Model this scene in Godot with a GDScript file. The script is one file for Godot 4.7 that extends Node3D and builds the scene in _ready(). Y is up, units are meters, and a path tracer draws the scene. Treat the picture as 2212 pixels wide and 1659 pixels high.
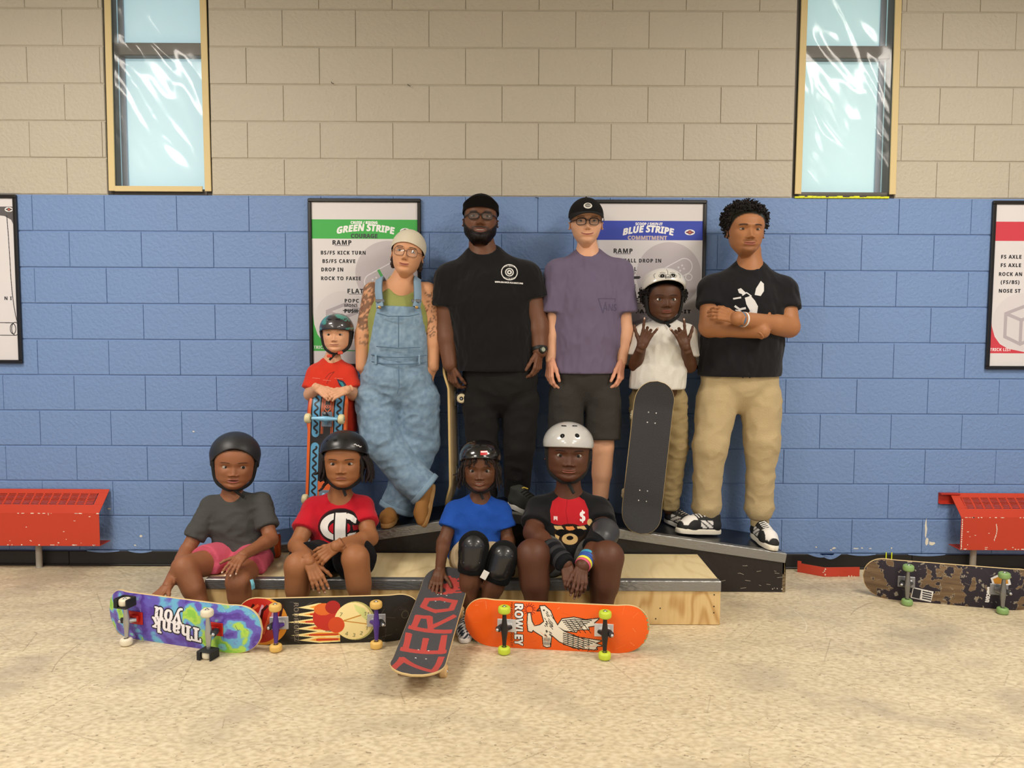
extends Node3D
# A youth skate session: six people on a black ledge against a painted block wall, four children on a low plywood box, skateboards around them.

const LENS := 1640.0
const EYE := Vector3(0, 1.353, 4.325)
const COURSE := 0.2032
var view := Basis.from_euler(Vector3(-0.0665, 0, 0.0045))
var mats := {}
var taken := {}
var grain: Texture2D
var weave: Texture2D
var rough_paint: Texture2D

# ---------------------------------------------------------------- lens, names, materials
func at(px: float, py: float, z: float) -> Vector3:
	var d := view * Vector3((px - 1106.0) / LENS, -(py - 829.5) / LENS, -1.0)
	return EYE + d * ((z - EYE.z) / d.z)

func numbered(called: String) -> String:
	var n: int = taken.get(called, 0)
	taken[called] = n + 1
	return called if n == 0 else "%s_%03d" % [called, n]

func tag(o: Node3D, label: String, category := "", group := "", kind := "") -> Node3D:
	o.set_meta("label", label)
	if category: o.set_meta("category", category)
	if group: o.set_meta("group", group)
	if kind: o.set_meta("kind", kind)
	return o

func thing(called: String, label: String, category: String, where := Transform3D(), group := "") -> Node3D:
	var o := Node3D.new()
	o.name = numbered(called)
	o.transform = where
	add_child(o)
	tag(o, label, category, group)
	return o

func part(called: String, mesh: Mesh, m: Material, parent: Node3D, where := Transform3D(), label := "") -> MeshInstance3D:
	var o := MeshInstance3D.new()
	o.name = called
	o.mesh = mesh
	o.material_override = m
	o.transform = where
	parent.add_child(o, true)
	if label: o.set_meta("label", label)
	return o

func structure(called: String, mesh: Mesh, m: Material, where := Transform3D()) -> MeshInstance3D:
	var o := part(called, mesh, m, self, where)
	o.set_meta("kind", "structure")
	return o

func hue(hex: String) -> Color:
	return Color(hex)

func plain(hex: String, rough := 0.8, metal := 0.0, key := "") -> StandardMaterial3D:
	var k := hex + str(rough) + str(metal) + key
	if not mats.has(k):
		var m := StandardMaterial3D.new()
		m.albedo_color = Color(hex)
		m.roughness = rough
		m.metallic = metal
		mats[k] = m
	return mats[k]

func gloss(hex: String, rough := 0.35, coat := 1.0) -> StandardMaterial3D:
	var m := plain(hex, rough, 0.0, "coat" + str(coat))
	m.clearcoat_enabled = true
	m.clearcoat = coat
	m.clearcoat_roughness = 0.08
	return m

func fabric(hex: String, scale := 90.0, depth := 0.5) -> StandardMaterial3D:
	var m := plain(hex, 0.95, 0.0, "fabric%s%s" % [scale, depth])
	m.normal_enabled = true
	m.normal_texture = weave
	m.normal_scale = depth
	m.uv1_triplanar = true
	m.uv1_scale = Vector3.ONE * scale * 0.06
	m.rim_enabled = true
	m.rim = 0.25
	m.rim_tint = 0.6
	m.metallic_specular = 0.25
	return m

func noise_tex(size: int, freq: float, as_normal: bool, kind := FastNoiseLite.TYPE_SIMPLEX_SMOOTH, octaves := 4, bump := 4.0, seed_ := 3, ramp: Gradient = null) -> NoiseTexture2D:
	var n := FastNoiseLite.new()
	n.seed = seed_
	n.noise_type = kind
	n.frequency = freq
	n.fractal_octaves = octaves
	var t := NoiseTexture2D.new()
	t.width = size
	t.height = size
	t.seamless = true
	t.noise = n
	t.as_normal_map = as_normal
	t.bump_strength = bump
	if ramp: t.color_ramp = ramp
	return t

func ramp(stops: Array) -> Gradient:
	var g := Gradient.new()
	var o := PackedFloat32Array()
	var c := PackedColorArray()
	for s in stops:
		o.append(s[0])
		c.append(Color(s[1]))
	g.offsets = o
	g.colors = c
	return g

# ---------------------------------------------------------------- geometry
class Geo:
	var v := PackedVector3Array()
	var n := PackedVector3Array()
	var c := PackedColorArray()
	var u := PackedVector2Array()
	var i := PackedInt32Array()

	func tri(a: Vector3, b: Vector3, cc: Vector3, col := Color.WHITE) -> void:
		var k := v.size()
		var m := (cc - a).cross(b - a).normalized()
		for p in [a, b, cc]:
			v.append(p); n.append(m); c.append(col); u.append(Vector2.ZERO)
		i.append_array([k, k + 1, k + 2])

	func quad(a: Vector3, b: Vector3, cc: Vector3, d: Vector3, col := Color.WHITE) -> void:
		var k := v.size()
		var m := (cc - a).cross(b - a).normalized()
		for p in [a, b, cc, d]:
			v.append(p); n.append(m); c.append(col)
		u.append_array([Vector2(0, 0), Vector2(1, 0), Vector2(1, 1), Vector2(0, 1)])
		i.append_array([k, k + 1, k + 2, k, k + 2, k + 3])

	# a grid of points, rows x columns, smooth; closed joins last column to first
	func sheet(pts: PackedVector3Array, cols: int, closed := false, col := Color.WHITE, colors := PackedColorArray(), uvs := PackedVector2Array(), flip := false) -> void:
		var base := v.size()
		var rows := pts.size() / cols
		v.append_array(pts)
		if colors.size(): c.append_array(colors)
		else:
			for k in pts.size(): c.append(col)
		if uvs.size(): u.append_array(uvs)
		else:
			for k in pts.size(): u.append(Vector2.ZERO)
		var nn := PackedVector3Array()
		nn.resize(pts.size())
		for r in rows - 1:
			for q in (cols if closed else cols - 1):
				var q2 := (q + 1) % cols
				var a := r * cols + q
				var b := r * cols + q2
				var d := (r + 1) * cols + q
				var e := (r + 1) * cols + q2
				if flip:
					var t := b; b = d; d = t
				i.append_array([base + a, base + b, base + e, base + a, base + e, base + d])
				var m1 := (pts[e] - pts[a]).cross(pts[b] - pts[a])
				var m2 := (pts[d] - pts[a]).cross(pts[e] - pts[a])
				nn[a] += m1 + m2; nn[b] += m1; nn[e] += m1 + m2; nn[d] += m2
		for k in nn.size(): nn[k] = nn[k].normalized()
		n.append_array(nn)

	func tube(path: PackedVector3Array, radii: PackedFloat32Array, sides := 8, col := Color.WHITE, caps := true) -> void:
		var pts := PackedVector3Array()
		var up := Vector3(0.13, 1, 0.21)
		var cnt := path.size()
		var prev := Vector3.ZERO
		for k in cnt:
			var t := (path[mini(k + 1, cnt - 1)] - path[maxi(k - 1, 0)]).normalized()
			var s := prev - t * prev.dot(t) if prev != Vector3.ZERO else up.cross(t)
			if s.length() < 1e-4: s = Vector3(1, 0.2, 0).cross(t)
			s = s.normalized()
			prev = s
			var w := t.cross(s)
			var r := radii[mini(k, radii.size() - 1)]
			for q in sides:
				var a := TAU * q / sides
				pts.append(path[k] + (s * cos(a) + w * sin(a)) * r)
		sheet(pts, sides, true, col)
		if caps:
			for e in 2:
				var k0 := 0 if e == 0 else (cnt - 1) * sides
				for q in range(1, sides - 1):
					if e == 0: tri(pts[k0], pts[k0 + q], pts[k0 + q + 1], col)
					else: tri(pts[k0], pts[k0 + q + 1], pts[k0 + q], col)

	func lathe(profile: Array, axis: Transform3D, sides := 20, col := Color.WHITE) -> void:  # profile of Vector2(radius, height), axis y
		var pts := PackedVector3Array()
		for p in profile:
			for q in sides:
				var a := TAU * q / sides
				pts.append(axis * Vector3(cos(a) * p.x, p.y, sin(a) * p.x))
		sheet(pts, sides, true, col)

	func ball(centre: Vector3, r: Vector3, turn := Basis(), col := Color.WHITE, rows := 8, cols := 12) -> void:
		var pts := PackedVector3Array()
		for a in rows + 1:
			var e := PI * a / rows
			for q in cols:
				var b := TAU * q / cols
				pts.append(centre + turn * (Vector3(sin(e) * cos(b), -cos(e), sin(e) * sin(b)) * r))
		sheet(pts, cols, true, col)

	# box with chamfered edges
	func block(lo: Vector3, hi: Vector3, ch := 0.004, col := Color.WHITE, xf := Transform3D()) -> void:
		var m := (lo + hi) / 2
		var h := (hi - lo) / 2
		ch = minf(ch, minf(h.x, minf(h.y, h.z)) * 0.9)
		for ax in 3:
			for s in [-1.0, 1.0]:
				var b := (ax + 1) % 3
				var d := (ax + 2) % 3
				var q := []
				for k in [[-1, -1], [1, -1], [1, 1], [-1, 1]]:
					var p := Vector3.ZERO
					p[ax] = s * h[ax]
					p[b] = k[0] * (h[b] - ch)
					p[d] = k[1] * (h[d] - ch)
					q.append(xf * (m + p))
				if s > 0: quad(q[3], q[2], q[1], q[0], col)
				else: quad(q[0], q[1], q[2], q[3], col)
		if ch <= 0.0: return
		for ax in 3:
			var b := (ax + 1) % 3
			var d := (ax + 2) % 3
			for s in [-1.0, 1.0]:
				for t in [-1.0, 1.0]:
					var q := []
					for k in [[-1, 0], [1, 0], [1, 1], [-1, 1]]:
						var p := Vector3.ZERO
						p[ax] = k[0] * (h[ax] - ch)
						p[b] = s * (h[b] - (0.0 if k[1] == 0 else ch))
						p[d] = t * (h[d] - (ch if k[1] == 0 else 0.0))
						q.append(xf * (m + p))
					if s * t > 0: quad(q[3], q[2], q[1], q[0], col)
					else: quad(q[0], q[1], q[2], q[3], col)
		for sx in [-1.0, 1.0]:
			for sy in [-1.0, 1.0]:
				for sz in [-1.0, 1.0]:
					var s := Vector3(sx, sy, sz)
					var a := m + s * (h - Vector3(0, ch, ch))
					var b := m + s * (h - Vector3(ch, 0, ch))
					var d := m + s * (h - Vector3(ch, ch, 0))
					if sx * sy * sz > 0: tri(xf * a, xf * d, xf * b, col)
					else: tri(xf * a, xf * b, xf * d, col)

	func add(g: Geo, xf := Transform3D()) -> void:
		var k := v.size()
		v.append_array(xf * g.v)
		n.append_array(Transform3D(xf.basis.orthonormalized(), Vector3.ZERO) * g.n)
		c.append_array(g.c)
		u.append_array(g.u)
		for q in g.i: i.append(q + k)

	func renormal() -> void:
		var nn := PackedVector3Array()
		nn.resize(v.size())
		for q in range(0, i.size(), 3):
			var a := i[q]; var b := i[q + 1]; var d := i[q + 2]
			var m := (v[d] - v[a]).cross(v[b] - v[a])
			nn[a] += m; nn[b] += m; nn[d] += m
		for q in nn.size(): nn[q] = nn[q].normalized()
		n = nn

	func mesh() -> ArrayMesh:
		var a := []
		a.resize(Mesh.ARRAY_MAX)
		a[Mesh.ARRAY_VERTEX] = v
		a[Mesh.ARRAY_NORMAL] = n
		a[Mesh.ARRAY_COLOR] = c
		a[Mesh.ARRAY_TEX_UV] = u
		a[Mesh.ARRAY_INDEX] = i
		var m := ArrayMesh.new()
		m.add_surface_from_arrays(Mesh.PRIMITIVE_TRIANGLES, a)
		return m

# ---------------------------------------------------------------- smooth solids from tapered bones, meshed as surface nets
class Field:
	var o: Vector3
	var c: float
	var nx: int
	var ny: int
	var nz: int
	var d := PackedFloat32Array()

	func _init(lo: Vector3, hi: Vector3, cell: float) -> void:
		c = cell
		o = lo - Vector3.ONE * cell * 2.5
		var s := (hi - o) / cell
		nx = int(s.x) + 4
		ny = int(s.y) + 4
		nz = int(s.z) + 4
		d.resize(nx * ny * nz)
		d.fill(0.3)

	# flat: 1 cuts the bone square at a, 2 at b. n, s: the section is s times thinner along n.
	func bone(a: Vector3, b: Vector3, ra: float, rb: float, k := 0.02, flat := 0, n := Vector3.ZERO, s := 1.0, cut := false) -> void:
		var rm := maxf(ra, rb)
		var pad := k + c * 2.5
		var lo := Vector3(minf(a.x - ra, b.x - rb), minf(a.y - ra, b.y - rb), minf(a.z - ra, b.z - rb)) - Vector3.ONE * pad - o
		var hi := Vector3(maxf(a.x + ra, b.x + rb), maxf(a.y + ra, b.y + rb), maxf(a.z + ra, b.z + rb)) + Vector3.ONE * pad - o
		var x0 := maxi(0, int(lo.x / c)); var x1 := mini(nx, int(hi.x / c) + 1)
		var y0 := maxi(0, int(lo.y / c)); var y1 := mini(ny, int(hi.y / c) + 1)
		var z0 := maxi(0, int(lo.z / c)); var z1 := mini(nz, int(hi.z / c) + 1)
		var ab := b - a
		var len2 := maxf(ab.length_squared(), 1e-9)
		var ln := sqrt(len2)
		var bx := ab.x; var by := ab.y; var bz := ab.z
		var dr := rb - ra
		var squash := s != 1.0
		var nX := n.x; var nY := n.y; var nZ := n.z
		var s1 := s - 1.0
		var ik := 0.25 / maxf(k, 1e-6)
		for zi in range(z0, z1):
			var pz := o.z + zi * c - a.z
			for yi in range(y0, y1):
				var py := o.y + yi * c - a.y
				var row := (zi * ny + yi) * nx
				var px := o.x + x0 * c - a.x
				for xi in range(x0, x1):
					var t := (px * bx + py * by + pz * bz) / len2
					var h := clampf(t, 0.0, 1.0)
					var qx := px - h * bx
					var qy := py - h * by
					var qz := pz - h * bz
					if squash:
						var w := (qx * nX + qy * nY + qz * nZ) * s1
						qx += w * nX; qy += w * nY; qz += w * nZ
					var e := sqrt(qx * qx + qy * qy + qz * qz) - ra - dr * h
					if flat & 1: e = maxf(e, -t * ln)
					if flat & 2: e = maxf(e, (t - 1.0) * ln)
					px += c
					var idx := row + xi
					var f := d[idx]
					if cut:
						e = -e
						var g := k - absf(e - f)
						e = maxf(e, f)
						if g > 0.0: e += g * g * ik
					else:
						var g := k - absf(e - f)
						e = minf(e, f)
						if g > 0.0: e -= g * g * ik
					d[idx] = e

	func chain(p: Array, r: Array, k := 0.02, flat := 0, n := Vector3.ZERO, s := 1.0) -> void:
		for q in p.size() - 1:
			var fl := 0
			if q == 0: fl |= flat & 1
			if q == p.size() - 2: fl |= flat & 2
			bone(p[q], p[q + 1], r[q], r[q + 1], k, fl, n, s)

	func half(p: Vector3, n: Vector3) -> void:  # keep the side that n points away from
		for zi in nz:
			for yi in ny:
				var row := (zi * ny + yi) * nx
				var e := (o.y + yi * c - p.y) * n.y + (o.z + zi * c - p.z) * n.z + (o.x - p.x) * n.x
				for xi in nx:
					if e > d[row + xi]: d[row + xi] = e
					e += c * n.x

	func geo(col := Color.WHITE, soften := 0) -> Geo:
		var g := Geo.new()
		var vid := PackedInt32Array()
		vid.resize(d.size())
		vid.fill(-1)
		var sy := nx
		var sz := nx * ny
		var off := [0, 1, sy, sy + 1, sz, sz + 1, sz + sy, sz + sy + 1]
		var pos: Array[Vector3] = []
		for q in 8: pos.append(Vector3(q & 1, (q >> 1) & 1, (q >> 2) & 1))
		var ea := PackedInt32Array([0, 2, 4, 6, 0, 1, 4, 5, 0, 1, 2, 3])
		var eb := PackedInt32Array([1, 3, 5, 7, 2, 3, 6, 7, 4, 5, 6, 7])
		var lim := c * 3.2
		var active := PackedInt32Array()
		for zi in nz - 1:
			for yi in ny - 1:
				var row := (zi * ny + yi) * nx
				for xi in nx - 1:
					var k := row + xi
					var d0 := d[k]
					if d0 > lim or d0 < -lim: continue
					var in0 := d0 < 0.0
					if (d[k + 1] < 0.0) == in0 and (d[k + sy] < 0.0) == in0 and (d[k + sz] < 0.0) == in0 and (d[k + sy + 1] < 0.0) == in0 and (d[k + sz + 1] < 0.0) == in0 and (d[k + sz + sy] < 0.0) == in0 and (d[k + sz + sy + 1] < 0.0) == in0: continue
					var sum := Vector3.ZERO
					var cnt := 0
					for e in 12:
						var a := ea[e]; var b := eb[e]
						var fa := d[k + off[a]]; var fb := d[k + off[b]]
						if (fa < 0.0) != (fb < 0.0):
							sum += pos[a].lerp(pos[b], fa / (fa - fb))
							cnt += 1
					vid[k] = g.v.size()
					active.append(k)
					g.v.append(o + (Vector3(xi, yi, zi) + sum / cnt) * c)
		var step := [1, sy, sz]
		for k in active:
			var in0 := d[k] < 0.0
			for ax in 3:
				if (d[k + step[ax]] < 0.0) == in0: continue
				var s1: int = step[(ax + 1) % 3]
				var s2: int = step[(ax + 2) % 3]
				if k - s1 - s2 < 0: continue
				var A := vid[k]; var B := vid[k - s1]; var C := vid[k - s1 - s2]; var D := vid[k - s2]
				if A < 0 or B < 0 or C < 0 or D < 0: continue
				if in0: g.i.append_array([A, D, C, A, C, B])
				else: g.i.append_array([A, B, C, A, C, D])
		g.c.resize(g.v.size())
		g.c.fill(col)
		g.u.resize(g.v.size())
		for pass_ in soften:
			var sum := PackedVector3Array()
			var cnt := PackedInt32Array()
			sum.resize(g.v.size())
			cnt.resize(g.v.size())
			for q in range(0, g.i.size(), 3):
				var a := g.i[q]; var b := g.i[q + 1]; var e := g.i[q + 2]
				sum[a] += g.v[b] + g.v[e]; sum[b] += g.v[a] + g.v[e]; sum[e] += g.v[a] + g.v[b]
				cnt[a] += 2; cnt[b] += 2; cnt[e] += 2
			for q in g.v.size():
				if cnt[q]: g.v[q] = g.v[q].lerp(sum[q] / cnt[q], 0.6)
		g.renormal()
		return g

# push the points of a solid in and out along their normals: folds in cloth
func ruffle(g: Geo, amp: float, freq: Vector3, seed_ := 1, ridged := true) -> void:
	var n := FastNoiseLite.new()
	n.seed = seed_
	n.noise_type = FastNoiseLite.TYPE_SIMPLEX_SMOOTH
	n.frequency = 1.0
	n.fractal_octaves = 2
	for k in g.v.size():
		var p := g.v[k] * freq
		var w := n.get_noise_3d(p.x, p.y, p.z)
		if ridged: w = (1.0 - absf(w) * 3.0) * 0.6
		g.v[k] += g.n[k] * (w * amp * clampf(1.25 - absf(g.n[k].y) * 1.25, 0.0, 1.0))
	g.renormal()

# ---------------------------------------------------------------- flat print: shapes and lettering drawn into an image
class Canvas:
	var im: Image
	var w: int
	var h: int
	var s: float      # pixels per unit

	func _init(width: float, height: float, scale: float, back: Color) -> void:
		s = scale
		w = int(width * scale)
		h = int(height * scale)
		im = Image.create(w, h, false, Image.FORMAT_RGBA8)
		im.fill(back)

	func poly(p: PackedVector2Array, col: Color) -> void:
		var lo := 1e9
		var hi := -1e9
		for q in p:
			lo = minf(lo, q.y); hi = maxf(hi, q.y)
		for y in range(maxi(0, int(lo * s)), mini(h, int(hi * s) + 1)):
			var yy := (y + 0.5) / s
			var xs: Array[float] = []
			for k in p.size():
				var a := p[k]
				var b := p[(k + 1) % p.size()]
				if (a.y <= yy) != (b.y <= yy): xs.append(a.x + (yy - a.y) / (b.y - a.y) * (b.x - a.x))
			xs.sort()
			for k in range(0, xs.size() - 1, 2):
				var x0 := maxi(0, roundi(xs[k] * s))
				var x1 := mini(w, roundi(xs[k + 1] * s))
				if x1 > x0: im.fill_rect(Rect2i(x0, y, x1 - x0, 1), col)

	func oval(c: Vector2, r: Vector2, col: Color, turn := 0.0) -> void:
		var p := PackedVector2Array()
		for k in 40: p.append(c + Vector2(cos(TAU * k / 40) * r.x, sin(TAU * k / 40) * r.y).rotated(turn))
		poly(p, col)

	func ring(c: Vector2, r: Vector2, wd: float, col: Color) -> void:
		var p: Array = []
		for k in 41: p.append(c + Vector2(cos(TAU * k / 40) * r.x, sin(TAU * k / 40) * r.y))
		line(p, wd, col)

	func rect(x: float, y: float, ww: float, hh: float, col: Color) -> void:
		im.fill_rect(Rect2i(int(x * s), int(y * s), int(ww * s), int(hh * s)).intersection(Rect2i(0, 0, w, h)), col)

	func line(p: Array, wd: float, col: Color) -> void:
		for k in p.size() - 1:
			var a: Vector2 = p[k]
			var b: Vector2 = p[k + 1]
			if a.distance_to(b) < 1e-6: continue
			var t := (b - a).normalized() * wd * 0.5
			var m := Vector2(-t.y, t.x)
			poly(PackedVector2Array([a + m - t * 0.6, b + m + t * 0.6, b - m + t * 0.6, a - m - t * 0.6]), col)

	# lettering: height of capitals in units; bend lifts the middle into an arch; slant shears
	func text(str_: String, c: Vector2, size: float, col: Color, turn := 0.0, stretch := 1.0, bend := 0.0, slant := 0.0, bold := 0.0, serif := false, spread := 0) -> void:
		var tm := TextMesh.new()
		var f := SystemFont.new()
		f.font_names = PackedStringArray(["Droid Serif" if serif else "Droid Sans"])
		f.font_weight = 700
		if spread:
			var fv := FontVariation.new()
			fv.base_font = f
			fv.spacing_glyph = spread
			tm.font = fv
		else: tm.font = f
		tm.text = str_
		tm.font_size = 64
		tm.pixel_size = 1.0
		tm.depth = 0.0
		tm.curve_step = 4.0
		var arr := tm.get_mesh_arrays()
		if arr.size() == 0 or arr[Mesh.ARRAY_VERTEX] == null: return
		var vv: PackedVector3Array = arr[Mesh.ARRAY_VERTEX]
		var ii = arr[Mesh.ARRAY_INDEX]
		var lo := Vector2(1e9, 1e9)
		var hi := -lo
		for q in vv:
			lo = lo.min(Vector2(q.x, q.y)); hi = hi.max(Vector2(q.x, q.y))
		var k := size / 46.0
		var mid := (lo + hi) / 2
		var half_ := maxf(1.0, (hi.x - lo.x) / 2)
		var out := PackedVector2Array()
		for q in vv:
			var p := Vector2(q.x - mid.x, q.y - mid.y)
			var lift := bend * (1.0 - pow(p.x / half_, 2.0)) / k
			p = Vector2(p.x * stretch + p.y * slant, -(p.y + lift)) * k
			out.append(c + p.rotated(turn))
		var total: int = ii.size() if ii != null and ii.size() else out.size()
		var shifts := [Vector2.ZERO]
		if bold > 0.0: shifts = [Vector2(-bold, 0), Vector2(bold, 0), Vector2(0, -bold), Vector2(0, bold), Vector2(bold, bold) * 0.7, Vector2(-bold, bold) * 0.7, Vector2(bold, -bold) * 0.7, Vector2(-bold, -bold) * 0.7]
		for sh in shifts:
			for q in range(0, total, 3):
				var tri := PackedVector2Array()
				for e in 3: tri.append(out[ii[q + e] if ii != null and ii.size() else q + e] + sh)
				poly(tri, col)

	func texture() -> ImageTexture:
		return ImageTexture.create_from_image(im)

# ---------------------------------------------------------------- the place
func _ready() -> void:
	var cam := Camera3D.new()
	cam.name = "camera"
	cam.transform = Transform3D(view, EYE)
	cam.fov = rad_to_deg(2.0 * atan(829.5 / LENS))
	cam.near = 0.05
	cam.far = 60.0
	add_child(cam)
	var we := WorldEnvironment.new()
	we.name = "surroundings"
	var env := Environment.new()
	var sky := Sky.new()
	var sm := ProceduralSkyMaterial.new()
	sm.sky_top_color = Color("7fa9d6")
	sm.sky_horizon_color = Color("cfe0ea")
	sm.ground_bottom_color = Color("6b6a62")
	sm.ground_horizon_color = Color("b9c2c4")
	sky.sky_material = sm
	env.background_mode = Environment.BG_SKY
	env.sky = sky
	env.tonemap_mode = Environment.TONE_MAPPER_LINEAR
	env.tonemap_exposure = 1.0
	env.sdfgi_enabled = true
	env.ssao_enabled = true
	env.ssil_enabled = true
	we.environment = env
	add_child(we)
	for x in [-2.5, 2.5]:
		for z in [2.1, 4.6, 7.1]:
			ceiling_lamp(Vector3(x, 3.5, z), "%s row, %s side of the room" % ["nearest the block wall" if z < 3 else "in the middle" if z < 6 else "farthest from the block wall", "left" if x < 0 else "right"])
	var t0 := Time.get_ticks_msec()
	grain = noise_tex(256, 0.035, true, FastNoiseLite.TYPE_SIMPLEX_SMOOTH, 5, 6.0, 5)
	weave = noise_tex(256, 0.09, true, FastNoiseLite.TYPE_SIMPLEX_SMOOTH, 3, 3.0, 8)
	rough_paint = noise_tex(512, 0.022, false, FastNoiseLite.TYPE_SIMPLEX_SMOOTH, 5, 1.0, 11)
	room()
	back_wall()
	window("window_1", -2.277, -1.69, 0)
	window("window_2", 1.568, 2.146, 1)
	print("room ", Time.get_ticks_msec() - t0)
	ledge()
	plywood_box()
	radiators()
	scrap()
	posters()
	print("props ", Time.get_ticks_msec() - t0)
	boards()
	print("boards ", Time.get_ticks_msec() - t0)
	people()
	print("people ", Time.get_ticks_msec() - t0)

func ceiling_lamp(p: Vector3, place: String) -> void:
	var o := thing("ceiling_lamp", "flat hanging light fitting, " + place, "lamp", Transform3D(Basis(), p), "ceiling light fittings")
	var g := Geo.new()
	g.block(Vector3(-0.62, -0.01, -0.32), Vector3(0.62, 0.05, 0.32), 0.006)
	part("housing", g.mesh(), plain("d8d8d4", 0.5), o)
	for s in [-0.45, 0.45]:
		g = Geo.new()
		g.tube(PackedVector3Array([Vector3(s, 0.05, 0), Vector3(s, 0.7, 0)]), PackedFloat32Array([0.004]), 6)
		part("suspension_rod", g.mesh(), plain("9a9a96", 0.4, 0.8), o)
	var e := plain("ffffff", 0.6, 0.0, "lamp")
	e.emission_enabled = true
	e.emission = Color("fff6ea")
	e.emission_energy_multiplier = 3.0
	g = Geo.new()
	g.block(Vector3(-0.6, -0.02, -0.3), Vector3(0.6, -0.01, 0.3), 0.002)
	part("diffuser", g.mesh(), e, o)
	var l := AreaLight3D.new()
	l.name = "lamp_light"
	l.area_size = Vector2(1.2, 0.6)
	l.rotation = Vector3(-PI / 2, 0, 0)
	l.position = Vector3(0, -0.03, 0)
	l.light_color = Color("fff6ea")
	l.light_energy = 7.6
	l.area_normalize_energy = true
	l.shadow_enabled = true
	l.set("area_range", 14.0)
	o.add_child(l)

func slab(lo: Vector3, hi: Vector3) -> ArrayMesh:
	var g := Geo.new()
	g.block(lo, hi, 0.0)
	return g.mesh()

func floor_texture() -> ImageTexture:
	var wpx := 2048
	var hpx := 1024
	var im := Image.create(wpx, hpx, false, Image.FORMAT_RGB8)
	var a := FastNoiseLite.new()
	a.seed = 21; a.frequency = 0.006; a.fractal_octaves = 5
	var b := FastNoiseLite.new()
	b.seed = 22; b.frequency = 0.16; b.fractal_octaves = 4
	var base := Color("d2c2a0")
	var pale := Color("e2d6bb")
	var dun := Color("b3a284")
	var grey := Color("a89b86")
	for y in hpx:
		for x in wpx:
			var n := a.get_noise_2d(x, y)
			var m := b.get_noise_2d(x * 0.6, y)
			var c := base.lerp(pale, clampf(m * 1.3, 0.0, 0.7))
			c = c.lerp(dun, clampf(-m * 1.1, 0.0, 0.6))
			c = c.lerp(grey, clampf(n * 1.1 - 0.12, 0.0, 0.45))
			im.set_pixel(x, y, c)
	var r := RandomNumberGenerator.new()
	r.seed = 77
	for k in 11500:      # nicks, chips and scuffs, each with its own outline
		var x := r.randf() * wpx
		var y := r.randf() * hpx
		var ln := r.randf_range(1.0, 7.0) if k < 10800 else r.randf_range(14.0, 90.0)
		var an := r.randf_range(-0.5, 0.5) if k < 10800 else r.randf_range(-1.4, 1.4)
		var dark := r.randf_range(0.25, 0.65) if k < 10800 else r.randf_range(0.12, 0.4)
		var tone := Color("5b4a36") if r.randf() < 0.8 else Color("f1e9d6")
		for s in int(ln):
			var px := int(x + cos(an) * s)
			var py := int(y + sin(an) * s)
			if px < 0 or py < 0 or px >= wpx or py >= hpx: break
			im.set_pixel(px, py, im.get_pixel(px, py).lerp(tone, dark * r.randf_range(0.5, 1.0)))
			if ln < 6.0 and k % 7 == 0 and py + 1 < hpx: im.set_pixel(px, py + 1, im.get_pixel(px, py + 1).lerp(tone, dark * 0.7))
	for k in 3200:      # pale and dark grit
		var x := r.randi_range(1, wpx - 3)
		var y := r.randi_range(1, hpx - 3)
		var tone := [Color("4a3c2c"), Color("efe6d2"), Color("6b5a44")][k % 3] as Color
		im.set_pixel(x, y, im.get_pixel(x, y).lerp(tone, r.randf_range(0.5, 0.9)))
		if k % 4 == 0: im.set_pixel(x + 1, y, im.get_pixel(x + 1, y).lerp(tone, 0.6))
	for k in 26:      # long curved scrapes left by wheels
		var p := Vector2(r.randf() * wpx, r.randf() * hpx)
		var an := r.randf() * TAU
		var bend := r.randf_range(-0.012, 0.012)
		var tone := Color("8f7c62") if k % 3 else Color("efe6d2")
		for s in r.randi_range(40, 190):
			an += bend
			p += Vector2.from_angle(an)
			if p.x < 1 or p.y < 1 or p.x >= wpx - 2 or p.y >= hpx - 2: break
			if r.randf() < 0.82:
				im.set_pixelv(p, im.get_pixelv(p).lerp(tone, 0.5))
				if k % 2: im.set_pixelv(p + Vector2(0, 1), im.get_pixelv(p + Vector2(0, 1)).lerp(tone, 0.4))
	return ImageTexture.create_from_image(im)

func room() -> void:
	var fm := plain("ffffff", 0.55, 0.0, "floor")
	fm.albedo_texture = floor_texture()
	fm.heightmap_enabled = false
	fm.normal_enabled = true
	fm.normal_texture = grain
	fm.normal_scale = 0.25
	fm.uv1_triplanar = true
	fm.uv1_world_triplanar = true
	fm.uv1_scale = Vector3(1.0 / 7.2, 0.2, 1.0 / 3.6)
	fm.uv1_offset = Vector3(0.5, 0, 0)
	structure("floor", slab(Vector3(-5.2, -0.12, -0.2), Vector3(5.2, 0, 9.2)), fm)
	structure("ceiling", slab(Vector3(-5.2, 4.2, -0.2), Vector3(5.2, 4.35, 9.2)), plain("c9c6bd", 0.9))
	var beige := paint("beb6a5")
	var blue := paint("7793c1")
	for s in [["wall_left", -5.2, -5.0], ["wall_right", 5.0, 5.2]]:
		var o := Node3D.new()
		o.name = s[0]
		o.set_meta("kind", "structure")
		add_child(o)
		part("painted_dado", slab(Vector3(s[1], 0, 0), Vector3(s[2], 2.12, 9)), blue, o)
		part("upper_wall", slab(Vector3(s[1], 2.12, 0), Vector3(s[2], 4.2, 9)), beige, o)
	var o := Node3D.new()
	o.name = "wall_front"
	o.set_meta("kind", "structure")
	add_child(o)
	part("painted_dado", slab(Vector3(-5.2, 0, 9), Vector3(5.2, 2.12, 9.2)), blue, o)
	part("upper_wall", slab(Vector3(-5.2, 2.12, 9), Vector3(5.2, 4.2, 9.2)), beige, o)

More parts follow.
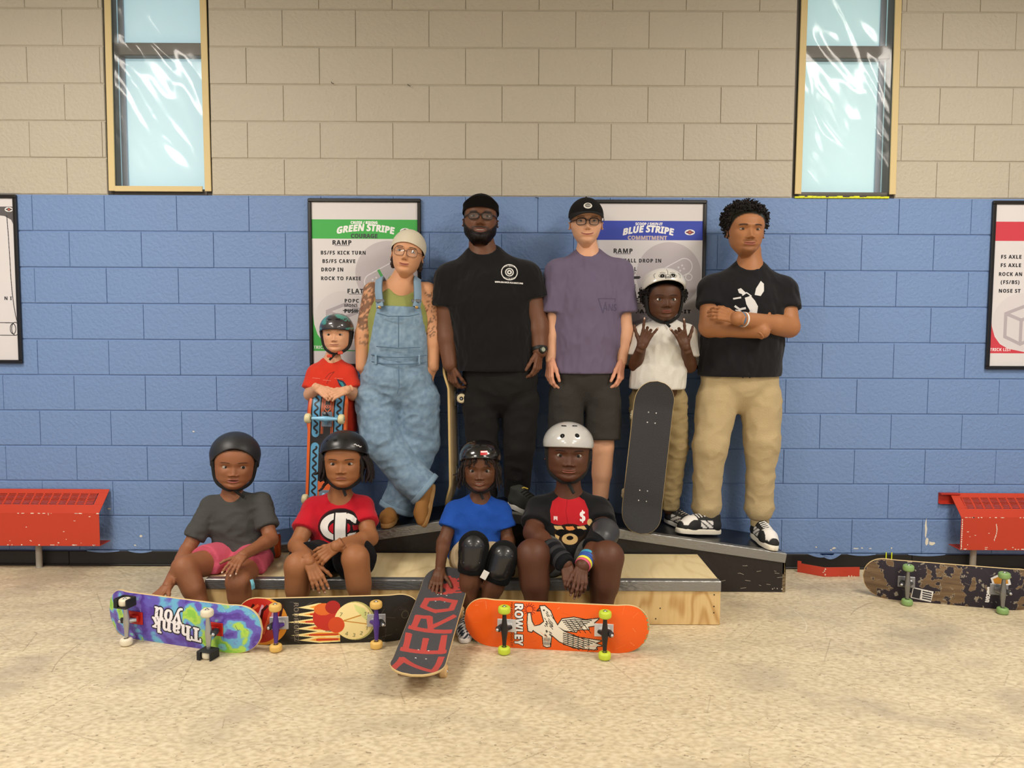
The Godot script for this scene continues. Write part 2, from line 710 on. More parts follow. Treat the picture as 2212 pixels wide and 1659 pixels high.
func paint(hex: String) -> StandardMaterial3D:
	var m := plain(hex, 0.55, 0.0, "paint")
	m.heightmap_enabled = true
	m.heightmap_texture = rough_paint
	m.heightmap_scale = 0.26
	m.uv1_triplanar = true
	m.uv1_world_triplanar = true
	m.uv1_scale = Vector3.ONE * 3.1
	m.metallic_specular = 0.4
	return m

func back_wall() -> void:
	var o := Node3D.new()
	o.name = "wall_back"
	o.set_meta("kind", "structure")
	add_child(o)
	var beige := paint("beb6a5")
	var blue := paint("7793c1")
	var holes := [Vector2(-2.277, -1.69), Vector2(1.568, 2.146)]
	# the bed behind the blocks, left open at the windows
	var lo := 0.088 + COURSE * 10
	part("bedding", slab(Vector3(-5.2, 0, -0.2), Vector3(5.2, lo, -0.006)), blue, o)
	for s in [Vector2(-5.2, -2.277), Vector2(-1.69, 1.568), Vector2(2.146, 5.2)]:
		part("bedding", slab(Vector3(s.x, lo, -0.2), Vector3(s.y, 3.6, -0.006)), beige, o)
	part("bedding", slab(Vector3(-5.2, 3.6, -0.2), Vector3(5.2, 4.2, -0.006)), beige, o)
	var made := {}
	var rng := RandomNumberGenerator.new()
	rng.seed = 4
	for k in 16:
		var y0 := 0.088 + COURSE * k
		var off := -0.0624 + (0.0 if k % 2 == 0 else 0.2032)
		for q in range(-9, 9):
			var x0 := off + q * 0.4064
			var x1 := x0 + 0.4064
			if x1 < -3.2 or x0 > 3.2: continue
			var spans := [Vector2(x0, x1)]
			if k >= 10:
				for hole in holes:
					var rest := []
					for s in spans:
						if s.y <= hole.x or s.x >= hole.y: rest.append(s)
						else:
							if s.x < hole.x - 0.02: rest.append(Vector2(s.x, hole.x))
							if s.y > hole.y + 0.02: rest.append(Vector2(hole.y, s.y))
					spans = rest
			for s in spans:
				var wd: float = s.y - s.x
				var key := "%d" % roundi(wd * 1000)
				if not made.has(key): made[key] = block_face(wd - 0.0016, COURSE - 0.005)
				part("block", made[key], beige if k >= 10 else blue, o, Transform3D(Basis(), Vector3((s.x + s.y) / 2, y0 + COURSE / 2, rng.randf_range(-0.0012, 0.0008))))
	var bb := Node3D.new()
	bb.name = "baseboard_back"
	bb.set_meta("kind", "structure")
	add_child(bb)
	var rubber := plain("1b1917", 0.5)
	var x := -5.0
	while x < 5.0:
		var g := Geo.new()
		g.block(Vector3(x + 0.001, 0, -0.004), Vector3(minf(x + 1.219, 5.0), 0.086, 0.008), 0.003)
		g.block(Vector3(x + 0.001, 0, 0), Vector3(minf(x + 1.219, 5.0), 0.012, 0.018), 0.004)
		part("cove_strip", g.mesh(), rubber, bb)
		x += 1.22
	# chips where the paint is knocked off, and drips over the black strip
	var chips := Geo.new()
	var cream := Color("e9e2cf").srgb_to_linear()
	var r := RandomNumberGenerator.new()
	r.seed = 9
	for c in [[2000, 1142, 3, 22], [2003, 1170, 4, 10], [2012, 1174, 9, 5], [1802, 1184, 5, 3], [1795, 1188, 3, 2], [1848, 1185, 7, 1.5], [1862, 1184, 3, 1.5], [1880, 1185, 4, 1.2], [1926, 1184, 1.5, 2.5], [1763, 1182, 2, 2], [305, 1158, 4, 3], [292, 1178, 3, 1.6], [235, 1099, 4, 1.6], [418, 932, 3, 1.6]]:
		var p := at(c[0], c[1], 0.0014)
		fleck(chips, p, c[2] / 385.0, c[3] / 385.0, r, cream)
	var vc := plain("ffffff", 0.7, 0.0, "vc")
	vc.vertex_color_use_as_albedo = true
	part("bare_patches", chips.mesh(), vc, o, Transform3D(), "cream patches where the blue paint has chipped").set_meta("kind", "stuff")
	var drip := Geo.new()
	for c in [[1745, 1800, 7], [1770, 1815, 11], [280, 330, 4], [190, 260, 3], [1830, 1890, 3], [1960, 2040, 3]]:
		var pts := PackedVector3Array()
		var a := at(c[0], 1196, 0.0)
		var b := at(c[1], 1196, 0.0)
		for q in 13:
			var t := q / 12.0
			var xx := lerpf(a.x, b.x, t)
			var dip: float = c[2] / 385.0 * sin(PI * t)
			pts.append(Vector3(xx, 0.091, 0.010)); pts.append(Vector3(xx, 0.086 - dip, 0.010))
		drip.sheet(pts, 2)
	part("paint_runs", drip.mesh(), blue, bb)
	for h in [[718, 181, 0.012], [883, 186, 0.012], [1159, 428, 0.006]]:
		var hp := at(h[0], h[1], 0.0)
		var hg := Geo.new()
		hg.tube(PackedVector3Array([hp + Vector3(-0.006, h[2] * 0.8, 0.001), hp + Vector3(0, 0, 0.012), hp + Vector3(0.012, -h[2] * 0.4, 0.016)]), PackedFloat32Array([0.0018]), 6)
		part("wall_hook", hg.mesh(), plain("4a443c", 0.5, 0.4), o)
	for px in [1914.0, 1926.0]:
		var p := at(px, 1204, 0.012)
		part("tape_mark", slab(p - Vector3(0.003, 0.03, 0), p + Vector3(0.003, 0.03, 0.001)), plain("d7e41c", 0.6), bb)

func fleck(g: Geo, p: Vector3, rx: float, ry: float, r: RandomNumberGenerator, col: Color) -> void:
	var ring := []
	for q in 9:
		var a := TAU * q / 9
		var k := r.randf_range(0.55, 1.15)
		ring.append(p + Vector3(cos(a) * rx * k, sin(a) * ry * k, 0))
	for q in 9: g.tri(p, ring[(q + 1) % 9], ring[q], col)

func block_face(w: float, h: float) -> ArrayMesh:      # a block's proud face: worn edges, deeper along the beds
	var g := Geo.new()
	var hx := w / 2
	var hy := h / 2
	var e := 0.0014
	var d := 0.004
	var z := -0.014
	var f := [Vector3(-hx + e, hy - d, 0), Vector3(hx - e, hy - d, 0), Vector3(hx - e, -hy + d, 0), Vector3(-hx + e, -hy + d, 0)]
	var b := [Vector3(-hx, hy, -0.004), Vector3(hx, hy, -0.004), Vector3(hx, -hy, -0.004), Vector3(-hx, -hy, -0.004)]
	g.quad(f[0], f[1], f[2], f[3])
	for q in 4:
		var n := (q + 1) % 4
		g.quad(b[q], b[n], f[n], f[q])
		g.quad(b[q] + Vector3(0, 0, z), b[n] + Vector3(0, 0, z), b[n], b[q])
	return g.mesh()

func window(called: String, x0: float, x1: float, which: int) -> void:
	var o := Node3D.new()
	o.name = called
	o.set_meta("kind", "structure")
	o.set_meta("label", "narrow window under clear plastic held by wooden laths, %s" % ["with creased film on the beige wall at left", "with yellow paint drips along its sill"][which])
	add_child(o)
	var lo := 2.12
	var hi := 3.6
	var dark := plain("4a443c", 0.45, 0.3)
	var g := Geo.new()
	# jambs, sill and head of dark metal lining the hole
	g.block(Vector3(x0, lo, -0.19), Vector3(x0 + 0.03, hi, -0.012), 0.003)
	g.block(Vector3(x1 - 0.03, lo, -0.19), Vector3(x1, hi, -0.012), 0.003)
	g.block(Vector3(x0 + 0.03, lo, -0.19), Vector3(x1 - 0.03, lo + 0.035, -0.012), 0.003)
	g.block(Vector3(x0 + 0.03, hi - 0.03, -0.19), Vector3(x1 - 0.03, hi, -0.012), 0.003)
	part("frame", g.mesh(), dark, o)
	g = Geo.new()
	g.block(Vector3(x0 + 0.03, 2.9, -0.11), Vector3(x1 - 0.03, 2.97, -0.045), 0.004)
	part("crossbar", g.mesh(), dark, o)
	var lit := plain("c4dde2", 0.9, 0.0, "pane" + str(which))
	lit.emission_enabled = true
	lit.emission = Color("9fd0e4") if which == 0 else Color("aadbe2")
	lit.emission_energy_multiplier = 0.42
	for s in [Vector2(lo + 0.035, 2.9), Vector2(2.97, hi - 0.03)]:
		part("pane", slab(Vector3(x0 + 0.03, s.x, -0.115), Vector3(x1 - 0.03, s.y, -0.1)), lit, o, Transform3D(), "pale blue daylit frosted pane")
	var l := AreaLight3D.new()
	l.name = "daylight"
	l.area_size = Vector2(x1 - x0 - 0.1, 1.3)
	l.rotation = Vector3(0, PI, 0)
	l.position = Vector3((x0 + x1) / 2, 2.85, 0.03)
	l.light_color = Color("cfe6f2")
	l.light_energy = 0.35
	l.shadow_enabled = true
	o.add_child(l)
	# a vertical strip of lighter metal seen beside the pane
	g = Geo.new()
	var sx := x0 + 0.042 if which == 0 else x1 - 0.075
	g.block(Vector3(sx, lo + 0.035, -0.098), Vector3(sx + 0.033, hi - 0.03, -0.085), 0.003)
	part("slide_rail", g.mesh(), plain("8d97a6", 0.4, 0.5), o)
	var lath := plain("dac592", 0.75, 0.0, "lath")
	var tilt := 0.006
	for s in [[x0 + 0.012, -1], [x1 - 0.048 + 0.012, 1]]:
		g = Geo.new()
		g.block(Vector3(-0.018, 0, 0), Vector3(0.018, hi - lo - 0.03, 0.009), 0.002)
		part("lath", g.mesh(), lath, o, Transform3D(Basis(Vector3(0, 0, 1), tilt * s[1]), Vector3(s[0] + 0.018, lo + 0.02, 0.0015)))
	if which == 0:
		g = Geo.new()
		g.block(Vector3(x0 + 0.045, lo + 0.018, 0.0015), Vector3(x1 - 0.05, lo + 0.048, 0.0105), 0.002)
		part("lath", g.mesh(), lath, o)
	else:
		g = Geo.new()
		var r := RandomNumberGenerator.new()
		r.seed = 5
		for q in 22:
			var xx := lerpf(x0 + 0.03, x1 - 0.05, q / 21.0)
			g.block(Vector3(xx - 0.016, lo - 0.002, -0.005), Vector3(xx + 0.016, lo + r.randf_range(0.002, 0.012), 0.006), 0.002)
		part("yellow_drips", g.mesh(), plain("e3e81e", 0.5), o)
	# crumpled clear film
	var pts := PackedVector3Array()
	var n := FastNoiseLite.new()
	n.seed = 31 + which
	n.frequency = 1.0
	n.fractal_octaves = 2
	var cols := 30
	var rows := 70
	for rr in rows:
		for q in cols:
			var u := q / float(cols - 1)
			var v := rr / float(rows - 1)
			var xx := lerpf(x0 + 0.015, x1 - 0.015, u)
			var yy := lerpf(hi - 0.02, lo + 0.02, v)
			var edge := minf(1.0, 6.0 * minf(minf(u, 1 - u), minf(v, 1 - v)))
			var dg := (xx - x0) * 9.0 + (yy - lo) * 5.0
			var cr := absf(n.get_noise_2d(dg * 0.55, ((yy - lo) * 1.3 - (xx - x0) * 0.6)))
			pts.append(Vector3(xx, yy, -0.004 - edge * 0.012 + edge * 0.016 * (0.25 - cr)))
	g = Geo.new()
	g.sheet(pts, cols)
	var film := plain("eef4f6", 0.12, 0.0, "film")
	film.transparency = BaseMaterial3D.TRANSPARENCY_ALPHA
	film.albedo_color = Color(0.93, 0.96, 0.97, 0.06)
	film.metallic_specular = 0.35
	part("plastic_film", g.mesh(), film, o)

func ply_texture(w: int, h: int, bold: float, seed_: int, base: Color, streak: Color) -> ImageTexture:
	var im := Image.create(w, h, false, Image.FORMAT_RGB8)
	var n := FastNoiseLite.new()
	n.seed = seed_
	n.frequency = 0.006
	n.fractal_octaves = 3
	var f := FastNoiseLite.new()
	f.seed = seed_ + 1
	f.frequency = 0.05
	for y in h:
		for x in w:
			var rings := n.get_noise_2d(x * 0.8, y * 0.25) * 5.0 + x * 0.004
			var t := pow(0.5 + 0.5 * sin(rings * TAU * 0.6), 3.0) * bold
			t += 0.25 * f.get_noise_2d(x * 1.5, y * 0.12)
			im.set_pixel(x, y, base.lerp(streak, clampf(t, 0.0, 1.0)))
	return ImageTexture.create_from_image(im)

func faced(lo: Vector3, hi: Vector3) -> ArrayMesh:
	var g := Geo.new()
	g.block(lo, hi, 0.0015)
	for k in g.v.size():
		var p := g.v[k]
		var m := g.n[k].abs()
		if m.z > 0.5: g.u[k] = Vector2((p.x - lo.x) / (hi.x - lo.x), (hi.y - p.y) / (hi.y - lo.y))
		elif m.y > 0.5: g.u[k] = Vector2((p.x - lo.x) / (hi.x - lo.x), (p.z - lo.z) / (hi.z - lo.z))
		else: g.u[k] = Vector2((p.z - lo.z) / (hi.z - lo.z) * 0.2, (hi.y - p.y) / (hi.y - lo.y))
	return g.mesh()

func steel() -> StandardMaterial3D:
	var m := plain("9a9a98", 0.42, 0.85, "steel")
	m.normal_enabled = true
	m.normal_texture = grain
	m.normal_scale = 0.35
	m.uv1_triplanar = true
	m.uv1_scale = Vector3(2, 9, 9)
	return m

func angle_iron(a: Vector3, b: Vector3, leg: float) -> ArrayMesh:       # an L of steel along an upper front edge
	var g := Geo.new()
	var d := (b - a).normalized()
	var up := Vector3(0, 0, 1).cross(d).normalized()
	if up.y < 0: up = -up
	var xf := Transform3D(Basis(d, up, Vector3(0, 0, 1)), a)
	var ln := a.distance_to(b)
	g.block(Vector3(0, -leg, -0.001), Vector3(ln, 0.004, 0.005), 0.0015, Color.WHITE, xf)
	g.block(Vector3(0, -0.001, -leg), Vector3(ln, 0.0045, -0.001), 0.0015, Color.WHITE, xf)
	return g.mesh()

func ledge() -> void:
	var o := thing("sloped_ledge", "long black skate ledge rising to a middle peak, steel front edge, against the wall", "ledge", Transform3D(Basis(), Vector3(-0.04, 0, 0.21)))
	var z := 0.2
	var outline := [Vector2(-1.483, 0.19), Vector2(0, 0.417), Vector2(1.483, 0.203)]
	var black := plain("1d1613", 0.5, 0.0, "ledge")
	black.normal_enabled = true
	black.normal_texture = grain
	black.normal_scale = 0.15
	black.uv1_triplanar = true
	var top := plain("15171d", 0.28, 0.0, "ledgetop")
	var pale := plain("c9ad7c", 0.8)
	for q in 2:
		var a: Vector2 = outline[q]
		var b: Vector2 = outline[q + 1]
		var g := Geo.new()
		g.quad(Vector3(a.x, a.y - 0.012, z), Vector3(b.x, b.y - 0.012, z), Vector3(b.x, 0.002, z), Vector3(a.x, 0.002, z))
		g.quad(Vector3(b.x, b.y - 0.012, -z), Vector3(a.x, a.y - 0.012, -z), Vector3(a.x, 0.002, -z), Vector3(b.x, 0.002, -z))
		g.quad(Vector3(a.x, 0.002, z), Vector3(b.x, 0.002, z), Vector3(b.x, 0.002, -z), Vector3(a.x, 0.002, -z))
		part("front_board", g.mesh(), black, o)
		g = Geo.new()
		var d := Vector2(b.x - a.x, b.y - a.y).normalized()
		var xf := Transform3D(Basis(Vector3(d.x, d.y, 0), Vector3(-d.y, d.x, 0), Vector3(0, 0, 1)), Vector3(a.x, a.y, 0))
		g.block(Vector3(0, -0.014, -z - 0.002), Vector3(a.distance_to(b), 0, z + 0.001), 0.002, Color.WHITE, xf)
		part("deck_sheet", g.mesh(), top, o)
		part("coping", angle_iron(Vector3(a.x, a.y, z + 0.002), Vector3(b.x, b.y, z + 0.002), 0.045), steel(), o, Transform3D(), "grey steel angle edge")
		g = Geo.new()
		var e := a if q == 0 else b
		var s := -1.0 if q == 0 else 1.0
		g.block(Vector3(minf(e.x, e.x - s * 0.018), 0.002, -z), Vector3(maxf(e.x, e.x - s * 0.018), e.y - 0.014, z), 0.001)
		part("end_board", g.mesh(), pale, o, Transform3D(), "bare pale plywood end")
	var nick := Geo.new()
	var r := RandomNumberGenerator.new()
	r.seed = 15
	for q in 26:
		var x := r.randf_range(0.7, 1.46)
		var y := r.randf_range(0.02, 0.15)
		var ln := r.randf_range(0.004, 0.018)
		var an := r.randf_range(-0.5, 0.5)
		var p := Vector3(x, y, z + 0.0008)
		var t := Vector3(cos(an), sin(an), 0) * ln
		var m := Vector3(-sin(an), cos(an), 0) * 0.0008
		nick.quad(p - t + m, p + t + m, p + t - m, p - t - m)
	for q in [[1.415, 0.018, 0.004], [1.44, 0.02, 0.003], [1.465, 0.018, 0.006], [1.425, 0.022, 0.002]]: fleck(nick, Vector3(q[0], q[1], z + 0.0008), q[2], 0.004, r, Color.WHITE)
	part("scuffs", nick.mesh(), plain("b9afa2", 0.9), o).set_meta("kind", "stuff")

func plywood_box() -> void:
	var x0 := -1.42
	var x1 := 0.974
	var o := thing("plywood_box", "low wide plywood skate box with a steel front edge, four children sitting on it", "box", Transform3D(Basis(), Vector3((x0 + x1) / 2, 0, 0.645)))
	var hx := (x1 - x0) / 2
	var hz := 0.224
	var mt := plain("ffffff", 0.6, 0.0, "plytop")
	mt.albedo_texture = ply_texture(1024, 200, 0.35, 40, Color("e2cfa0"), Color("c7ac78"))
	part("top_sheet", faced(Vector3(-hx, 0.187, -hz), Vector3(hx, 0.205, hz)), mt, o)
	var mf := plain("ffffff", 0.55, 0.0, "plyfront")
	mf.albedo_texture = ply_texture(1400, 128, 0.75, 52, Color("dcbd84"), Color("b98d52"))
	part("front_board", faced(Vector3(-hx, 0.002, hz - 0.018), Vector3(hx, 0.187, hz)), mf, o)
	part("back_board", faced(Vector3(-hx, 0.002, -hz), Vector3(hx, 0.187, -hz + 0.018)), mf, o)
	for s in [-1.0, 1.0]:
		part("side_board", faced(Vector3(minf(s * hx, s * (hx - 0.018)), 0.002, -hz + 0.018), Vector3(maxf(s * hx, s * (hx - 0.018)), 0.187, hz - 0.018)), mf, o)
	part("coping", angle_iron(Vector3(-hx, 0.205, hz + 0.001), Vector3(hx, 0.205, hz + 0.001), 0.042), steel(), o, Transform3D(), "grey steel angle edge")
	for q in [[-0.03, 0.145], [-0.03, 0.09], [-0.03, 0.06], [-0.28, 0.08], [-0.3, 0.03]]:
		var g := Geo.new()
		g.lathe([Vector2(0.0, 0.0012), Vector2(0.003, 0.001), Vector2(0.0035, 0.0)], Transform3D(Basis(Vector3(1, 0, 0), PI / 2), Vector3(hx + q[0], q[1], hz + 0.0002)), 8)
		part("screw", g.mesh(), plain("3a2f25", 0.5, 0.5), o)

func radiators() -> void:
	var red := plain("c8432c", 0.42, 0.0, "radiator")
	red.metallic_specular = 0.4
	for side in 2:
		var x0 := -3.7 if side == 0 else 2.52
		var x1 := -2.31 if side == 0 else 3.7
		var o := thing("wall_radiator", ["chipped red wall heater with slotted sloping top, left of the seated girl", "chipped red wall heater above the worn skateboard, bare bracket at its end"][side], "radiator", Transform3D(Basis(), Vector3((x0 + x1) / 2, 0.15, 0)), "red wall heaters")
		var hx := (x1 - x0) / 2
		var b := [Vector2(0.300, 0.012), Vector2(0.188, 0.132), Vector2(0.0, 0.132)]      # height over base, distance from wall
		var g := Geo.new()
		g.block(Vector3(-hx, 0.0, 0.128), Vector3(hx, 0.190, 0.132), 0.0015)
		g.block(Vector3(-hx, 0.0, 0.02), Vector3(hx, 0.004, 0.13), 0.001)
		part("front_panel", g.mesh(), red, o)
		var d := Vector3(0, b[1].x - b[0].x, b[1].y - b[0].y)
		var ln := d.length()
		var t := d / ln
		var nrm := t.cross(Vector3(-1, 0, 0)).normalized()
		if nrm.z < 0: nrm = -nrm
		var xf := Transform3D(Basis(Vector3(1, 0, 0), -t, nrm), Vector3(0, b[0].x, b[0].y))
		# sloping top: solid bands above and below a field of slots
		g = Geo.new()
		g.block(Vector3(-hx, -0.028, -0.004), Vector3(hx, 0.0, 0), 0.001, Color.WHITE, xf)
		g.block(Vector3(-hx, -ln, -0.004), Vector3(hx, -0.105, 0), 0.001, Color.WHITE, xf)
		var inner := hx - 0.052
		g.block(Vector3(-hx, -0.105, -0.004), Vector3(-inner, -0.028, 0), 0.001, Color.WHITE, xf)
		g.block(Vector3(inner, -0.105, -0.004), Vector3(hx, -0.028, 0), 0.001, Color.WHITE, xf)
		part("sloping_top", g.mesh(), red, o)
		var pitch := 0.0505
		var count := int(inner * 2 / pitch)
		pitch = inner * 2 / count
		for q in count:
			g = Geo.new()
			var xs := -inner + q * pitch
			g.block(Vector3(xs - 0.0045, -0.105, -0.004), Vector3(xs + 0.0045, -0.028, 0), 0.0, Color.WHITE, xf)
			for e in 8: g.block(Vector3(xs + 0.0045, -0.033 - e * 0.0096, -0.003), Vector3(xs + pitch - 0.0045, -0.0275 - e * 0.0096, -0.001), 0.0, Color.WHITE, xf)
			part("grille", g.mesh(), red, o)
		g = Geo.new()
		g.block(Vector3(-hx + 0.12, 0.05, 0.01), Vector3(hx - 0.12, 0.15, 0.09), 0.002)
		part("heating_fins", g.mesh(), plain("2a2220", 0.7), o)
		for s in [-1.0, 1.0]:
			g = Geo.new()
			var ex: float = s * (hx - 0.001)
			var q := [Vector3(ex, 0.298, 0.004), Vector3(ex, 0.298, 0.012), Vector3(ex, 0.188, 0.13), Vector3(ex, 0.002, 0.13), Vector3(ex, 0.002, 0.004)]
			for e in range(1, 4): g.tri(q[0], q[e], q[e + 1])
			if (side == 0 and s < 0) or (side == 1 and s > 0): part("end_plate", g.mesh(), red, o)
		g = Geo.new()
		var chips := RandomNumberGenerator.new()
		chips.seed = 60 + side
		var ins := -1.0 if side == 0 else 1.0
		for e in 34:
			var x := -ins * hx + ins * absf(chips.randfn(0.0, 0.28)) if e > 8 else -ins * hx + ins * chips.randf_range(0.0, 0.55)
			x = clampf(x, -hx + 0.005, hx - 0.005)
			var y: float = [0.186, 0.006, chips.randf_range(0.01, 0.18)][e % 3]
			fleck(g, Vector3(x, y, 0.1326), chips.randf_range(0.002, 0.008) * (1.6 if e % 3 < 2 else 1.0), chips.randf_range(0.0015, 0.004), chips, Color.WHITE)
		if side == 1:
			for e in 14: fleck(g, Vector3(-hx + 0.006, 0.01 + e * 0.0125, 0.1326), 0.004, 0.006, chips, Color.WHITE)
			for e in 8: fleck(g, Vector3(-hx + 0.19 + 0.012 * sin(e * 0.35), 0.06 + e * 0.012, 0.1326), 0.003, 0.008, chips, Color.WHITE)
		part("paint_chips", g.mesh(), plain("efe6d3", 0.7), o, Transform3D(), "cream specks where the red paint has chipped").set_meta("kind", "stuff")
		g = Geo.new()
		var lx := at(83, 1200, 0.05).x if side == 0 else at(2103, 1205, 0.05).x
		lx -= (x0 + x1) / 2
		g.lathe([Vector2(0.0, 0.02), Vector2(0.017, 0.02), Vector2(0.017, -0.145), Vector2(0.021, -0.146), Vector2(0.021, -0.15), Vector2(0, -0.15)], Transform3D(Basis(), Vector3(lx, 0, 0.045)), 16)
		part("standpipe", g.mesh(), plain("a9a396", 0.55, 0.2), o)
		if side == 1:
			g = Geo.new()
			g.block(Vector3(-hx - 0.06, 0.24, 0.0), Vector3(-hx + 0.05, 0.3, 0.004), 0.001)
			g.block(Vector3(-hx - 0.06, 0.292, 0.0), Vector3(-hx + 0.05, 0.3, 0.03), 0.001)
			g.block(Vector3(-hx - 0.06, 0.236, 0.0), Vector3(-hx + 0.03, 0.241, 0.02), 0.001)
			part("wall_bracket", g.mesh(), plain("b62c1b", 0.5), o)

func scrap() -> void:
	var o := thing("bent_metal_plate", "small bent strip of chipped red sheet metal lying on the floor by the wall", "metal scrap", Transform3D(Basis(), Vector3(1.8, 0, 0.13)))
	var pts := [Vector3(-0.165, 0, -0.062), Vector3(-0.148, 0, -0.052), Vector3(-0.047, 0, 0.022), Vector3(0.155, 0, 0.012)]
	var g := Geo.new()
	var chips := Geo.new()
	var r := RandomNumberGenerator.new()
	r.seed = 3
	for q in 3:
		var a: Vector3 = pts[q]
		var b: Vector3 = pts[q + 1]
		var d := (b - a).normalized()
		var xf := Transform3D(Basis(d, Vector3.UP, d.cross(Vector3.UP)), a)
		g.block(Vector3(-0.0005, 0.001, -0.0012), Vector3(a.distance_to(b) + 0.0005, 0.054 if q else 0.066, 0.0012), 0.0005, Color.WHITE, xf)
	part("plate", g.mesh(), plain("c03e2a", 0.45, 0.0, "radiator2"), o)
	for q in 12:
		var p := Vector3(-0.047 + r.randf_range(-0.006, 0.006), r.randf_range(0.004, 0.05), 0.0245)
		if q > 7: p = Vector3(r.randf_range(-0.02, 0.14), 0.005, 0.0225)
		fleck(chips, p, r.randf_range(0.002, 0.005), r.randf_range(0.002, 0.006), r, Color.WHITE)
	part("paint_chips", chips.mesh(), plain("efe6d3", 0.7), o).set_meta("kind", "stuff")

# ---------------------------------------------------------------- framed posters
func emblem(k: Canvas, c: Vector2, r: float, ink: Color) -> void:
	k.oval(c, Vector2(r, r * 0.56), Color("f2efee"))
	k.oval(c, Vector2(r * 0.8, r * 0.22), ink)
	k.oval(c, Vector2(r * 0.42, r * 0.42), ink)
	k.oval(c, Vector2(r * 0.25, r * 0.25), Color("c06a50"))

func deck_sketch(k: Canvas, c: Vector2, stripe: Color) -> void:
	k.oval(c, Vector2(70, 70), Color("c4bcc0"))
	var w := Color("e9e6e8")
	var d := Vector2(cos(-0.5), sin(-0.5))
	var m := Vector2(-d.y, d.x)
	var line := []
	for q in 41:
		var t := TAU * q / 40
		var p := Vector2(signf(cos(t)) * 38.0, 0) + Vector2(cos(t) * 17.0, sin(t) * 17.0)
		line.append(c + d * p.x + m * p.y)
	k.line(line, 2.2, w)
	for e in [-1.0, 1.0]:
		for q in 4: k.oval(c + d * (e * (26 + 9 * (q % 2))) + m * (-4 + 8 * (q / 2)), Vector2(2, 2), w)
		k.ring(c + d * (e * 36.0) + m * 25.0, Vector2(7, 7), 2, w)
	if stripe.a > 0: k.line([c - d * 14 - m * 15, c - d * 14 + m * 15], 6, stripe)

func box_sketch(k: Canvas, c: Vector2) -> void:
	k.oval(c, Vector2(62, 62), Color("d9d3d5"))
	var w := Color("b5acb2")
	k.line([c + Vector2(-34, -18), c + Vector2(6, -34), c + Vector2(40, -20), c + Vector2(40, 30), c + Vector2(0, 48), c + Vector2(-34, 32), c + Vector2(-34, -18), c + Vector2(0, -4), c + Vector2(40, -20)], 7, w)
	k.line([c + Vector2(0, -4), c + Vector2(0, 48)], 7, w)

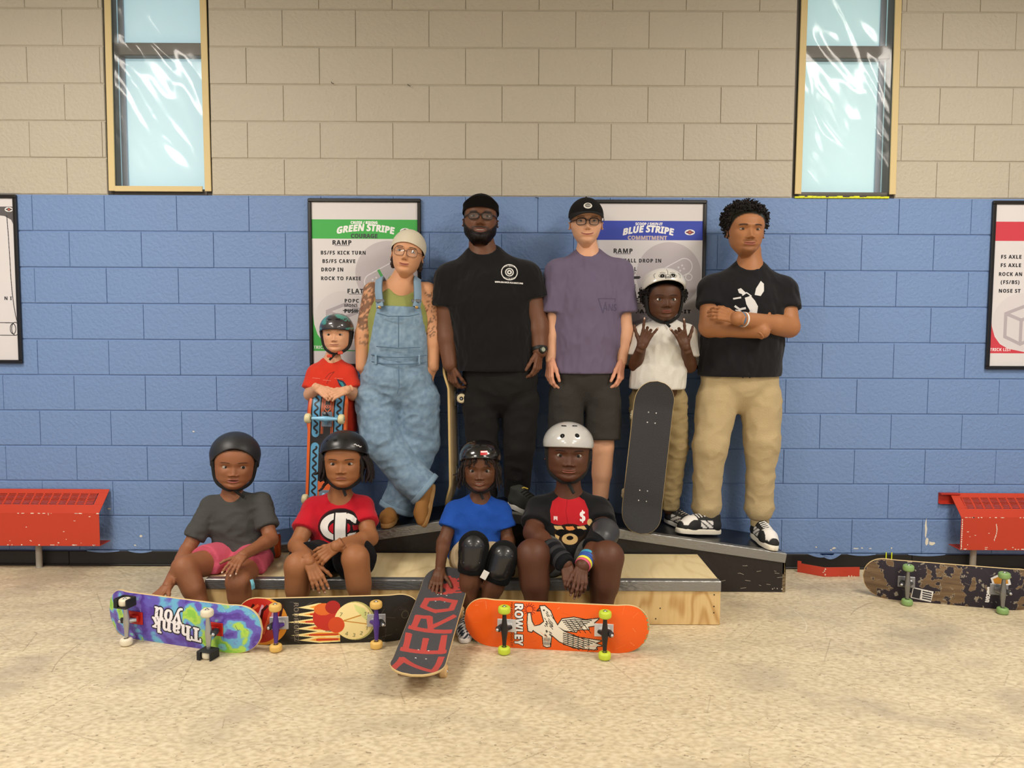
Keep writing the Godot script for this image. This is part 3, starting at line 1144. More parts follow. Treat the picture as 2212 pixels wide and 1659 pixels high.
func poster_at(left: float, top: float, label: String, which: int) -> void:
	var tl := Vector3(left, top, 0)
	var w := 0.634
	var h := 0.946
	var o := thing("framed_poster", label, "poster", Transform3D(Basis(), Vector3(tl.x + w / 2, tl.y - h / 2, 0.002)), "framed trick list posters")
	var black := plain("191615", 0.35)
	var b := 0.02
	var g := Geo.new()
	g.block(Vector3(-w / 2, h / 2 - b, 0), Vector3(w / 2, h / 2, 0.02), 0.004)
	g.block(Vector3(-w / 2, -h / 2, 0), Vector3(w / 2, -h / 2 + b, 0.02), 0.004)
	g.block(Vector3(-w / 2, -h / 2 + b - 0.002, 0), Vector3(-w / 2 + b, h / 2 - b + 0.002, 0.02), 0.004)
	g.block(Vector3(w / 2 - b, -h / 2 + b - 0.002, 0), Vector3(w / 2, h / 2 - b + 0.002, 0.02), 0.004)
	part("frame", g.mesh(), black, o)
	var k := Canvas.new(228, 348, 4.0, Color("dedadb"))
	var ink := Color("1c191b")
	var white := Color("f4f3f2")
	var hues := [Color("7a7478"), Color("3fae4c"), Color("2f44b4"), Color("cf3f4c")]
	var hu: Color = hues[which]
	if which > 0:
		k.rect(0, 37, 228, 41, hu)
		k.poly(PackedVector2Array([Vector2(0, 235), Vector2(3, 262), Vector2(10, 284), Vector2(22, 300), Vector2(40, 310), Vector2(80, 318), Vector2(140, 320), Vector2(0, 320)]), hu)
		k.text("TRICK LIST", Vector2(24, 312), 6.5, white)
	if which == 1:
		deck_sketch(k, Vector2(163, 152), Color("4fae5a"))
		box_sketch(k, Vector2(66, 252))
		k.text("CRUISE / RIDING", Vector2(113, 43.5), 5.5, white, 0.0, 0.95, 0, 0, 0.3)
		k.text("GREEN STRIPE", Vector2(116, 61), 13.5, white, 0.0, 0.98, 7.0, 0.15, 0.7)
		k.text("COURAGE", Vector2(113, 72), 8.5, Color("3a4a40"), 0, 1.05, 0, 0, 0.5)
		emblem(k, Vector2(201, 61), 11, Color("4a3040"))
		k.text("RAMP", Vector2(65, 86), 9, ink, 0, 1.1, 0, 0, 0.3, false, 6)
		k.rect(49, 92, 32, 1.2, ink)
		var ys := [108, 126, 144, 163]
		var tx := ["BS/FS KICK TURN", "BS/FS CARVE", "DROP IN", "ROCK TO FAKIE"]
		var ww := [89, 70, 41, 78]
		for q in 4: k.text(tx[q], Vector2(23 + ww[q] / 2.0, ys[q]), 7.6, ink, 0, 0.98, 0, 0, 0.25, false, 6)
		k.text("FLAT", Vector2(93, 190), 9, ink, 0, 1.1, 0, 0, 0.3, false, 6)
		k.rect(79, 196, 30, 1.2, ink)
		k.text("POPC", Vector2(85, 211), 7.6, ink, 0, 1.05, 0, 0, 0.25, false, 6)
		k.text("MONS", Vector2(83, 221), 6.5, ink, -0.03, 1.1)
		k.text("PUSH", Vector2(83, 233), 7.6, ink, 0, 1.0, 0, 0, 0.5, false, 4)
		k.line([Vector2(66, 232), Vector2(102, 233)], 1.8, ink)
	elif which == 2:
		deck_sketch(k, Vector2(156, 152), Color(0, 0, 0, 0))
		box_sketch(k, Vector2(80, 262))
		k.text("SCOOP / SHUV-IT", Vector2(112, 43.5), 5.5, white, 0, 0.95, 0, 0, 0.3)
		k.text("BLUE STRIPE", Vector2(111, 61), 13.5, white, 0.0, 0.98, 7.0, 0.15, 0.7)
		k.text("COMMITMENT", Vector2(109, 73), 8, Color("c9b6b4"), 0, 1.1, 0, 0, 0.4)
		emblem(k, Vector2(200, 61), 11, Color("7a3040"))
		k.text("RAMP", Vector2(57, 101), 9, ink, 0, 1.1, 0, 0, 0.3, false, 6)
		k.rect(41, 107, 32, 1.2, ink)
		k.text("STALL DROP IN", Vector2(96, 122), 7.6, ink, 0, 1.0, 0, 0, 0.25, false, 6)
		k.text("STALL", Vector2(70, 140), 7.6, ink, 0, 1.0, 0, 0, 0.25, false, 6)
		k.line([Vector2(70, 157), Vector2(94, 156), Vector2(72, 159), Vector2(95, 158), Vector2(74, 161), Vector2(93, 160)], 1.8, ink)
		k.ring(Vector2(81, 148), Vector2(3, 2), 1, ink)
		k.text("E", Vector2(83, 177), 7.6, ink, 0, 1, 0, 0, 0.25)
		k.text("FLAT", Vector2(103, 207), 9, ink, 0, 1.1, 0, 0, 0.3, false, 6)
		k.rect(89, 213, 30, 1.2, ink)
		k.text("FAKIE SHOV-IT", Vector2(146, 231), 7.6, ink, 0, 1.35, 0, 0, 0.25, false, 8)
	elif which == 3:
		box_sketch(k, Vector2(66, 252))
		var ys := [112, 130, 149, 167, 185]
		var tx := ["FS AXLE", "FS AXLE", "ROCK AN", "(FS/BS)", "NOSE ST"]
		for q in 5: k.text(tx[q], Vector2(38, ys[q]), 7.4, ink, 0, 1.02, 0, 0, 0.25, false, 6)
	else:
		k.poly(PackedVector2Array([Vector2(120, 18), Vector2(228, 18), Vector2(228, 60), Vector2(222, 46), Vector2(208, 38), Vector2(190, 36), Vector2(120, 36)]), Color("5d585a"))
		emblem(k, Vector2(218, 24), 9, Color("4a4448"))
		var a := []
		for q in 21:
			var t := q / 20.0
			a.append(Vector2(213 + 2 * sin(t * 5.0) + 18 * pow(t, 3.0), 37 + t * 240))
		k.line(a, 1.6, ink)
		k.ring(Vector2(217, 280), Vector2(6, 11), 1.6, ink)
		k.ring(Vector2(222, 280), Vector2(8, 14), 1.6, ink)
		k.line([Vector2(120, 266), Vector2(218, 267)], 1.6, ink)
		k.line([Vector2(120, 294), Vector2(220, 294)], 1.6, ink)
		k.text("N  I", Vector2(209, 214), 7, ink, 0, 1, 0, 0, 0.2)
	g = Geo.new()
	var hw := w / 2 - b + 0.001
	var hh := h / 2 - b + 0.001
	g.quad(Vector3(-hw, hh, 0.009), Vector3(hw, hh, 0.009), Vector3(hw, -hh, 0.009), Vector3(-hw, -hh, 0.009))
	g.quad(Vector3(hw, hh, 0.004), Vector3(-hw, hh, 0.004), Vector3(-hw, -hh, 0.004), Vector3(hw, -hh, 0.004))
	var m := plain("ffffff", 0.5, 0.0, "print%d" % which)
	m.albedo_texture = k.texture()
	m.texture_repeat = false
	part("printed_sheet", g.mesh(), m, o)

func posters() -> void:
	var tl := at(33, 420, 0.02)
	var w := 0.634
	poster_at(tl.x - w, tl.y, "framed poster with a drawn paper scroll, above the left red heater", 0)
	tl = at(664, 428, 0.02)
	poster_at(tl.x, tl.y, "framed white poster with a green band, headed green stripe courage", 1)
	tl = at(1528, 432, 0.02)
	poster_at(tl.x - w, tl.y, "framed white poster with a blue band, headed blue stripe commitment", 2)
	tl = at(2147, 433, 0.02)
	poster_at(tl.x, tl.y, "framed white poster with a red band, above the right red heater", 3)

# ---------------------------------------------------------------- skateboards
const HALF := 0.4
const WIDE := 0.103

func deck_half(x: float) -> float:
	var e := absf(x) - 0.285
	return WIDE if e <= 0.0 else WIDE * pow(maxf(0.0, 1.0 - pow(e / (HALF - 0.285), 2.3)), 0.5)

func deck_y(x: float, z: float) -> float:
	var e := maxf(0.0, absf(x) - 0.255)
	return 0.42 * e * e / (e + 0.035) + 0.011 * pow(z / WIDE, 2.0)

func deck_rows() -> Array:
	var xs := []
	for k in 61:
		var t := -1.0 + k / 30.0
		xs.append(HALF * (t * 0.55 + 0.45 * signf(t) * (1.0 - pow(1.0 - absf(t), 2.2))))
	return xs

func skateboard(label: String, xf: Transform3D, top: Material, under: Material, wheel: String, truck: String, plate: String, edge := "d9bd86", core := "e8e4da") -> Node3D:
	var o := thing("skateboard", label, "skateboard", xf)
	var xs := deck_rows()
	var nz := 11
	var a := PackedVector3Array()
	var b := PackedVector3Array()
	var ua := PackedVector2Array()
	var ug := PackedVector2Array()
	var rim := [[], []]
	for x in xs:
		var w := deck_half(x)
		for q in nz:
			var z := lerpf(-w, w, q / float(nz - 1))
			a.append(Vector3(x, deck_y(x, z), z))
			b.append(Vector3(x, deck_y(x, z) - 0.0115, z))
			ua.append(Vector2((x + HALF) / (2 * HALF), (WIDE - z) / (2 * WIDE)))
			ug.append(Vector2((x + HALF) / (2 * HALF), (WIDE + z) / (2 * WIDE)))
		rim[0].append(Vector3(x, deck_y(x, -w), -w))
		rim[1].append(Vector3(x, deck_y(x, w), w))
	var loop: Array = rim[0].duplicate()
	for q in range(rim[1].size() - 1, -1, -1): loop.append(rim[1][q])
	var deck := Geo.new()
	var layers := [0.0, -0.0025, -0.0032, -0.0083, -0.009, -0.0115]
	var outw := [0.0, 0.0015, 0.002, 0.002, 0.0015, 0.0]
	var pts := PackedVector3Array()
	for l in layers.size():
		for p in loop:
			var n := Vector3(signf(p.x) * maxf(0.0, absf(p.x) - 0.285) / 0.115, 0, p.z / WIDE).normalized()
			pts.append(p + Vector3(0, layers[l], 0) + n * outw[l])
	deck.sheet(pts, loop.size(), true, Color.WHITE)
	var body := part("deck", deck.mesh(), plain(edge, 0.6), o, Transform3D(), "maple ply edge")
	var g := Geo.new()
	g.sheet(a, nz, false, Color.WHITE, PackedColorArray(), ug, true)
	part("grip_sheet", g.mesh(), top, body)
	g = Geo.new()
	g.sheet(b, nz, false, Color.WHITE, PackedColorArray(), ua)
	part("underside_print", g.mesh(), under, body)
	var metal := plain(truck, 0.32, 0.9 if truck == "b9bbbd" or truck == "8f9092" else 0.1)
	var silver := plain("c9c9c9", 0.25, 0.9)
	for e in [-1.0, 1.0]:
		var t := Node3D.new()
		t.name = "truck"
		o.add_child(t, true)
		t.position = Vector3(e * 0.207, -0.0115, 0)
		g = Geo.new()
		g.block(Vector3(-0.04, -0.006, -0.028), Vector3(0.04, 0.0, 0.028), 0.002)
		g.block(Vector3(-0.022, -0.02, -0.014), Vector3(0.026, -0.006, 0.014), 0.004)
		part("baseplate", g.mesh(), plain(plate, 0.35, 0.3), t)
		g = Geo.new()
		var path := PackedVector3Array()
		var rad := PackedFloat32Array()
		for q in 17:
			var s := -1.0 + q / 8.0
			path.append(Vector3(e * 0.004, -0.05 + 0.004 * (1.0 - absf(s)), s * 0.068))
			rad.append(lerpf(0.0085, 0.016, pow(1.0 - absf(s), 1.5)))
		g.tube(path, rad, 12)
		g.tube(PackedVector3Array([Vector3(e * 0.006, -0.048, 0), Vector3(-e * 0.022, -0.02, 0)]), PackedFloat32Array([0.013, 0.008]), 10)
		part("hanger", g.mesh(), metal, t)
		g = Geo.new()
		g.tube(PackedVector3Array([Vector3(e * 0.004, -0.053, -0.106), Vector3(e * 0.004, -0.053, 0.106)]), PackedFloat32Array([0.0042]), 8)
		part("axle", g.mesh(), silver, t)
		g = Geo.new()
		var kx := Transform3D(Basis(Vector3(0, 0, 1), e * 0.35), Vector3(e * 0.02, -0.02, 0))
		g.lathe([Vector2(0.0, 0.005), Vector2(0.012, 0.005), Vector2(0.013, -0.012), Vector2(0.011, -0.02), Vector2(0.013, -0.03), Vector2(0.009, -0.033), Vector2(0.0, -0.033)], kx, 14)
		part("bushing", g.mesh(), plain("2a2a2c", 0.6), t)
		g = Geo.new()
		g.lathe([Vector2(0.0, -0.046), Vector2(0.005, -0.045), Vector2(0.008, -0.041), Vector2(0.008, -0.033), Vector2(0.0, -0.033)], kx, 6)
		part("kingpin_nut", g.mesh(), silver, t)
		for q in 4:
			g = Geo.new()
			g.lathe([Vector2(0.0, 0.0016), Vector2(0.003, 0.0014), Vector2(0.0042, 0.0)], Transform3D(Basis(), Vector3(-0.027 + 0.054 * (q % 2), 0.0115 + 0.0002, -0.0205 + 0.041 * (q / 2))), 10)
			part("bolt", g.mesh(), silver, t)
		for s in [-1.0, 1.0]:
			g = Geo.new()
			var ax := Transform3D(Basis(Vector3(1, 0, 0), PI / 2), Vector3(e * 0.004, -0.053, s * 0.0875))
			g.lathe([Vector2(0.011, -0.0155), Vector2(0.019, -0.0155), Vector2(0.0245, -0.012), Vector2(0.0265, -0.006), Vector2(0.0265, 0.006), Vector2(0.0245, 0.012), Vector2(0.019, 0.0155), Vector2(0.011, 0.0155), Vector2(0.0105, 0.012), Vector2(0.0105, -0.012), Vector2(0.011, -0.0155)], ax, 24)
			var w := part("wheel", g.mesh(), plain(wheel, 0.45), t)
			g = Geo.new()
			g.lathe([Vector2(0.0, 0.0125), Vector2(0.0105, 0.0125), Vector2(0.0105, -0.0125), Vector2(0.0, -0.0125)], ax, 14)
			part("bearing", g.mesh(), plain("3a3a3c", 0.4, 0.7), w)
			g = Geo.new()
			g.lathe([Vector2(0.0, s * 0.017), Vector2(0.006, s * 0.017), Vector2(0.006, s * 0.0125)], Transform3D(Basis(Vector3(1, 0, 0), PI / 2), ax.origin), 6)
			part("axle_nut", g.mesh(), silver, w)
	return o

func printed(k: Canvas, rough := 0.4) -> StandardMaterial3D:
	var m := StandardMaterial3D.new()
	m.albedo_texture = k.texture()
	m.texture_repeat = false
	m.roughness = rough
	return m

func grip_tape(hex := "3b3a3b") -> StandardMaterial3D:
	var m := plain(hex, 0.95, 0.0, "grip")
	m.normal_enabled = true
	m.normal_texture = grain
	m.normal_scale = 1.2
	m.uv1_triplanar = true
	m.uv1_scale = Vector3.ONE * 14
	return m

func scuff(k: Canvas, count: int, seed_: int, tones: Array, longest := 4.0) -> void:
	var r := RandomNumberGenerator.new()
	r.seed = seed_
	for q in count:
		var p := Vector2(r.randf() * k.w / k.s, r.randf() * k.h / k.s)
		var d := Vector2.from_angle(r.randfn(0.0, 0.8)) * r.randf_range(0.2, longest)
		k.line([p, p + d], r.randf_range(0.06, 0.16), Color(tones[q % tones.size()]))

func on_edge(cx: float, cz: float, dx: float, dz: float, lean := 0.0) -> Transform3D:      # underside to the front, long side on the floor
	var x := Vector3(dx, 0, dz).normalized()
	var y := Vector3(dz, 0, -dx).normalized()
	var b := Basis(x, y, Vector3.UP)
	return Transform3D(Basis(x, lean) * b, Vector3(cx, 0.1035, cz))

func tie_dye() -> Canvas:
	var k := Canvas.new(80, 20.6, 9.0, Color.BLACK)
	var n := FastNoiseLite.new()
	n.seed = 6
	n.frequency = 0.045
	var hues := [Color("8fce4e"), Color("b6dd5a"), Color("6fb6dc"), Color("6a5fc0"), Color("5a3fa2"), Color("7a68c8"), Color("86d0c8")]
	for y in k.h:
		for x in k.w:
			var p := Vector2(x, y) / k.s
			var d := minf(p.distance_to(Vector2(68, 14)), p.distance_to(Vector2(52, 3)) + 2.0)
			var t := n.get_noise_2d(p.x, p.y * 1.6) * 4.2 + sin(d * 0.8) * 0.9 + 2.4
			if p.x > 22 and p.x < 44: t = t * 0.5 + 2.0
			var q := posmod(int(floor(t)), 7)
			k.im.set_pixel(x, y, hues[q].lerp(hues[(q + 1) % 7], smoothstep(0.25, 0.9, t - floor(t))))
	for c in [Color("18141f"), Color("f6f2f6")]:
		var fat := 0.75 if c.r < 0.5 else 0.22
		k.text("you", Vector2(36.5, 6.4), 6.0, c, PI + 0.1, 0.95, 0, 0.0, fat, true)
		k.text("Thank", Vector2(40.5, 13.4), 6.0, c, PI + 0.1, 0.95, 0, 0.0, fat, true)
	scuff(k, 30, 3, ["4a3f66", "cfd8e6"], 3.0)
	return k

func clock_deck() -> Canvas:
	var k := Canvas.new(80, 20.6, 9.0, Color("17130f"))
	scuff(k, 160, 12, ["3a332c", "2a241e", "6d645a"], 5.0)
	var red := Color("c2281a")
	var orange := Color("ee9a2c")
	var cream := Color("f6e2a0")
	# flaming disc at the left end
	k.oval(Vector2(12, 10), Vector2(11, 10.5), orange)
	k.oval(Vector2(10, 9.5), Vector2(10.5, 10), red)
	for q in 7: k.line([Vector2(2 + q * 2.6, 17 - q % 3 * 2), Vector2(5 + q * 2.4, 9 - q % 2 * 4), Vector2(8 + q * 2.1, 3)], 1.1, [Color("40100c"), Color("e8643a"), Color("d8a0b0")][q % 3])
	# dripping hand and dial
	for s in [[4.0, 14, 27.0], [7.0, 12, 24.5], [10.2, 12, 22.5], [13.2, 12, 26.0], [16.2, 14, 24.0], [18.6, 11, 27.0]]:
		k.poly(PackedVector2Array([Vector2(s[2], s[0]), Vector2(36, s[0] - 1.7), Vector2(45, s[0] - 1.0), Vector2(45, s[0] + 1.2), Vector2(36, s[0] + 1.5)]), cream)
		k.poly(PackedVector2Array([Vector2(s[2] + 5, s[0]), Vector2(36, s[0] - 1.0), Vector2(45, s[0] - 0.6), Vector2(45, s[0] + 0.6), Vector2(36, s[0] + 0.8)]), orange)
		k.line([Vector2(s[2] + 8, s[0]), Vector2(44, s[0])], 0.7, red)
	k.oval(Vector2(40, 8.5), Vector2(6.5, 6), red)
	k.oval(Vector2(38, 5), Vector2(4, 2.6), Color("e06a22"))
	k.oval(Vector2(42, 4.2), Vector2(3.2, 2.8), Color("a81c14"))
	k.oval(Vector2(51.5, 10.6), Vector2(8.6, 8.6), Color("b9b26a"))
	k.oval(Vector2(50.8, 10.6), Vector2(8.2, 8.2), cream)
	k.poly(PackedVector2Array([Vector2(51, 3.2), Vector2(55.5, 5.0), Vector2(58, 9), Vector2(58.6, 12), Vector2(55, 9), Vector2(52, 6)]), Color("d8dc8a"))
	var nums := ["12", "1", "2", "3", "4", "5", "6", "7", "8", "9", "10", "11"]
	for q in 12:
		var a := TAU * q / 12
		if sin(a) > -0.75: k.text(nums[q], Vector2(51, 10.6) + Vector2(cos(a), sin(a)) * 6.3, 1.7, Color("8f8a5a"), 0.2)
	k.line([Vector2(44, 11), Vector2(54, 8)], 0.5, Color("c88a2a"))
	k.line([Vector2(45, 10), Vector2(57, 12)], 0.4, Color("c88a2a"))
	k.oval(Vector2(43.5, 12.0), Vector2(3.5, 3.6), Color("d4481c"))
	k.text("RODRIGUEZ", Vector2(26.5, 10.5), 2.0, Color("7d7264"), PI / 2, 1.1)
	k.ring(Vector2(73, 9), Vector2(1.4, 1.6), 0.25, Color("565040"))
	return k

func eagle_deck() -> Canvas:
	var k := Canvas.new(80, 20.6, 10.0, Color("f0600f"))
	var ink := Color("1d1612")
	var pale := Color("ece4d2")
	k.text("ROWLEY", Vector2(24.5, 10.2), 3.4, ink, PI / 2, 0.98, 0, 0, 0.42)
	k.text("ROWLEY", Vector2(24.5, 10.2), 3.4, Color("f3f3f3"), PI / 2, 0.98, 0, 0, 0.12)
	k.text("FREEDOM HARDWOOD CO", Vector2(21.4, 10.2), 0.9, Color("6a2408"), PI / 2, 1.25)
	# sun burst
	for q in 14:
		var a := TAU * q / 14
		k.line([Vector2(29, 3.2) + Vector2.from_angle(a) * 1.7, Vector2(29, 3.2) + Vector2.from_angle(a + 0.12) * 2.6], 0.3, Color("8f1c0a"))
	k.ring(Vector2(29, 3.2), Vector2(1.5, 1.5), 0.3, Color("8f1c0a"))
	var body := [
		PackedVector2Array([Vector2(33.5, 1.6), Vector2(35.5, 1.4), Vector2(38, 3.4), Vector2(39.6, 7), Vector2(41.5, 10), Vector2(46, 13.5), Vector2(58, 17.6), Vector2(57, 19.4), Vector2(48, 19), Vector2(42, 16.5), Vector2(38.5, 13.5), Vector2(38, 19), Vector2(36.5, 19.4), Vector2(35.2, 18.8), Vector2(34.8, 14.5), Vector2(31, 12.2), Vector2(29.5, 10.6), Vector2(33.5, 9.6), Vector2(35.4, 8), Vector2(34.6, 5.4)]),
		PackedVector2Array([Vector2(41, 9.6), Vector2(43, 6.5), Vector2(48, 5.6), Vector2(53, 6.4), Vector2(58.5, 5.6), Vector2(56.5, 7.4), Vector2(57.2, 8.6), Vector2(54, 9.2), Vector2(54.4, 10.4), Vector2(50, 10.6), Vector2(49, 11.8), Vector2(44, 11.4)]),
		PackedVector2Array([Vector2(41.5, 11), Vector2(50, 14.2), Vector2(59.6, 15.2), Vector2(57, 16.4), Vector2(60, 17.4), Vector2(56.4, 18), Vector2(58, 19.2), Vector2(50, 18.4), Vector2(44, 16.6)]),
		PackedVector2Array([Vector2(28.4, 4.8), Vector2(29.4, 4.6), Vector2(30, 8), Vector2(31.4, 10.6), Vector2(30, 12.8), Vector2(28.6, 12.4), Vector2(28.2, 9)]),
	]
	for p in body:
		var loop := Array(p)
		loop.append(p[0])
		k.line(loop, 0.75, ink)
	for p in body: k.poly(p, pale)
	var r := RandomNumberGenerator.new()
	r.seed = 2
	for q in 7:      # rows of long feathers, each outlined
		var s := Vector2(43.5, 12.6 + q * 0.85)
		k.line([s, s + Vector2(5.5, 1.3), s + Vector2(13.5 - q * 1.1, 3.4 - q * 0.2)], 0.36, ink)
		for e in 5: k.line([s + Vector2(1.6 + e * 2.2, 0.5 + e * 0.55), s + Vector2(2.4 + e * 2.2, -0.3 + e * 0.55)], 0.28, ink)
		var u := Vector2(43 + q * 0.6, 7.2 + q * 0.72)
		k.line([u, u + Vector2(5, -0.9), u + Vector2(12.5 - q * 1.5, -0.7)], 0.34, ink)
		for e in 4: k.line([u + Vector2(1.4 + e * 2.2, -0.4), u + Vector2(2.1 + e * 2.2, 0.5)], 0.26, ink)
	for q in 44:
		var s := Vector2(r.randf_range(35.4, 39), r.randf_range(3.5, 14.5))
		k.line([s, s + Vector2(0.5, 0.6)], 0.26, ink)
	for q in 5: k.line([Vector2(35.4 + q * 0.6, 15), Vector2(35.6 + q * 0.6, 18.6)], 0.26, ink)
	k.oval(Vector2(35.2, 3.2), Vector2(0.4, 0.35), ink)
	k.line([Vector2(33.4, 2.2), Vector2(32.2, 3.6), Vector2(33.6, 3.4)], 0.5, ink)
	scuff(k, 46, 8, ["f3824a", "d94e08", "f7a072"], 5.0)
	for q in 40:
		var a := r.randf_range(-1.2, 1.2)
		k.oval(Vector2(72, 10.3) + Vector2(cos(a) * 7.6, sin(a) * 10.0), Vector2(0.5, 0.3), Color("8c9a6a"))
	return k

func worn_deck() -> Canvas:
	var k := Canvas.new(80, 20.6, 9.0, Color.BLACK)
	var n := FastNoiseLite.new()
	n.seed = 17
	n.frequency = 0.13
	n.fractal_octaves = 5
	for y in k.h:
		for x in k.w:
			var p := Vector2(x, y) / k.s
			var bare := 0.9 - absf(p.x - 38) / 17.0 - absf(p.y - 10.5) / 26.0
			bare = maxf(bare, 0.9 - absf(p.x - 5) / 9.0)
			bare = maxf(bare, 0.9 - absf(p.x - 77) / 9.0)
			var t := bare + n.get_noise_2d(p.x, p.y) * 1.4
			var c := Color("241c28")
			if t > 0.42: c = Color("7a6246").lerp(Color("5f4a33"), clampf(n.get_noise_2d(p.x * 0.3, p.y * 3.0) + 0.4, 0.0, 1.0))
			elif t > 0.34: c = Color("93866f")
			elif n.get_noise_2d(p.x * 1.3 + 60, p.y * 1.3) > 0.42: c = Color("8f8676")
			k.im.set_pixel(x, y, c)
	var wt := Color("e8e6e2")
	k.poly(PackedVector2Array([Vector2(22.5, 12.8), Vector2(32, 14.2), Vector2(31.2, 20), Vector2(21.8, 18.6)]), wt)
	k.poly(PackedVector2Array([Vector2(22.8, 13.4), Vector2(26.4, 14), Vector2(25.8, 18.8), Vector2(22.2, 18.2)]), Color("2b2830"))
	for q in 4: k.line([Vector2(27.2, 14.6 + q * 1.2), Vector2(31, 15.2 + q * 1.2)], 0.7, Color("2b2830"))
	k.poly(PackedVector2Array([Vector2(57, 5), Vector2(61, 2.6), Vector2(65, 3.2), Vector2(66, 7.4), Vector2(62, 9), Vector2(58, 8.4)]), wt)
	k.poly(PackedVector2Array([Vector2(58, 5.4), Vector2(61.4, 3.6), Vector2(64.2, 4.2), Vector2(64.8, 7), Vector2(61.6, 8), Vector2(58.8, 7.6)]), Color("c98a2a"))
	k.text("bacon", Vector2(56.6, 13.5), 2.0, wt, PI / 2 + 0.08, 1.0, 0, 0, 0.15)
	scuff(k, 60, 31, ["8f8676", "3a3038"], 3.0)
	return k

func wave_deck() -> Canvas:
	var k := Canvas.new(80, 20.6, 9.0, Color("231f1f"))
	var orange := Color("e2652a")
	var sky := Color("5da2cc")
	k.rect(0, 0, 80, 1.5, orange)
	k.rect(0, 19.1, 80, 1.5, orange)
	for side in 2:
		var y := 4.3 if side == 0 else 16.3
		k.rect(3, y - 2.0, 24, 4.0, sky)
		k.oval(Vector2(27, y), Vector2(2, 2.0), sky)
		k.rect(34, y - 2.2, 40, 4.4, sky)
		k.oval(Vector2(34, y), Vector2(2.2, 2.2), sky)
		for seg in [[2.0, 27.0], [34.0, 74.0]]:
			var p := []
			var x: float = seg[0]
			while x < seg[1]:
				p.append(Vector2(x, y + 0.9 * sin(x * 1.5)))
				x += 0.3
			k.line(p, 0.95, Color("241f20"))
	# arched panel with a crowned face in line
	var arch := [Vector2(27, 7.4), Vector2(7, 7.4), Vector2(4.6, 8.4), Vector2(3.6, 10.3), Vector2(4.6, 12.2), Vector2(7, 13.2), Vector2(27, 13.2)]
	k.line(arch, 0.55, orange)
	var inner := [Vector2(27, 8.2), Vector2(7.4, 8.2), Vector2(5.4, 9.2), Vector2(4.8, 10.3), Vector2(5.4, 11.4), Vector2(7.4, 12.4), Vector2(27, 12.4)]
	k.line(inner, 0.3, orange)
	k.line([Vector2(9.4, 8.8), Vector2(14, 8.8), Vector2(15.6, 10.3), Vector2(14, 11.8), Vector2(9.4, 11.8), Vector2(9.4, 8.8)], 0.45, orange)
	k.ring(Vector2(12.6, 10.3), Vector2(0.8, 1.1), 0.35, orange)
	k.oval(Vector2(12.6, 10.3), Vector2(0.35, 0.45), orange)
	for q in 3: k.line([Vector2(9, 9.1 + q * 1.2), Vector2(7.6, 8.9 + q * 1.4), Vector2(9, 9.6 + q * 1.2)], 0.35, orange)
	k.oval(Vector2(18, 12.2), Vector2(0.7, 1.4), Color("8fb0be"))
	k.oval(Vector2(18, 8.6), Vector2(0.6, 0.8), Color("c9422e"))
	k.poly(PackedVector2Array([Vector2(37, 6), Vector2(38, 9.5), Vector2(42, 9.6), Vector2(43, 7), Vector2(46, 10.3), Vector2(42, 14), Vector2(38, 11)]), Color("f0d84a"))
	k.rect(52, 6.5, 18, 7.5, orange)
	k.im.flip_x()      # the arch stands at the nose
	return k

func zero_grip() -> Canvas:
	# the words run from the low end to the high one: x along the deck
	var k := Canvas.new(80, 20.6, 9.0, Color("454346"))
	var red := Color("b5443d")
	var r := RandomNumberGenerator.new()
	r.seed = 5
	for q in 900:
		var p := Vector2(r.randf() * 80, r.randf() * 20.6)
		k.oval(p, Vector2(0.12, 0.12), Color("5a585a") if q % 2 else Color("333134"))
	var strokes := [
		[Vector2(3.5, 2.4), Vector2(14.5, 3.4), Vector2(4.5, 17.6), Vector2(17, 18.2)],
		[Vector2(20.4, 1.8), Vector2(21, 18.6)], [Vector2(20, 3.2), Vector2(30.5, 2.4)], [Vector2(20.6, 10.2), Vector2(29, 9.6)], [Vector2(20.6, 17.6), Vector2(32, 17.0)],
		[Vector2(35.4, 2.0), Vector2(35, 18.8)], [Vector2(35.4, 3.0), Vector2(44, 3.4), Vector2(45, 8.2), Vector2(36, 10.2)], [Vector2(38, 10.2), Vector2(46.4, 18.2)],
		[Vector2(50, 10), Vector2(52, 16.4), Vector2(58, 17), Vector2(60, 10), Vector2(58, 4.4), Vector2(52, 4), Vector2(50, 10)],
	]
	# the two bars of the R and E are laid as thick uneven paint
	for s in strokes:
		for q in 3:
			var wob := []
			for p in s: wob.append(p + Vector2(r.randf_range(-0.35, 0.35), r.randf_range(-0.35, 0.35)))
			k.line(wob, 2.3, red)
	var skull := PackedVector2Array()
	for q in 30:
		var a := TAU * q / 30
		var rr := 6.6 + 0.5 * sin(q * 2.3)
		skull.append(Vector2(69.5, 10.3) + Vector2(cos(a) * rr * 0.85, sin(a) * rr))
	k.poly(skull, red)
	for q in 5: k.rect(65.4 + q * 1.9, 15.4, 1.2, 3.4, red)
	for s in [-1.0, 1.0]: k.oval(Vector2(69.5 + s * 2.7, 9.4), Vector2(1.6, 1.9), Color("454346"))
	k.oval(Vector2(69.5, 13.4), Vector2(0.5, 0.9), Color("454346"))
	return k

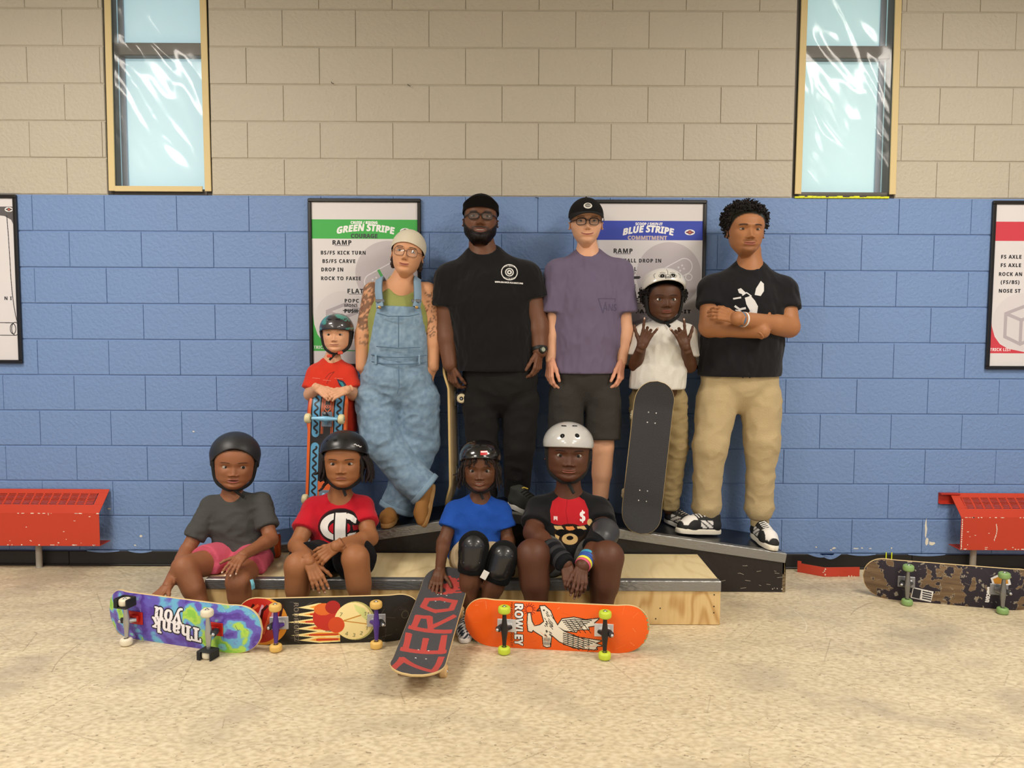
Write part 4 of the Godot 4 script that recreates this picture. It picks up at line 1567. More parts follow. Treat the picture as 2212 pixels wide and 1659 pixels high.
func boards() -> void:
	var grip := grip_tape()
	var bare := plain("cbb083", 0.5)
	var b := skateboard("tie-dyed purple and green skateboard lettered thank you, red truck plates", on_edge(-1.443, 1.123, 0.418, 0.128), grip, printed(tie_dye()), "e6dcc2", "b9bbbd", "c5281f")
	for s in [[-1, 1, 0], [1, -1, 1]]:
		var t: Node3D = b.get_children().filter(func(n): return n.name.begins_with("truck"))[s[2]]
		var g := Geo.new()
		var c := Vector3(s[0] * 0.004, -0.053, s[1] * 0.0875)
		for e in [-1.0, 1.0]: g.block(c + Vector3(e * 0.031 - 0.004, -0.029, -0.02), c + Vector3(e * 0.031 + 0.004, 0.029, 0.02), 0.003)
		for e in [-1.0, 1.0]: g.block(c + Vector3(-0.031, -0.03, e * 0.019 - 0.003), c + Vector3(0.031, 0.02, e * 0.019 + 0.003), 0.003) if e * s[1] < 0 else null
		g.block(c + Vector3(-0.031, 0.022, -0.02), c + Vector3(0.031, 0.03, 0.02), 0.003)
		g.block(c + Vector3(-0.031, -0.034, -0.02), c + Vector3(-0.012, -0.028, 0.02), 0.002)
		part("wheel_stopper", g.mesh(), plain("1b1b1c", 0.7), t, Transform3D(), "black rubber stopper round the wheel")
	skateboard("black skateboard with a melting yellow clock, purple trucks and tan wheels", on_edge(-0.794, 1.097, 0.428, -0.038), grip, printed(clock_deck()), "e2b863", "4b2f86", "b4b4b6")
	skateboard("orange skateboard with a black and white eagle, lime green wheels", on_edge(0.189, 1.155, 0.435, 0.051), grip, printed(eagle_deck(), 0.3), "c6d93c", "1e1c1d", "dcdcdc")
	skateboard("worn brown and purple skateboard with green wheels, lying on edge under the right heater", on_edge(2.21, 0.587, 0.412, 0.115), grip, printed(worn_deck(), 0.7), "86a866", "8f9092", "8f9092")
	# grey grip with red paint, tail on the floor, nose on the box edge
	var along := Vector3(0.055, 0, -0.6).normalized()
	along = (along * cos(0.2) + Vector3.UP * sin(0.2)).normalized()
	var side := along.cross(Vector3.UP).normalized()
	var up := side.cross(along).normalized()
	side = (side * cos(-0.06) + up * sin(-0.06)).normalized()
	up = side.cross(along).normalized()
	var truck := Vector3(-0.352, 0.026, 1.4)
	var centre := truck + along * 0.211 + up * 0.0645
	skateboard("skateboard with grey grip painted with red letters and a skull, slanting to the floor", Transform3D(Basis(along, up, side), centre), printed(zero_grip(), 0.95), bare, "d8b27a", "8f9092", "8f9092")
	# upright boards
	var p := at(702, 1010, 0.36)
	skateboard("black and orange skateboard with blue wave panels, upright before the small helmeted boy", Transform3D(upright(Vector3(0.025, 1, -0.08), Vector3(0, -0.08, -1)), Vector3(p.x, 0.688, 0.33)), grip, printed(wave_deck()), "ded3a4", "86bfe0", "7d8a96", "d8682c")
	p = at(983, 990, 0.14)
	skateboard("pale skateboard seen edge-on, held upright by the bearded man in black", Transform3D(upright(Vector3(-0.018, 1, -0.02), Vector3(-1, 0, -0.13)), Vector3(p.x - 0.005, 0.787, 0.14)), grip_tape("35322f"), bare, "d8c8a0", "8f9092", "8f9092", "d8b878")
	p = at(1400, 988, 0.37)
	skateboard("skateboard with plain dark grip facing out, standing before the boy in white", Transform3D(upright(Vector3(0.115, 1, -0.1), Vector3(0, 0.1, 1)), Vector3(p.x, p.y, 0.35)), grip, bare, "d8c8a0", "8f9092", "8f9092")

func upright(x: Vector3, y: Vector3) -> Basis:
	x = x.normalized()
	var z := x.cross(y).normalized()
	return Basis(x, z.cross(x), z)

# ---------------------------------------------------------------- people: heads
var lut_w: PackedFloat32Array
var lut_f: PackedFloat32Array
var lut_b: PackedFloat32Array
var speck := FastNoiseLite.new()

func lut(p: Array) -> PackedFloat32Array:
	var out := PackedFloat32Array()
	var n := p.size()
	for k in 301:
		var y := -0.1 + 1.1 * k / 300.0
		var q := 0
		while q < n - 2 and p[q + 1][0] < y: q += 1
		var a: Array = p[q]
		var b: Array = p[q + 1]
		var h: float = b[0] - a[0]
		var t := clampf((y - a[0]) / h, 0.0, 1.0)
		var ma: float = (b[1] - a[1]) / h if q == 0 else (b[1] - p[q - 1][1]) / (b[0] - p[q - 1][0])
		var mb: float = (b[1] - a[1]) / h if q == n - 2 else (p[q + 2][1] - a[1]) / (p[q + 2][0] - a[0])
		var t2 := t * t
		var t3 := t2 * t
		out.append((2 * t3 - 3 * t2 + 1) * a[1] + (t3 - 2 * t2 + t) * h * ma + (-2 * t3 + 3 * t2) * b[1] + (t3 - t2) * h * mb)
	return out

func look(l: PackedFloat32Array, y: float) -> float:
	var f := clampf((y + 0.1) / 1.1 * 300.0, 0.0, 299.999)
	var k := int(f)
	return lerpf(l[k], l[k + 1], f - k)

func head_tables() -> void:
	lut_w = lut([[-0.1, 0.06], [-0.05, 0.1], [-0.02, 0.125], [0.01, 0.15], [0.05, 0.185], [0.1, 0.225], [0.18, 0.275], [0.28, 0.305], [0.4, 0.332], [0.52, 0.34], [0.66, 0.345], [0.78, 0.325], [0.87, 0.272], [0.93, 0.205], [0.97, 0.138], [0.99, 0.08], [1.0, 0.0]])
	lut_f = lut([[-0.1, 0.02], [-0.05, 0.17], [-0.02, 0.265], [0.02, 0.335], [0.07, 0.36], [0.13, 0.348], [0.2, 0.368], [0.28, 0.37], [0.4, 0.372], [0.5, 0.375], [0.58, 0.4], [0.66, 0.405], [0.76, 0.382], [0.85, 0.315], [0.92, 0.225], [0.97, 0.135], [0.99, 0.075], [1.0, 0.0]])
	lut_b = lut([[-0.1, 0.1], [0.0, 0.1], [0.1, 0.16], [0.2, 0.25], [0.32, 0.34], [0.45, 0.42], [0.6, 0.45], [0.74, 0.43], [0.85, 0.36], [0.92, 0.27], [0.97, 0.17], [0.99, 0.09], [1.0, 0.0]])

func ss(a: float, b: float, x: float) -> float:
	return smoothstep(a, b, x)

func lin(hex: String) -> Color:
	return Color(hex).srgb_to_linear()

func hairline(a: float) -> float:
	a = absf(a)
	if a < 0.9: return 0.83 - 0.11 * pow(a / 0.9, 2.0)
	if a < 1.4: return lerpf(0.72, 0.5, (a - 0.9) / 0.5)
	return lerpf(0.5, 0.18, (a - 1.4) / (PI - 1.4))

# P: skin lip_c hair (colours), w jaw nose nose_l lips brow brow_c smile gape child open gaze beard stubble ears
func head(g: Geo, xf: Transform3D, P: Dictionary) -> void:
	var skin := lin(P.skin)
	var lipc := lin(P.get("lip_c", "a5685c"))
	var hairc := lin(P.get("hair", "1a120d"))
	var browc := lin(P.get("brow_c", "1c130e"))
	var fw: float = P.get("w", 1.0)
	var jaw: float = P.get("jaw", 1.0)
	var nw: float = P.get("nose", 1.0)
	var nl: float = P.get("nose_l", 1.0)
	var lips: float = P.get("lips", 1.0)
	var smile: float = P.get("smile", 0.0)
	var gape: float = P.get("gape", 0.0)
	var teeth: bool = P.get("teeth", false)
	var child: float = P.get("child", 0.0)
	var beard: float = P.get("beard", 0.0)
	var stache: float = P.get("stache", 0.0)
	var bt: float = P.get("brow_t", 1.0)
	var scalp: float = P.get("scalp", 1.0)
	var ys := PackedFloat32Array()
	for k in 9: ys.append(-0.1 + 0.2 * k / 9.0)
	for k in 84: ys.append(0.1 + 0.54 * k / 84.0)
	for k in 17: ys.append(1.0 - 0.36 * pow(1.0 - k / 16.0, 1.7))
	var cols := 112
	var pts := PackedVector3Array()
	var cs := PackedColorArray()
	var lw: float = 0.112 * P.get("mouth", 1.0)
	for y in ys:
		var w := look(lut_w, y) * lerpf(jaw, 1.0, ss(0.1, 0.42, y))
		var zf := look(lut_f, y)
		var zb := look(lut_b, y)
		var yo := face_y(y, child)
		for q in cols:
			var t := -1.0 + 2.0 * q / cols
			var a := PI * (0.5 * t + 0.5 * t * t * t)
			var sa := sin(a)
			var ca := cos(a)
			var x := w * signf(sa) * pow(absf(sa), 0.9)
			var z := (zf if ca > 0 else zb) * signf(ca) * pow(absf(ca), 0.9 if ca < 0 else 0.88)
			var c := skin
			var ax := absf(x)
			if ca > -0.05:
				var dz := 0.0
				if y > 0.27 and y < 0.62 and ax < 0.16:
					var ny := clampf((0.54 - y) / 0.2, 0.0, 1.0)
					var hgt := nl * (0.018 + 0.088 * pow(ny, 1.25)) * ss(0.283, 0.338, y) * ss(0.62, 0.52, y)
					var sg := lerpf(0.034, 0.05 * nw, ny)
					dz += hgt * exp(-pow(ax / sg, 2.0))
					dz += 0.016 * nl * exp(-pow(ax / 0.036, 2.0) - pow((y - 0.345) / 0.026, 2.0))
					dz += 0.046 * exp(-pow((ax - 0.053 * nw) / 0.027, 2.0) - pow((y - 0.32) / 0.024, 2.0))
					var nos := exp(-pow((ax - 0.03 * nw) / 0.017, 2.0) - pow((y - 0.296) / 0.01, 2.0))
					c = c.lerp(skin * 0.25, nos * 0.8)
				if y > 0.38 and y < 0.66:
					dz -= 0.036 * exp(-pow((ax - 0.142) / 0.078, 2.0) - pow((y - 0.505) / 0.045, 2.0))
					dz += 0.013 * P.get("brow", 1.0) * exp(-pow((y - 0.59) / 0.03, 2.0) - pow((ax - 0.1) / 0.12, 2.0))
				dz += 0.02 * exp(-pow((ax - 0.195) / 0.085, 2.0) - pow((y - 0.37) / 0.085, 2.0)) * P.get("cheek", 1.0)
				if y < 0.3:
					var lx := maxf(0.0, 1.0 - pow(ax / lw, 2.0))
					var sq := sqrt(lx)
					var ym := 0.2 + smile * 0.03 * pow(ax / lw, 2.0) - 0.5 * smile * 0.012
					var gp := gape * 0.03 * lx
					dz += (0.02 * lips * exp(-pow((y - ym - 0.02 - gp * 0.5) / 0.018, 2.0)) + 0.028 * lips * exp(-pow((y - ym + 0.023 + gp) / 0.02, 2.0))) * sq
					dz -= 0.02 * sq * exp(-pow((y - ym) / (0.006 + gp * 0.6), 2.0))
					dz += 0.02 * exp(-pow(ax / 0.08, 2.0) - pow((y - 0.055) / 0.05, 2.0)) * P.get("chin", 1.0)
					dz -= 0.008 * exp(-pow(ax / 0.1, 2.0) - pow((y - 0.125) / 0.02, 2.0))
					var up := ss(ym + gp * 0.4 - 0.004, ym + gp * 0.4 + 0.001, y) * ss(ym + gp * 0.4 + 0.03 * lips * (0.35 + 0.65 * sq), ym + gp * 0.4 + 0.022 * lips * (0.35 + 0.65 * sq), y)
					var lo := ss(ym - gp + 0.004, ym - gp - 0.001, y) * ss(ym - gp - 0.044 * lips * sq - 0.003, ym - gp - 0.034 * lips * sq, y)
					var mk := maxf(up, lo) * ss(0.0, 0.12, lx)
					c = c.lerp(lipc, mk * 0.85)
					var slit := exp(-pow((y - ym + gp * 0.3) / (0.0045 + gp * 0.62), 4.0)) * ss(0.0, 0.1, lx)
					c = c.lerp(skin * 0.16, slit * 0.9)
					if teeth and lx > 0.35 and y > ym - gp * 0.45 and y < ym + gp * 0.42: c = lin("e6ddcc")
				z += dz * ss(-0.05, 0.25, ca)
				if y > 0.52 and y < 0.66:
					var yb := 0.578 + 0.02 * cos((ax - 0.15) * 13.0)
					var bm := ss(0.052, 0.085, ax) * ss(0.245, 0.205, ax) * exp(-pow((y - yb) / (0.0165 * bt), 4.0))
					c = c.lerp(browc, bm * 0.92)
			if beard > 0.0 or stache > 0.0:
				var bl := 0.135 + 0.29 * pow(clampf(absf(a) / 1.35, 0.0, 1.0), 1.6)
				var bm := ss(bl + 0.02, bl - 0.015, y) * ss(1.75, 1.5, absf(a)) * ss(-0.09, -0.06, y) * beard
				if P.get("goatee", false): bm *= ss(0.17, 0.1, ax)
				var sm := ss(0.226, 0.24, y) * ss(0.285, 0.27, y) * ss(0.155, 0.12, ax) * stache
				if P.get("ring", false): sm = maxf(sm, ss(0.1, 0.15, ax) * ss(0.23, 0.16, ax) * ss(0.29, 0.24, y) * ss(0.04, 0.1, y) * 0.8)
				var m := maxf(bm, sm) * ss(0.0, 0.3, ca + 0.4)
				c = c.lerp(hairc, clampf(m, 0.0, 1.0))
				var push: float = bm * P.get("bushy", 0.0) * (0.8 + 0.5 * speck.get_noise_3d(x * 160, y * 160, z * 160))
				x += sa * push * 0.6
				z += ca * push
				if y < 0.08: yo = face_y(y, child) - push * 0.7 * ss(0.1, 0.0, y)
				else: yo = face_y(y, child)
			if scalp > 0.0:
				var hl := hairline(a)
				var hm := ss(hl - 0.012, hl + 0.02, y) * scalp
				c = c.lerp(hairc, hm)
				var k: float = 1.0 + 0.03 * hm * P.get("hair_t", 0.6)
				x *= k
				z *= k
			pts.append(xf * Vector3(x * fw, yo, z))
			cs.append(Color(c.r, c.g, c.b, 1.0))
	g.sheet(pts, cols, true, Color.WHITE, cs, PackedVector2Array(), false)
	for s in [-1.0, 1.0]:
		eye(g, xf, P, s, skin)
		if P.get("ears", true):
			var e := Vector3(s * 0.335 * fw, face_y(0.43, child), -0.03)
			var tb := Basis(Vector3(0, 1, 0), s * 0.5) * Basis(Vector3(1, 0, 0), -0.15)
			var eg := Geo.new()
			eg.ball(Vector3.ZERO, Vector3(0.018, 0.085, 0.048), Basis(), skin * 0.8, 8, 12)
			var pa := PackedVector3Array()
			for q in 15:
				var an := -2.1 + 4.6 * q / 14.0
				pa.append(Vector3(s * 0.022, sin(an) * 0.08 + 0.006, -cos(an) * 0.044))
			eg.tube(pa, PackedFloat32Array([0.014]), 6, skin)
			for k in eg.c.size(): eg.c[k].a = 1.0
			var ef := xf * Transform3D(tb, e + Vector3(s * 0.012, 0, 0))
			for k in eg.v.size(): eg.v[k] = ef * eg.v[k]
			for k in eg.n.size(): eg.n[k] = (ef.basis * eg.n[k]).normalized()
			g.add(eg)

func face_y(y: float, child: float) -> float:
	if child <= 0.0: return y
	if y < 0.5: return y * (1.0 - 0.08 * child)
	return 0.5 * (1.0 - 0.08 * child) + (y - 0.5) * (1.0 + 0.08 * child)

func eye(g: Geo, xf: Transform3D, P: Dictionary, s: float, skin: Color) -> void:
	var child: float = P.get("child", 0.0)
	var fw: float = P.get("w", 1.0)
	var R := 0.075
	var big: float = 1.0 + 0.2 * child
	var c := Vector3(s * 0.142 * fw, face_y(0.5, child), 0.263)
	var op: float = 0.0335 * P.get("open", 1.0) * big
	var hw := 0.073 * big
	var gaze: Vector2 = P.get("gaze", Vector2.ZERO)
	var white := lin(P.get("white", "a89e94"))
	var iris := lin(P.get("iris", "2a1a10"))
	var pts := PackedVector3Array()
	var cs := PackedColorArray()
	for r in 19:
		for q in 27:
			var x := lerpf(-hw * 1.1, hw * 1.1, q / 26.0)
			var y := lerpf(-0.042, 0.042, r / 18.0) * big
			pts.append(xf * (c + Vector3(x, y, sqrt(maxf(1e-5, R * R - x * x - y * y)))))
			var d := Vector2(x, y).distance_to(gaze)
			var k := white
			k = iris.lerp(k, ss(0.03, 0.033, d))
			if d < 0.014: k = Color(0.004, 0.004, 0.004)
			cs.append(k)
	g.sheet(pts, 27, false, Color.WHITE, cs, PackedVector2Array(), true)
	var lash := lin("150d09")
	for lid in [1.0, -1.0]:
		pts = PackedVector3Array()
		cs = PackedColorArray()
		for r in 9:
			var t := r / 8.0
			for q in 21:
				var u := -1.0 + q / 10.0
				var x := u * hw * 1.12
				var arch := pow(maxf(0.0, 1.0 - minf(1.0, u * u * 1.02)), 0.6)
				var y0: float = lid * op * arch * (1.15 if lid > 0 else 0.72) + 0.004 * u * s
				var y := lerpf(y0, lid * 0.062, t)
				var rr := R + 0.0045 - 0.004 * t
				pts.append(xf * (c + Vector3(x, y, sqrt(maxf(2e-4, rr * rr - x * x - y * y)))))
				var dark: float = (P.get("lash", 0.8) if lid > 0 else 0.25) if r == 0 else ((P.get("lash", 0.8) * 0.5 if lid > 0 else 0.0) if r == 1 else 0.0)
				var k := (skin * 0.9).lerp(lash, dark)
				cs.append(Color(k.r, k.g, k.b, 1))
		g.sheet(pts, 21, false, Color.WHITE, cs, PackedVector2Array(), lid < 0)

# ---------------------------------------------------------------- hands
func hand(g: Geo, wrist: Vector3, dir: Vector3, palm: Vector3, L: float, side: float, curl: Array, spread: float, P: Dictionary, thumb_out := 0.6) -> void:
	var d := dir.normalized()
	palm = (palm - d * palm.dot(d)).normalized()
	var s := d.cross(palm).normalized() * side      # towards the thumb
	var bones := []
	var nails := []
	var offs := [0.165, 0.055, -0.055, -0.155]
	var lens := [0.39, 0.43, 0.40, 0.31]
	var mcpd := [0.50, 0.52, 0.495, 0.455]
	var rad := 0.047 * L
	for f in 4:
		var m: Vector3 = wrist + d * (mcpd[f] * L) + s * (offs[f] * L) - palm * (0.02 * L)
		bones.append([wrist + d * 0.04 * L + s * (offs[f] * 0.62 * L), m, 0.055 * L, 0.05 * L, 0.03 * L])
		var fd: Vector3 = (d + s * (offs[f] * spread)).normalized()
		var ax: Vector3 = fd.cross(palm).normalized()
		var p := m
		var seg := [0.46, 0.3, 0.24]
		var ang := [75.0, 95.0, 60.0]
		var v := fd
		for j in 3:
			var c = curl[f + 1]
			var amount: float = c if c is float else c[j]
			v = v.rotated(ax, deg_to_rad(ang[j] * amount))
			var n: Vector3 = p + v * (lens[f] * seg[j] * L)
			bones.append([p, n, rad * (1.0 - 0.09 * j) * (0.9 if f == 3 else 1.0), rad * (0.92 - 0.09 * j) * (0.9 if f == 3 else 1.0), 0.006])
			if j == 2: nails.append([n - v * 0.012 * L + ax.cross(v) * (-rad * 0.7), rad * 0.7])
			p = n
	var t0 := wrist + d * 0.1 * L + s * 0.12 * L + palm * 0.03 * L
	var t1 := wrist + d * lerpf(0.33, 0.24, thumb_out) * L + s * lerpf(0.2, 0.3, thumb_out) * L + palm * lerpf(0.08, 0.03, thumb_out) * L
	var tc: float = curl[0]
	var td := (d * lerpf(0.9, 0.55, thumb_out) + s * lerpf(0.1, 0.75, thumb_out) + palm * tc * 0.6).normalized()
	var t2 := t1 + td * 0.19 * L
	td = (td + d * 0.25 + palm * tc * 0.7 - s * tc * 0.4).normalized()
	var t3 := t2 + td * 0.145 * L
	bones.append([t0, t1, 0.07 * L, 0.056 * L, 0.02 * L])
	bones.append([t1, t2, 0.052 * L, 0.05 * L, 0.01])
	bones.append([t2, t3, 0.05 * L, 0.042 * L, 0.006])
	bones.append([wrist - d * 0.22 * L, wrist + d * 0.1 * L, P.get("wrist", 0.145) * L, 0.13 * L, 0.02])
	var lo := Vector3.ONE * 1e9
	var hi := -lo
	for b in bones:
		for k in 2:
			lo = lo.min(b[k] - Vector3.ONE * b[2 + k])
			hi = hi.max(b[k] + Vector3.ONE * b[2 + k])
	var f := Field.new(lo, hi, clampf(L / 52.0, 0.0024, 0.0036))
	for q in bones.size():
		var b: Array = bones[q]
		if q == bones.size() - 1: f.bone(b[0], b[1], b[2], b[3], b[4], 1, palm, 1.35)
		else: f.bone(b[0], b[1], b[2], b[3], b[4])
	var skin := lin(P.skin)
	var pc := lin(P.get("palm", P.skin))
	var nc := lin(P.get("nail", P.skin))
	var h := f.geo(skin)
	for k in h.v.size():
		var c := skin.lerp(pc, ss(0.1, 0.6, h.n[k].dot(palm)))
		for n in nails:
			if h.v[k].distance_to(n[0]) < n[1] and h.n[k].dot(palm) < 0.3: c = nc
		h.c[k] = c
	g.add(h)

# ---------------------------------------------------------------- clothed bodies
func bounds(pts: Array, r: float) -> Array:
	var lo := Vector3.ONE * 1e9
	var hi := -lo
	for p in pts:
		lo = lo.min(p)
		hi = hi.max(p)
	return [lo - Vector3.ONE * r, hi + Vector3.ONE * r]

func part_at(called: String, g: Geo, m: Material, o: Node3D, label := "") -> MeshInstance3D:
	return part(called, g.mesh(), m, o, Transform3D(Basis(), -o.position), label)

func sub_at(called: String, g: Geo, m: Material, parent: Node3D, label := "") -> MeshInstance3D:
	return part(called, g.mesh(), m, parent, Transform3D(), label)

func skin_mat() -> StandardMaterial3D:
	var m := plain("ffffff", 0.52, 0.0, "skin")
	m.vertex_color_use_as_albedo = true
	m.metallic_specular = 0.42
	m.normal_enabled = true
	m.normal_texture = weave
	m.normal_scale = 0.12
	m.uv1_triplanar = true
	m.uv1_scale = Vector3.ONE * 9.0
	return m

func vertex_mat(rough := 0.7) -> StandardMaterial3D:
	var m := plain("ffffff", rough, 0.0, "vertex")
	m.vertex_color_use_as_albedo = true
	return m

func lerp_r(r: Array, t: float) -> float:
	var f := t * (r.size() - 1)
	var k := mini(int(f), r.size() - 2)
	return lerpf(r[k], r[k + 1], f - k)

# the bare body: one skin from head to feet
func body(D: Dictionary) -> Geo:
	var all := []
	all.append_array(D.sp)
	for a in D.arms: all.append_array(a)
	for l in D.legs: all.append_array(l)
	all.append(D.neck)
	var b := bounds(all, 0.2)
	var f := Field.new(b[0], b[1], 0.009)
	var n: Vector3 = D.get("face", Vector3(0, 0, 1))
	var rr := []
	for r in D.sr: rr.append(r - D.get("under", 0.018))
	f.chain(D.sp, rr, 0.03, 0, n, D.sq)
	if D.has("seat"): f.half(Vector3(0, D.seat, 0), Vector3(0, -1, 0))
	for q in 2:
		var a: Array = D.arms[q]
		f.bone(D.sp[0], a[0], D.ar[0] * 0.85, D.ar[0] * 0.92, 0.05)
		f.chain(a, D.ar, 0.012)
		var mid: Vector3 = a[1].lerp(a[2], 0.25)
		f.bone(a[1], mid, D.ar[1] * 0.96, D.ar[1] * 1.0, 0.012)
		var l: Array = D.legs[q]
		f.chain(l, D.lr, 0.015)
		f.bone(l[1].lerp(l[2], 0.12), l[1].lerp(l[2], 0.45), D.lr[1] * 0.85, D.lr[1] * 0.92, 0.02)
	f.bone(D.sp[0] - Vector3(0, 0.03, 0), D.neck, D.nr * 1.15, D.nr, 0.05)
	var skin := lin(D.skin)
	var g := f.geo(skin)
	if D.has("paint"):
		for k in g.v.size():
			g.c[k] = D.paint.call(g.v[k], g.n[k], skin)
	return g

func shirt(D: Dictionary, S: Dictionary) -> Geo:
	var all := []
	all.append_array(D.sp)
	for a in D.arms: all.append_array([a[0], a[1]])
	if S.has("hem"): all.append(S.hem)
	var b := bounds(all, 0.22)
	var f := Field.new(b[0], b[1], S.get("cell", 0.0075))
	var n: Vector3 = D.get("face", Vector3(0, 0, 1))
	var pts: Array = D.sp.duplicate()
	var rr: Array = S.get("sr", D.sr).duplicate()
	if S.has("hem"):
		pts.append(S.hem)
		rr.append(S.hem_r)
	f.chain(pts, rr, 0.03, 0, n, D.sq)
	f.half(pts[-1], S.get("down", Vector3(0, -1, 0)))
	for q in 2:
		var a: Array = D.arms[q]
		var sr: Array = S.sleeve_r
		var e: Vector3 = a[0].lerp(a[1], S.sleeve[q])
		if S.sleeve[q] <= 0.0: continue
		f.bone(D.sp[0], a[0], sr[0] * 0.82, sr[0], S.get("k", 0.05))
		f.bone(a[0], e, sr[0], sr[1], 0.022, 2)
	var col: Array = S.collar      # a rounded cut round the neck: picture x, y of its front dip, depth, radius
	var cr: float = col[3]
	var dip := at(col[0], col[1], col[2] + 0.05) + Vector3(0, cr, 0)
	f.bone(at(col[0], col[1], col[2]) + Vector3(0, cr + 0.1, 0), dip, cr, cr, 0.006, 0, Vector3.ZERO, 1.0, true)
	var g := f.geo(Color.WHITE, 2)
	ruffle(g, S.get("amp", 0.006), S.get("freq", Vector3(12, 5, 12)), S.get("seed", 1))
	ruffle(g, S.get("amp", 0.006) * 0.4, Vector3(20, 13, 20), S.get("seed", 1) + 5, false)
	if S.has("print"):
		var c: Vector3 = S.print[0]
		var w: float = S.print[1]
		var h: float = S.print[2]
		for k in g.v.size():
			var p := g.v[k] - c
			var back := maxf(0.0, -g.n[k].z)
			g.u[k] = Vector2(0.5 + p.x / w + (signf(p.x) * back * 3.0), 0.5 - p.y / h)
	return g

func print_cloth(k: Canvas, like: String) -> StandardMaterial3D:
	var m := StandardMaterial3D.new()
	m.albedo_texture = k.texture()
	m.texture_repeat = false
	m.roughness = 0.95
	m.rim_enabled = true
	m.rim = 0.25
	m.rim_tint = 0.6
	m.metallic_specular = 0.25
	return m

func trousers(D: Dictionary, T: Dictionary) -> Geo:
	var all := []
	for l in D.legs: all.append_array(l)
	all.append(T.waist)
	var b := bounds(all, 0.2)
	var f := Field.new(b[0], b[1], T.get("cell", 0.0075))
	var n: Vector3 = D.get("face", Vector3(0, 0, 1))
	var mid: Vector3 = (D.legs[0][0] + D.legs[1][0]) / 2 + Vector3(0, T.get("rise", 0.06), 0)
	f.bone(T.waist, mid, T.waist_r, T.hip_r, 0.03, 1, n, T.get("sq", 1.4))
	for q in 2:
		var l: Array = D.legs[q]
		var R: Array = T.r
		var pts: Array = T.paths[q] if T.has("paths") else [l[0], l[1], l[2]]
		if T.has("short"): pts = [l[0], l[0].lerp(l[1], T.short)]
		f.chain(pts, R, 0.02, 2)
	if D.has("seat"): f.half(Vector3(0, D.seat - 0.002, 0), Vector3(0, -1, 0))
	var g := f.geo(Color.WHITE, 2)
	ruffle(g, T.get("amp", 0.006), T.get("freq", Vector3(6, 7, 6)), T.get("seed", 2))
	ruffle(g, T.get("amp", 0.006) * 0.18, Vector3(22, 15, 22), T.get("seed", 2) + 3, false)
	return g

# S: sole upper toe lace tongue (colours)
func on_ledge(px: float, py: float, z: float) -> Vector3:
	var p := at(px, py, z)
	var u := p.x + 0.04
	p.y = (0.417 + u * 0.1531 if u < 0 else 0.417 - u * 0.1443) + 0.008
	return p

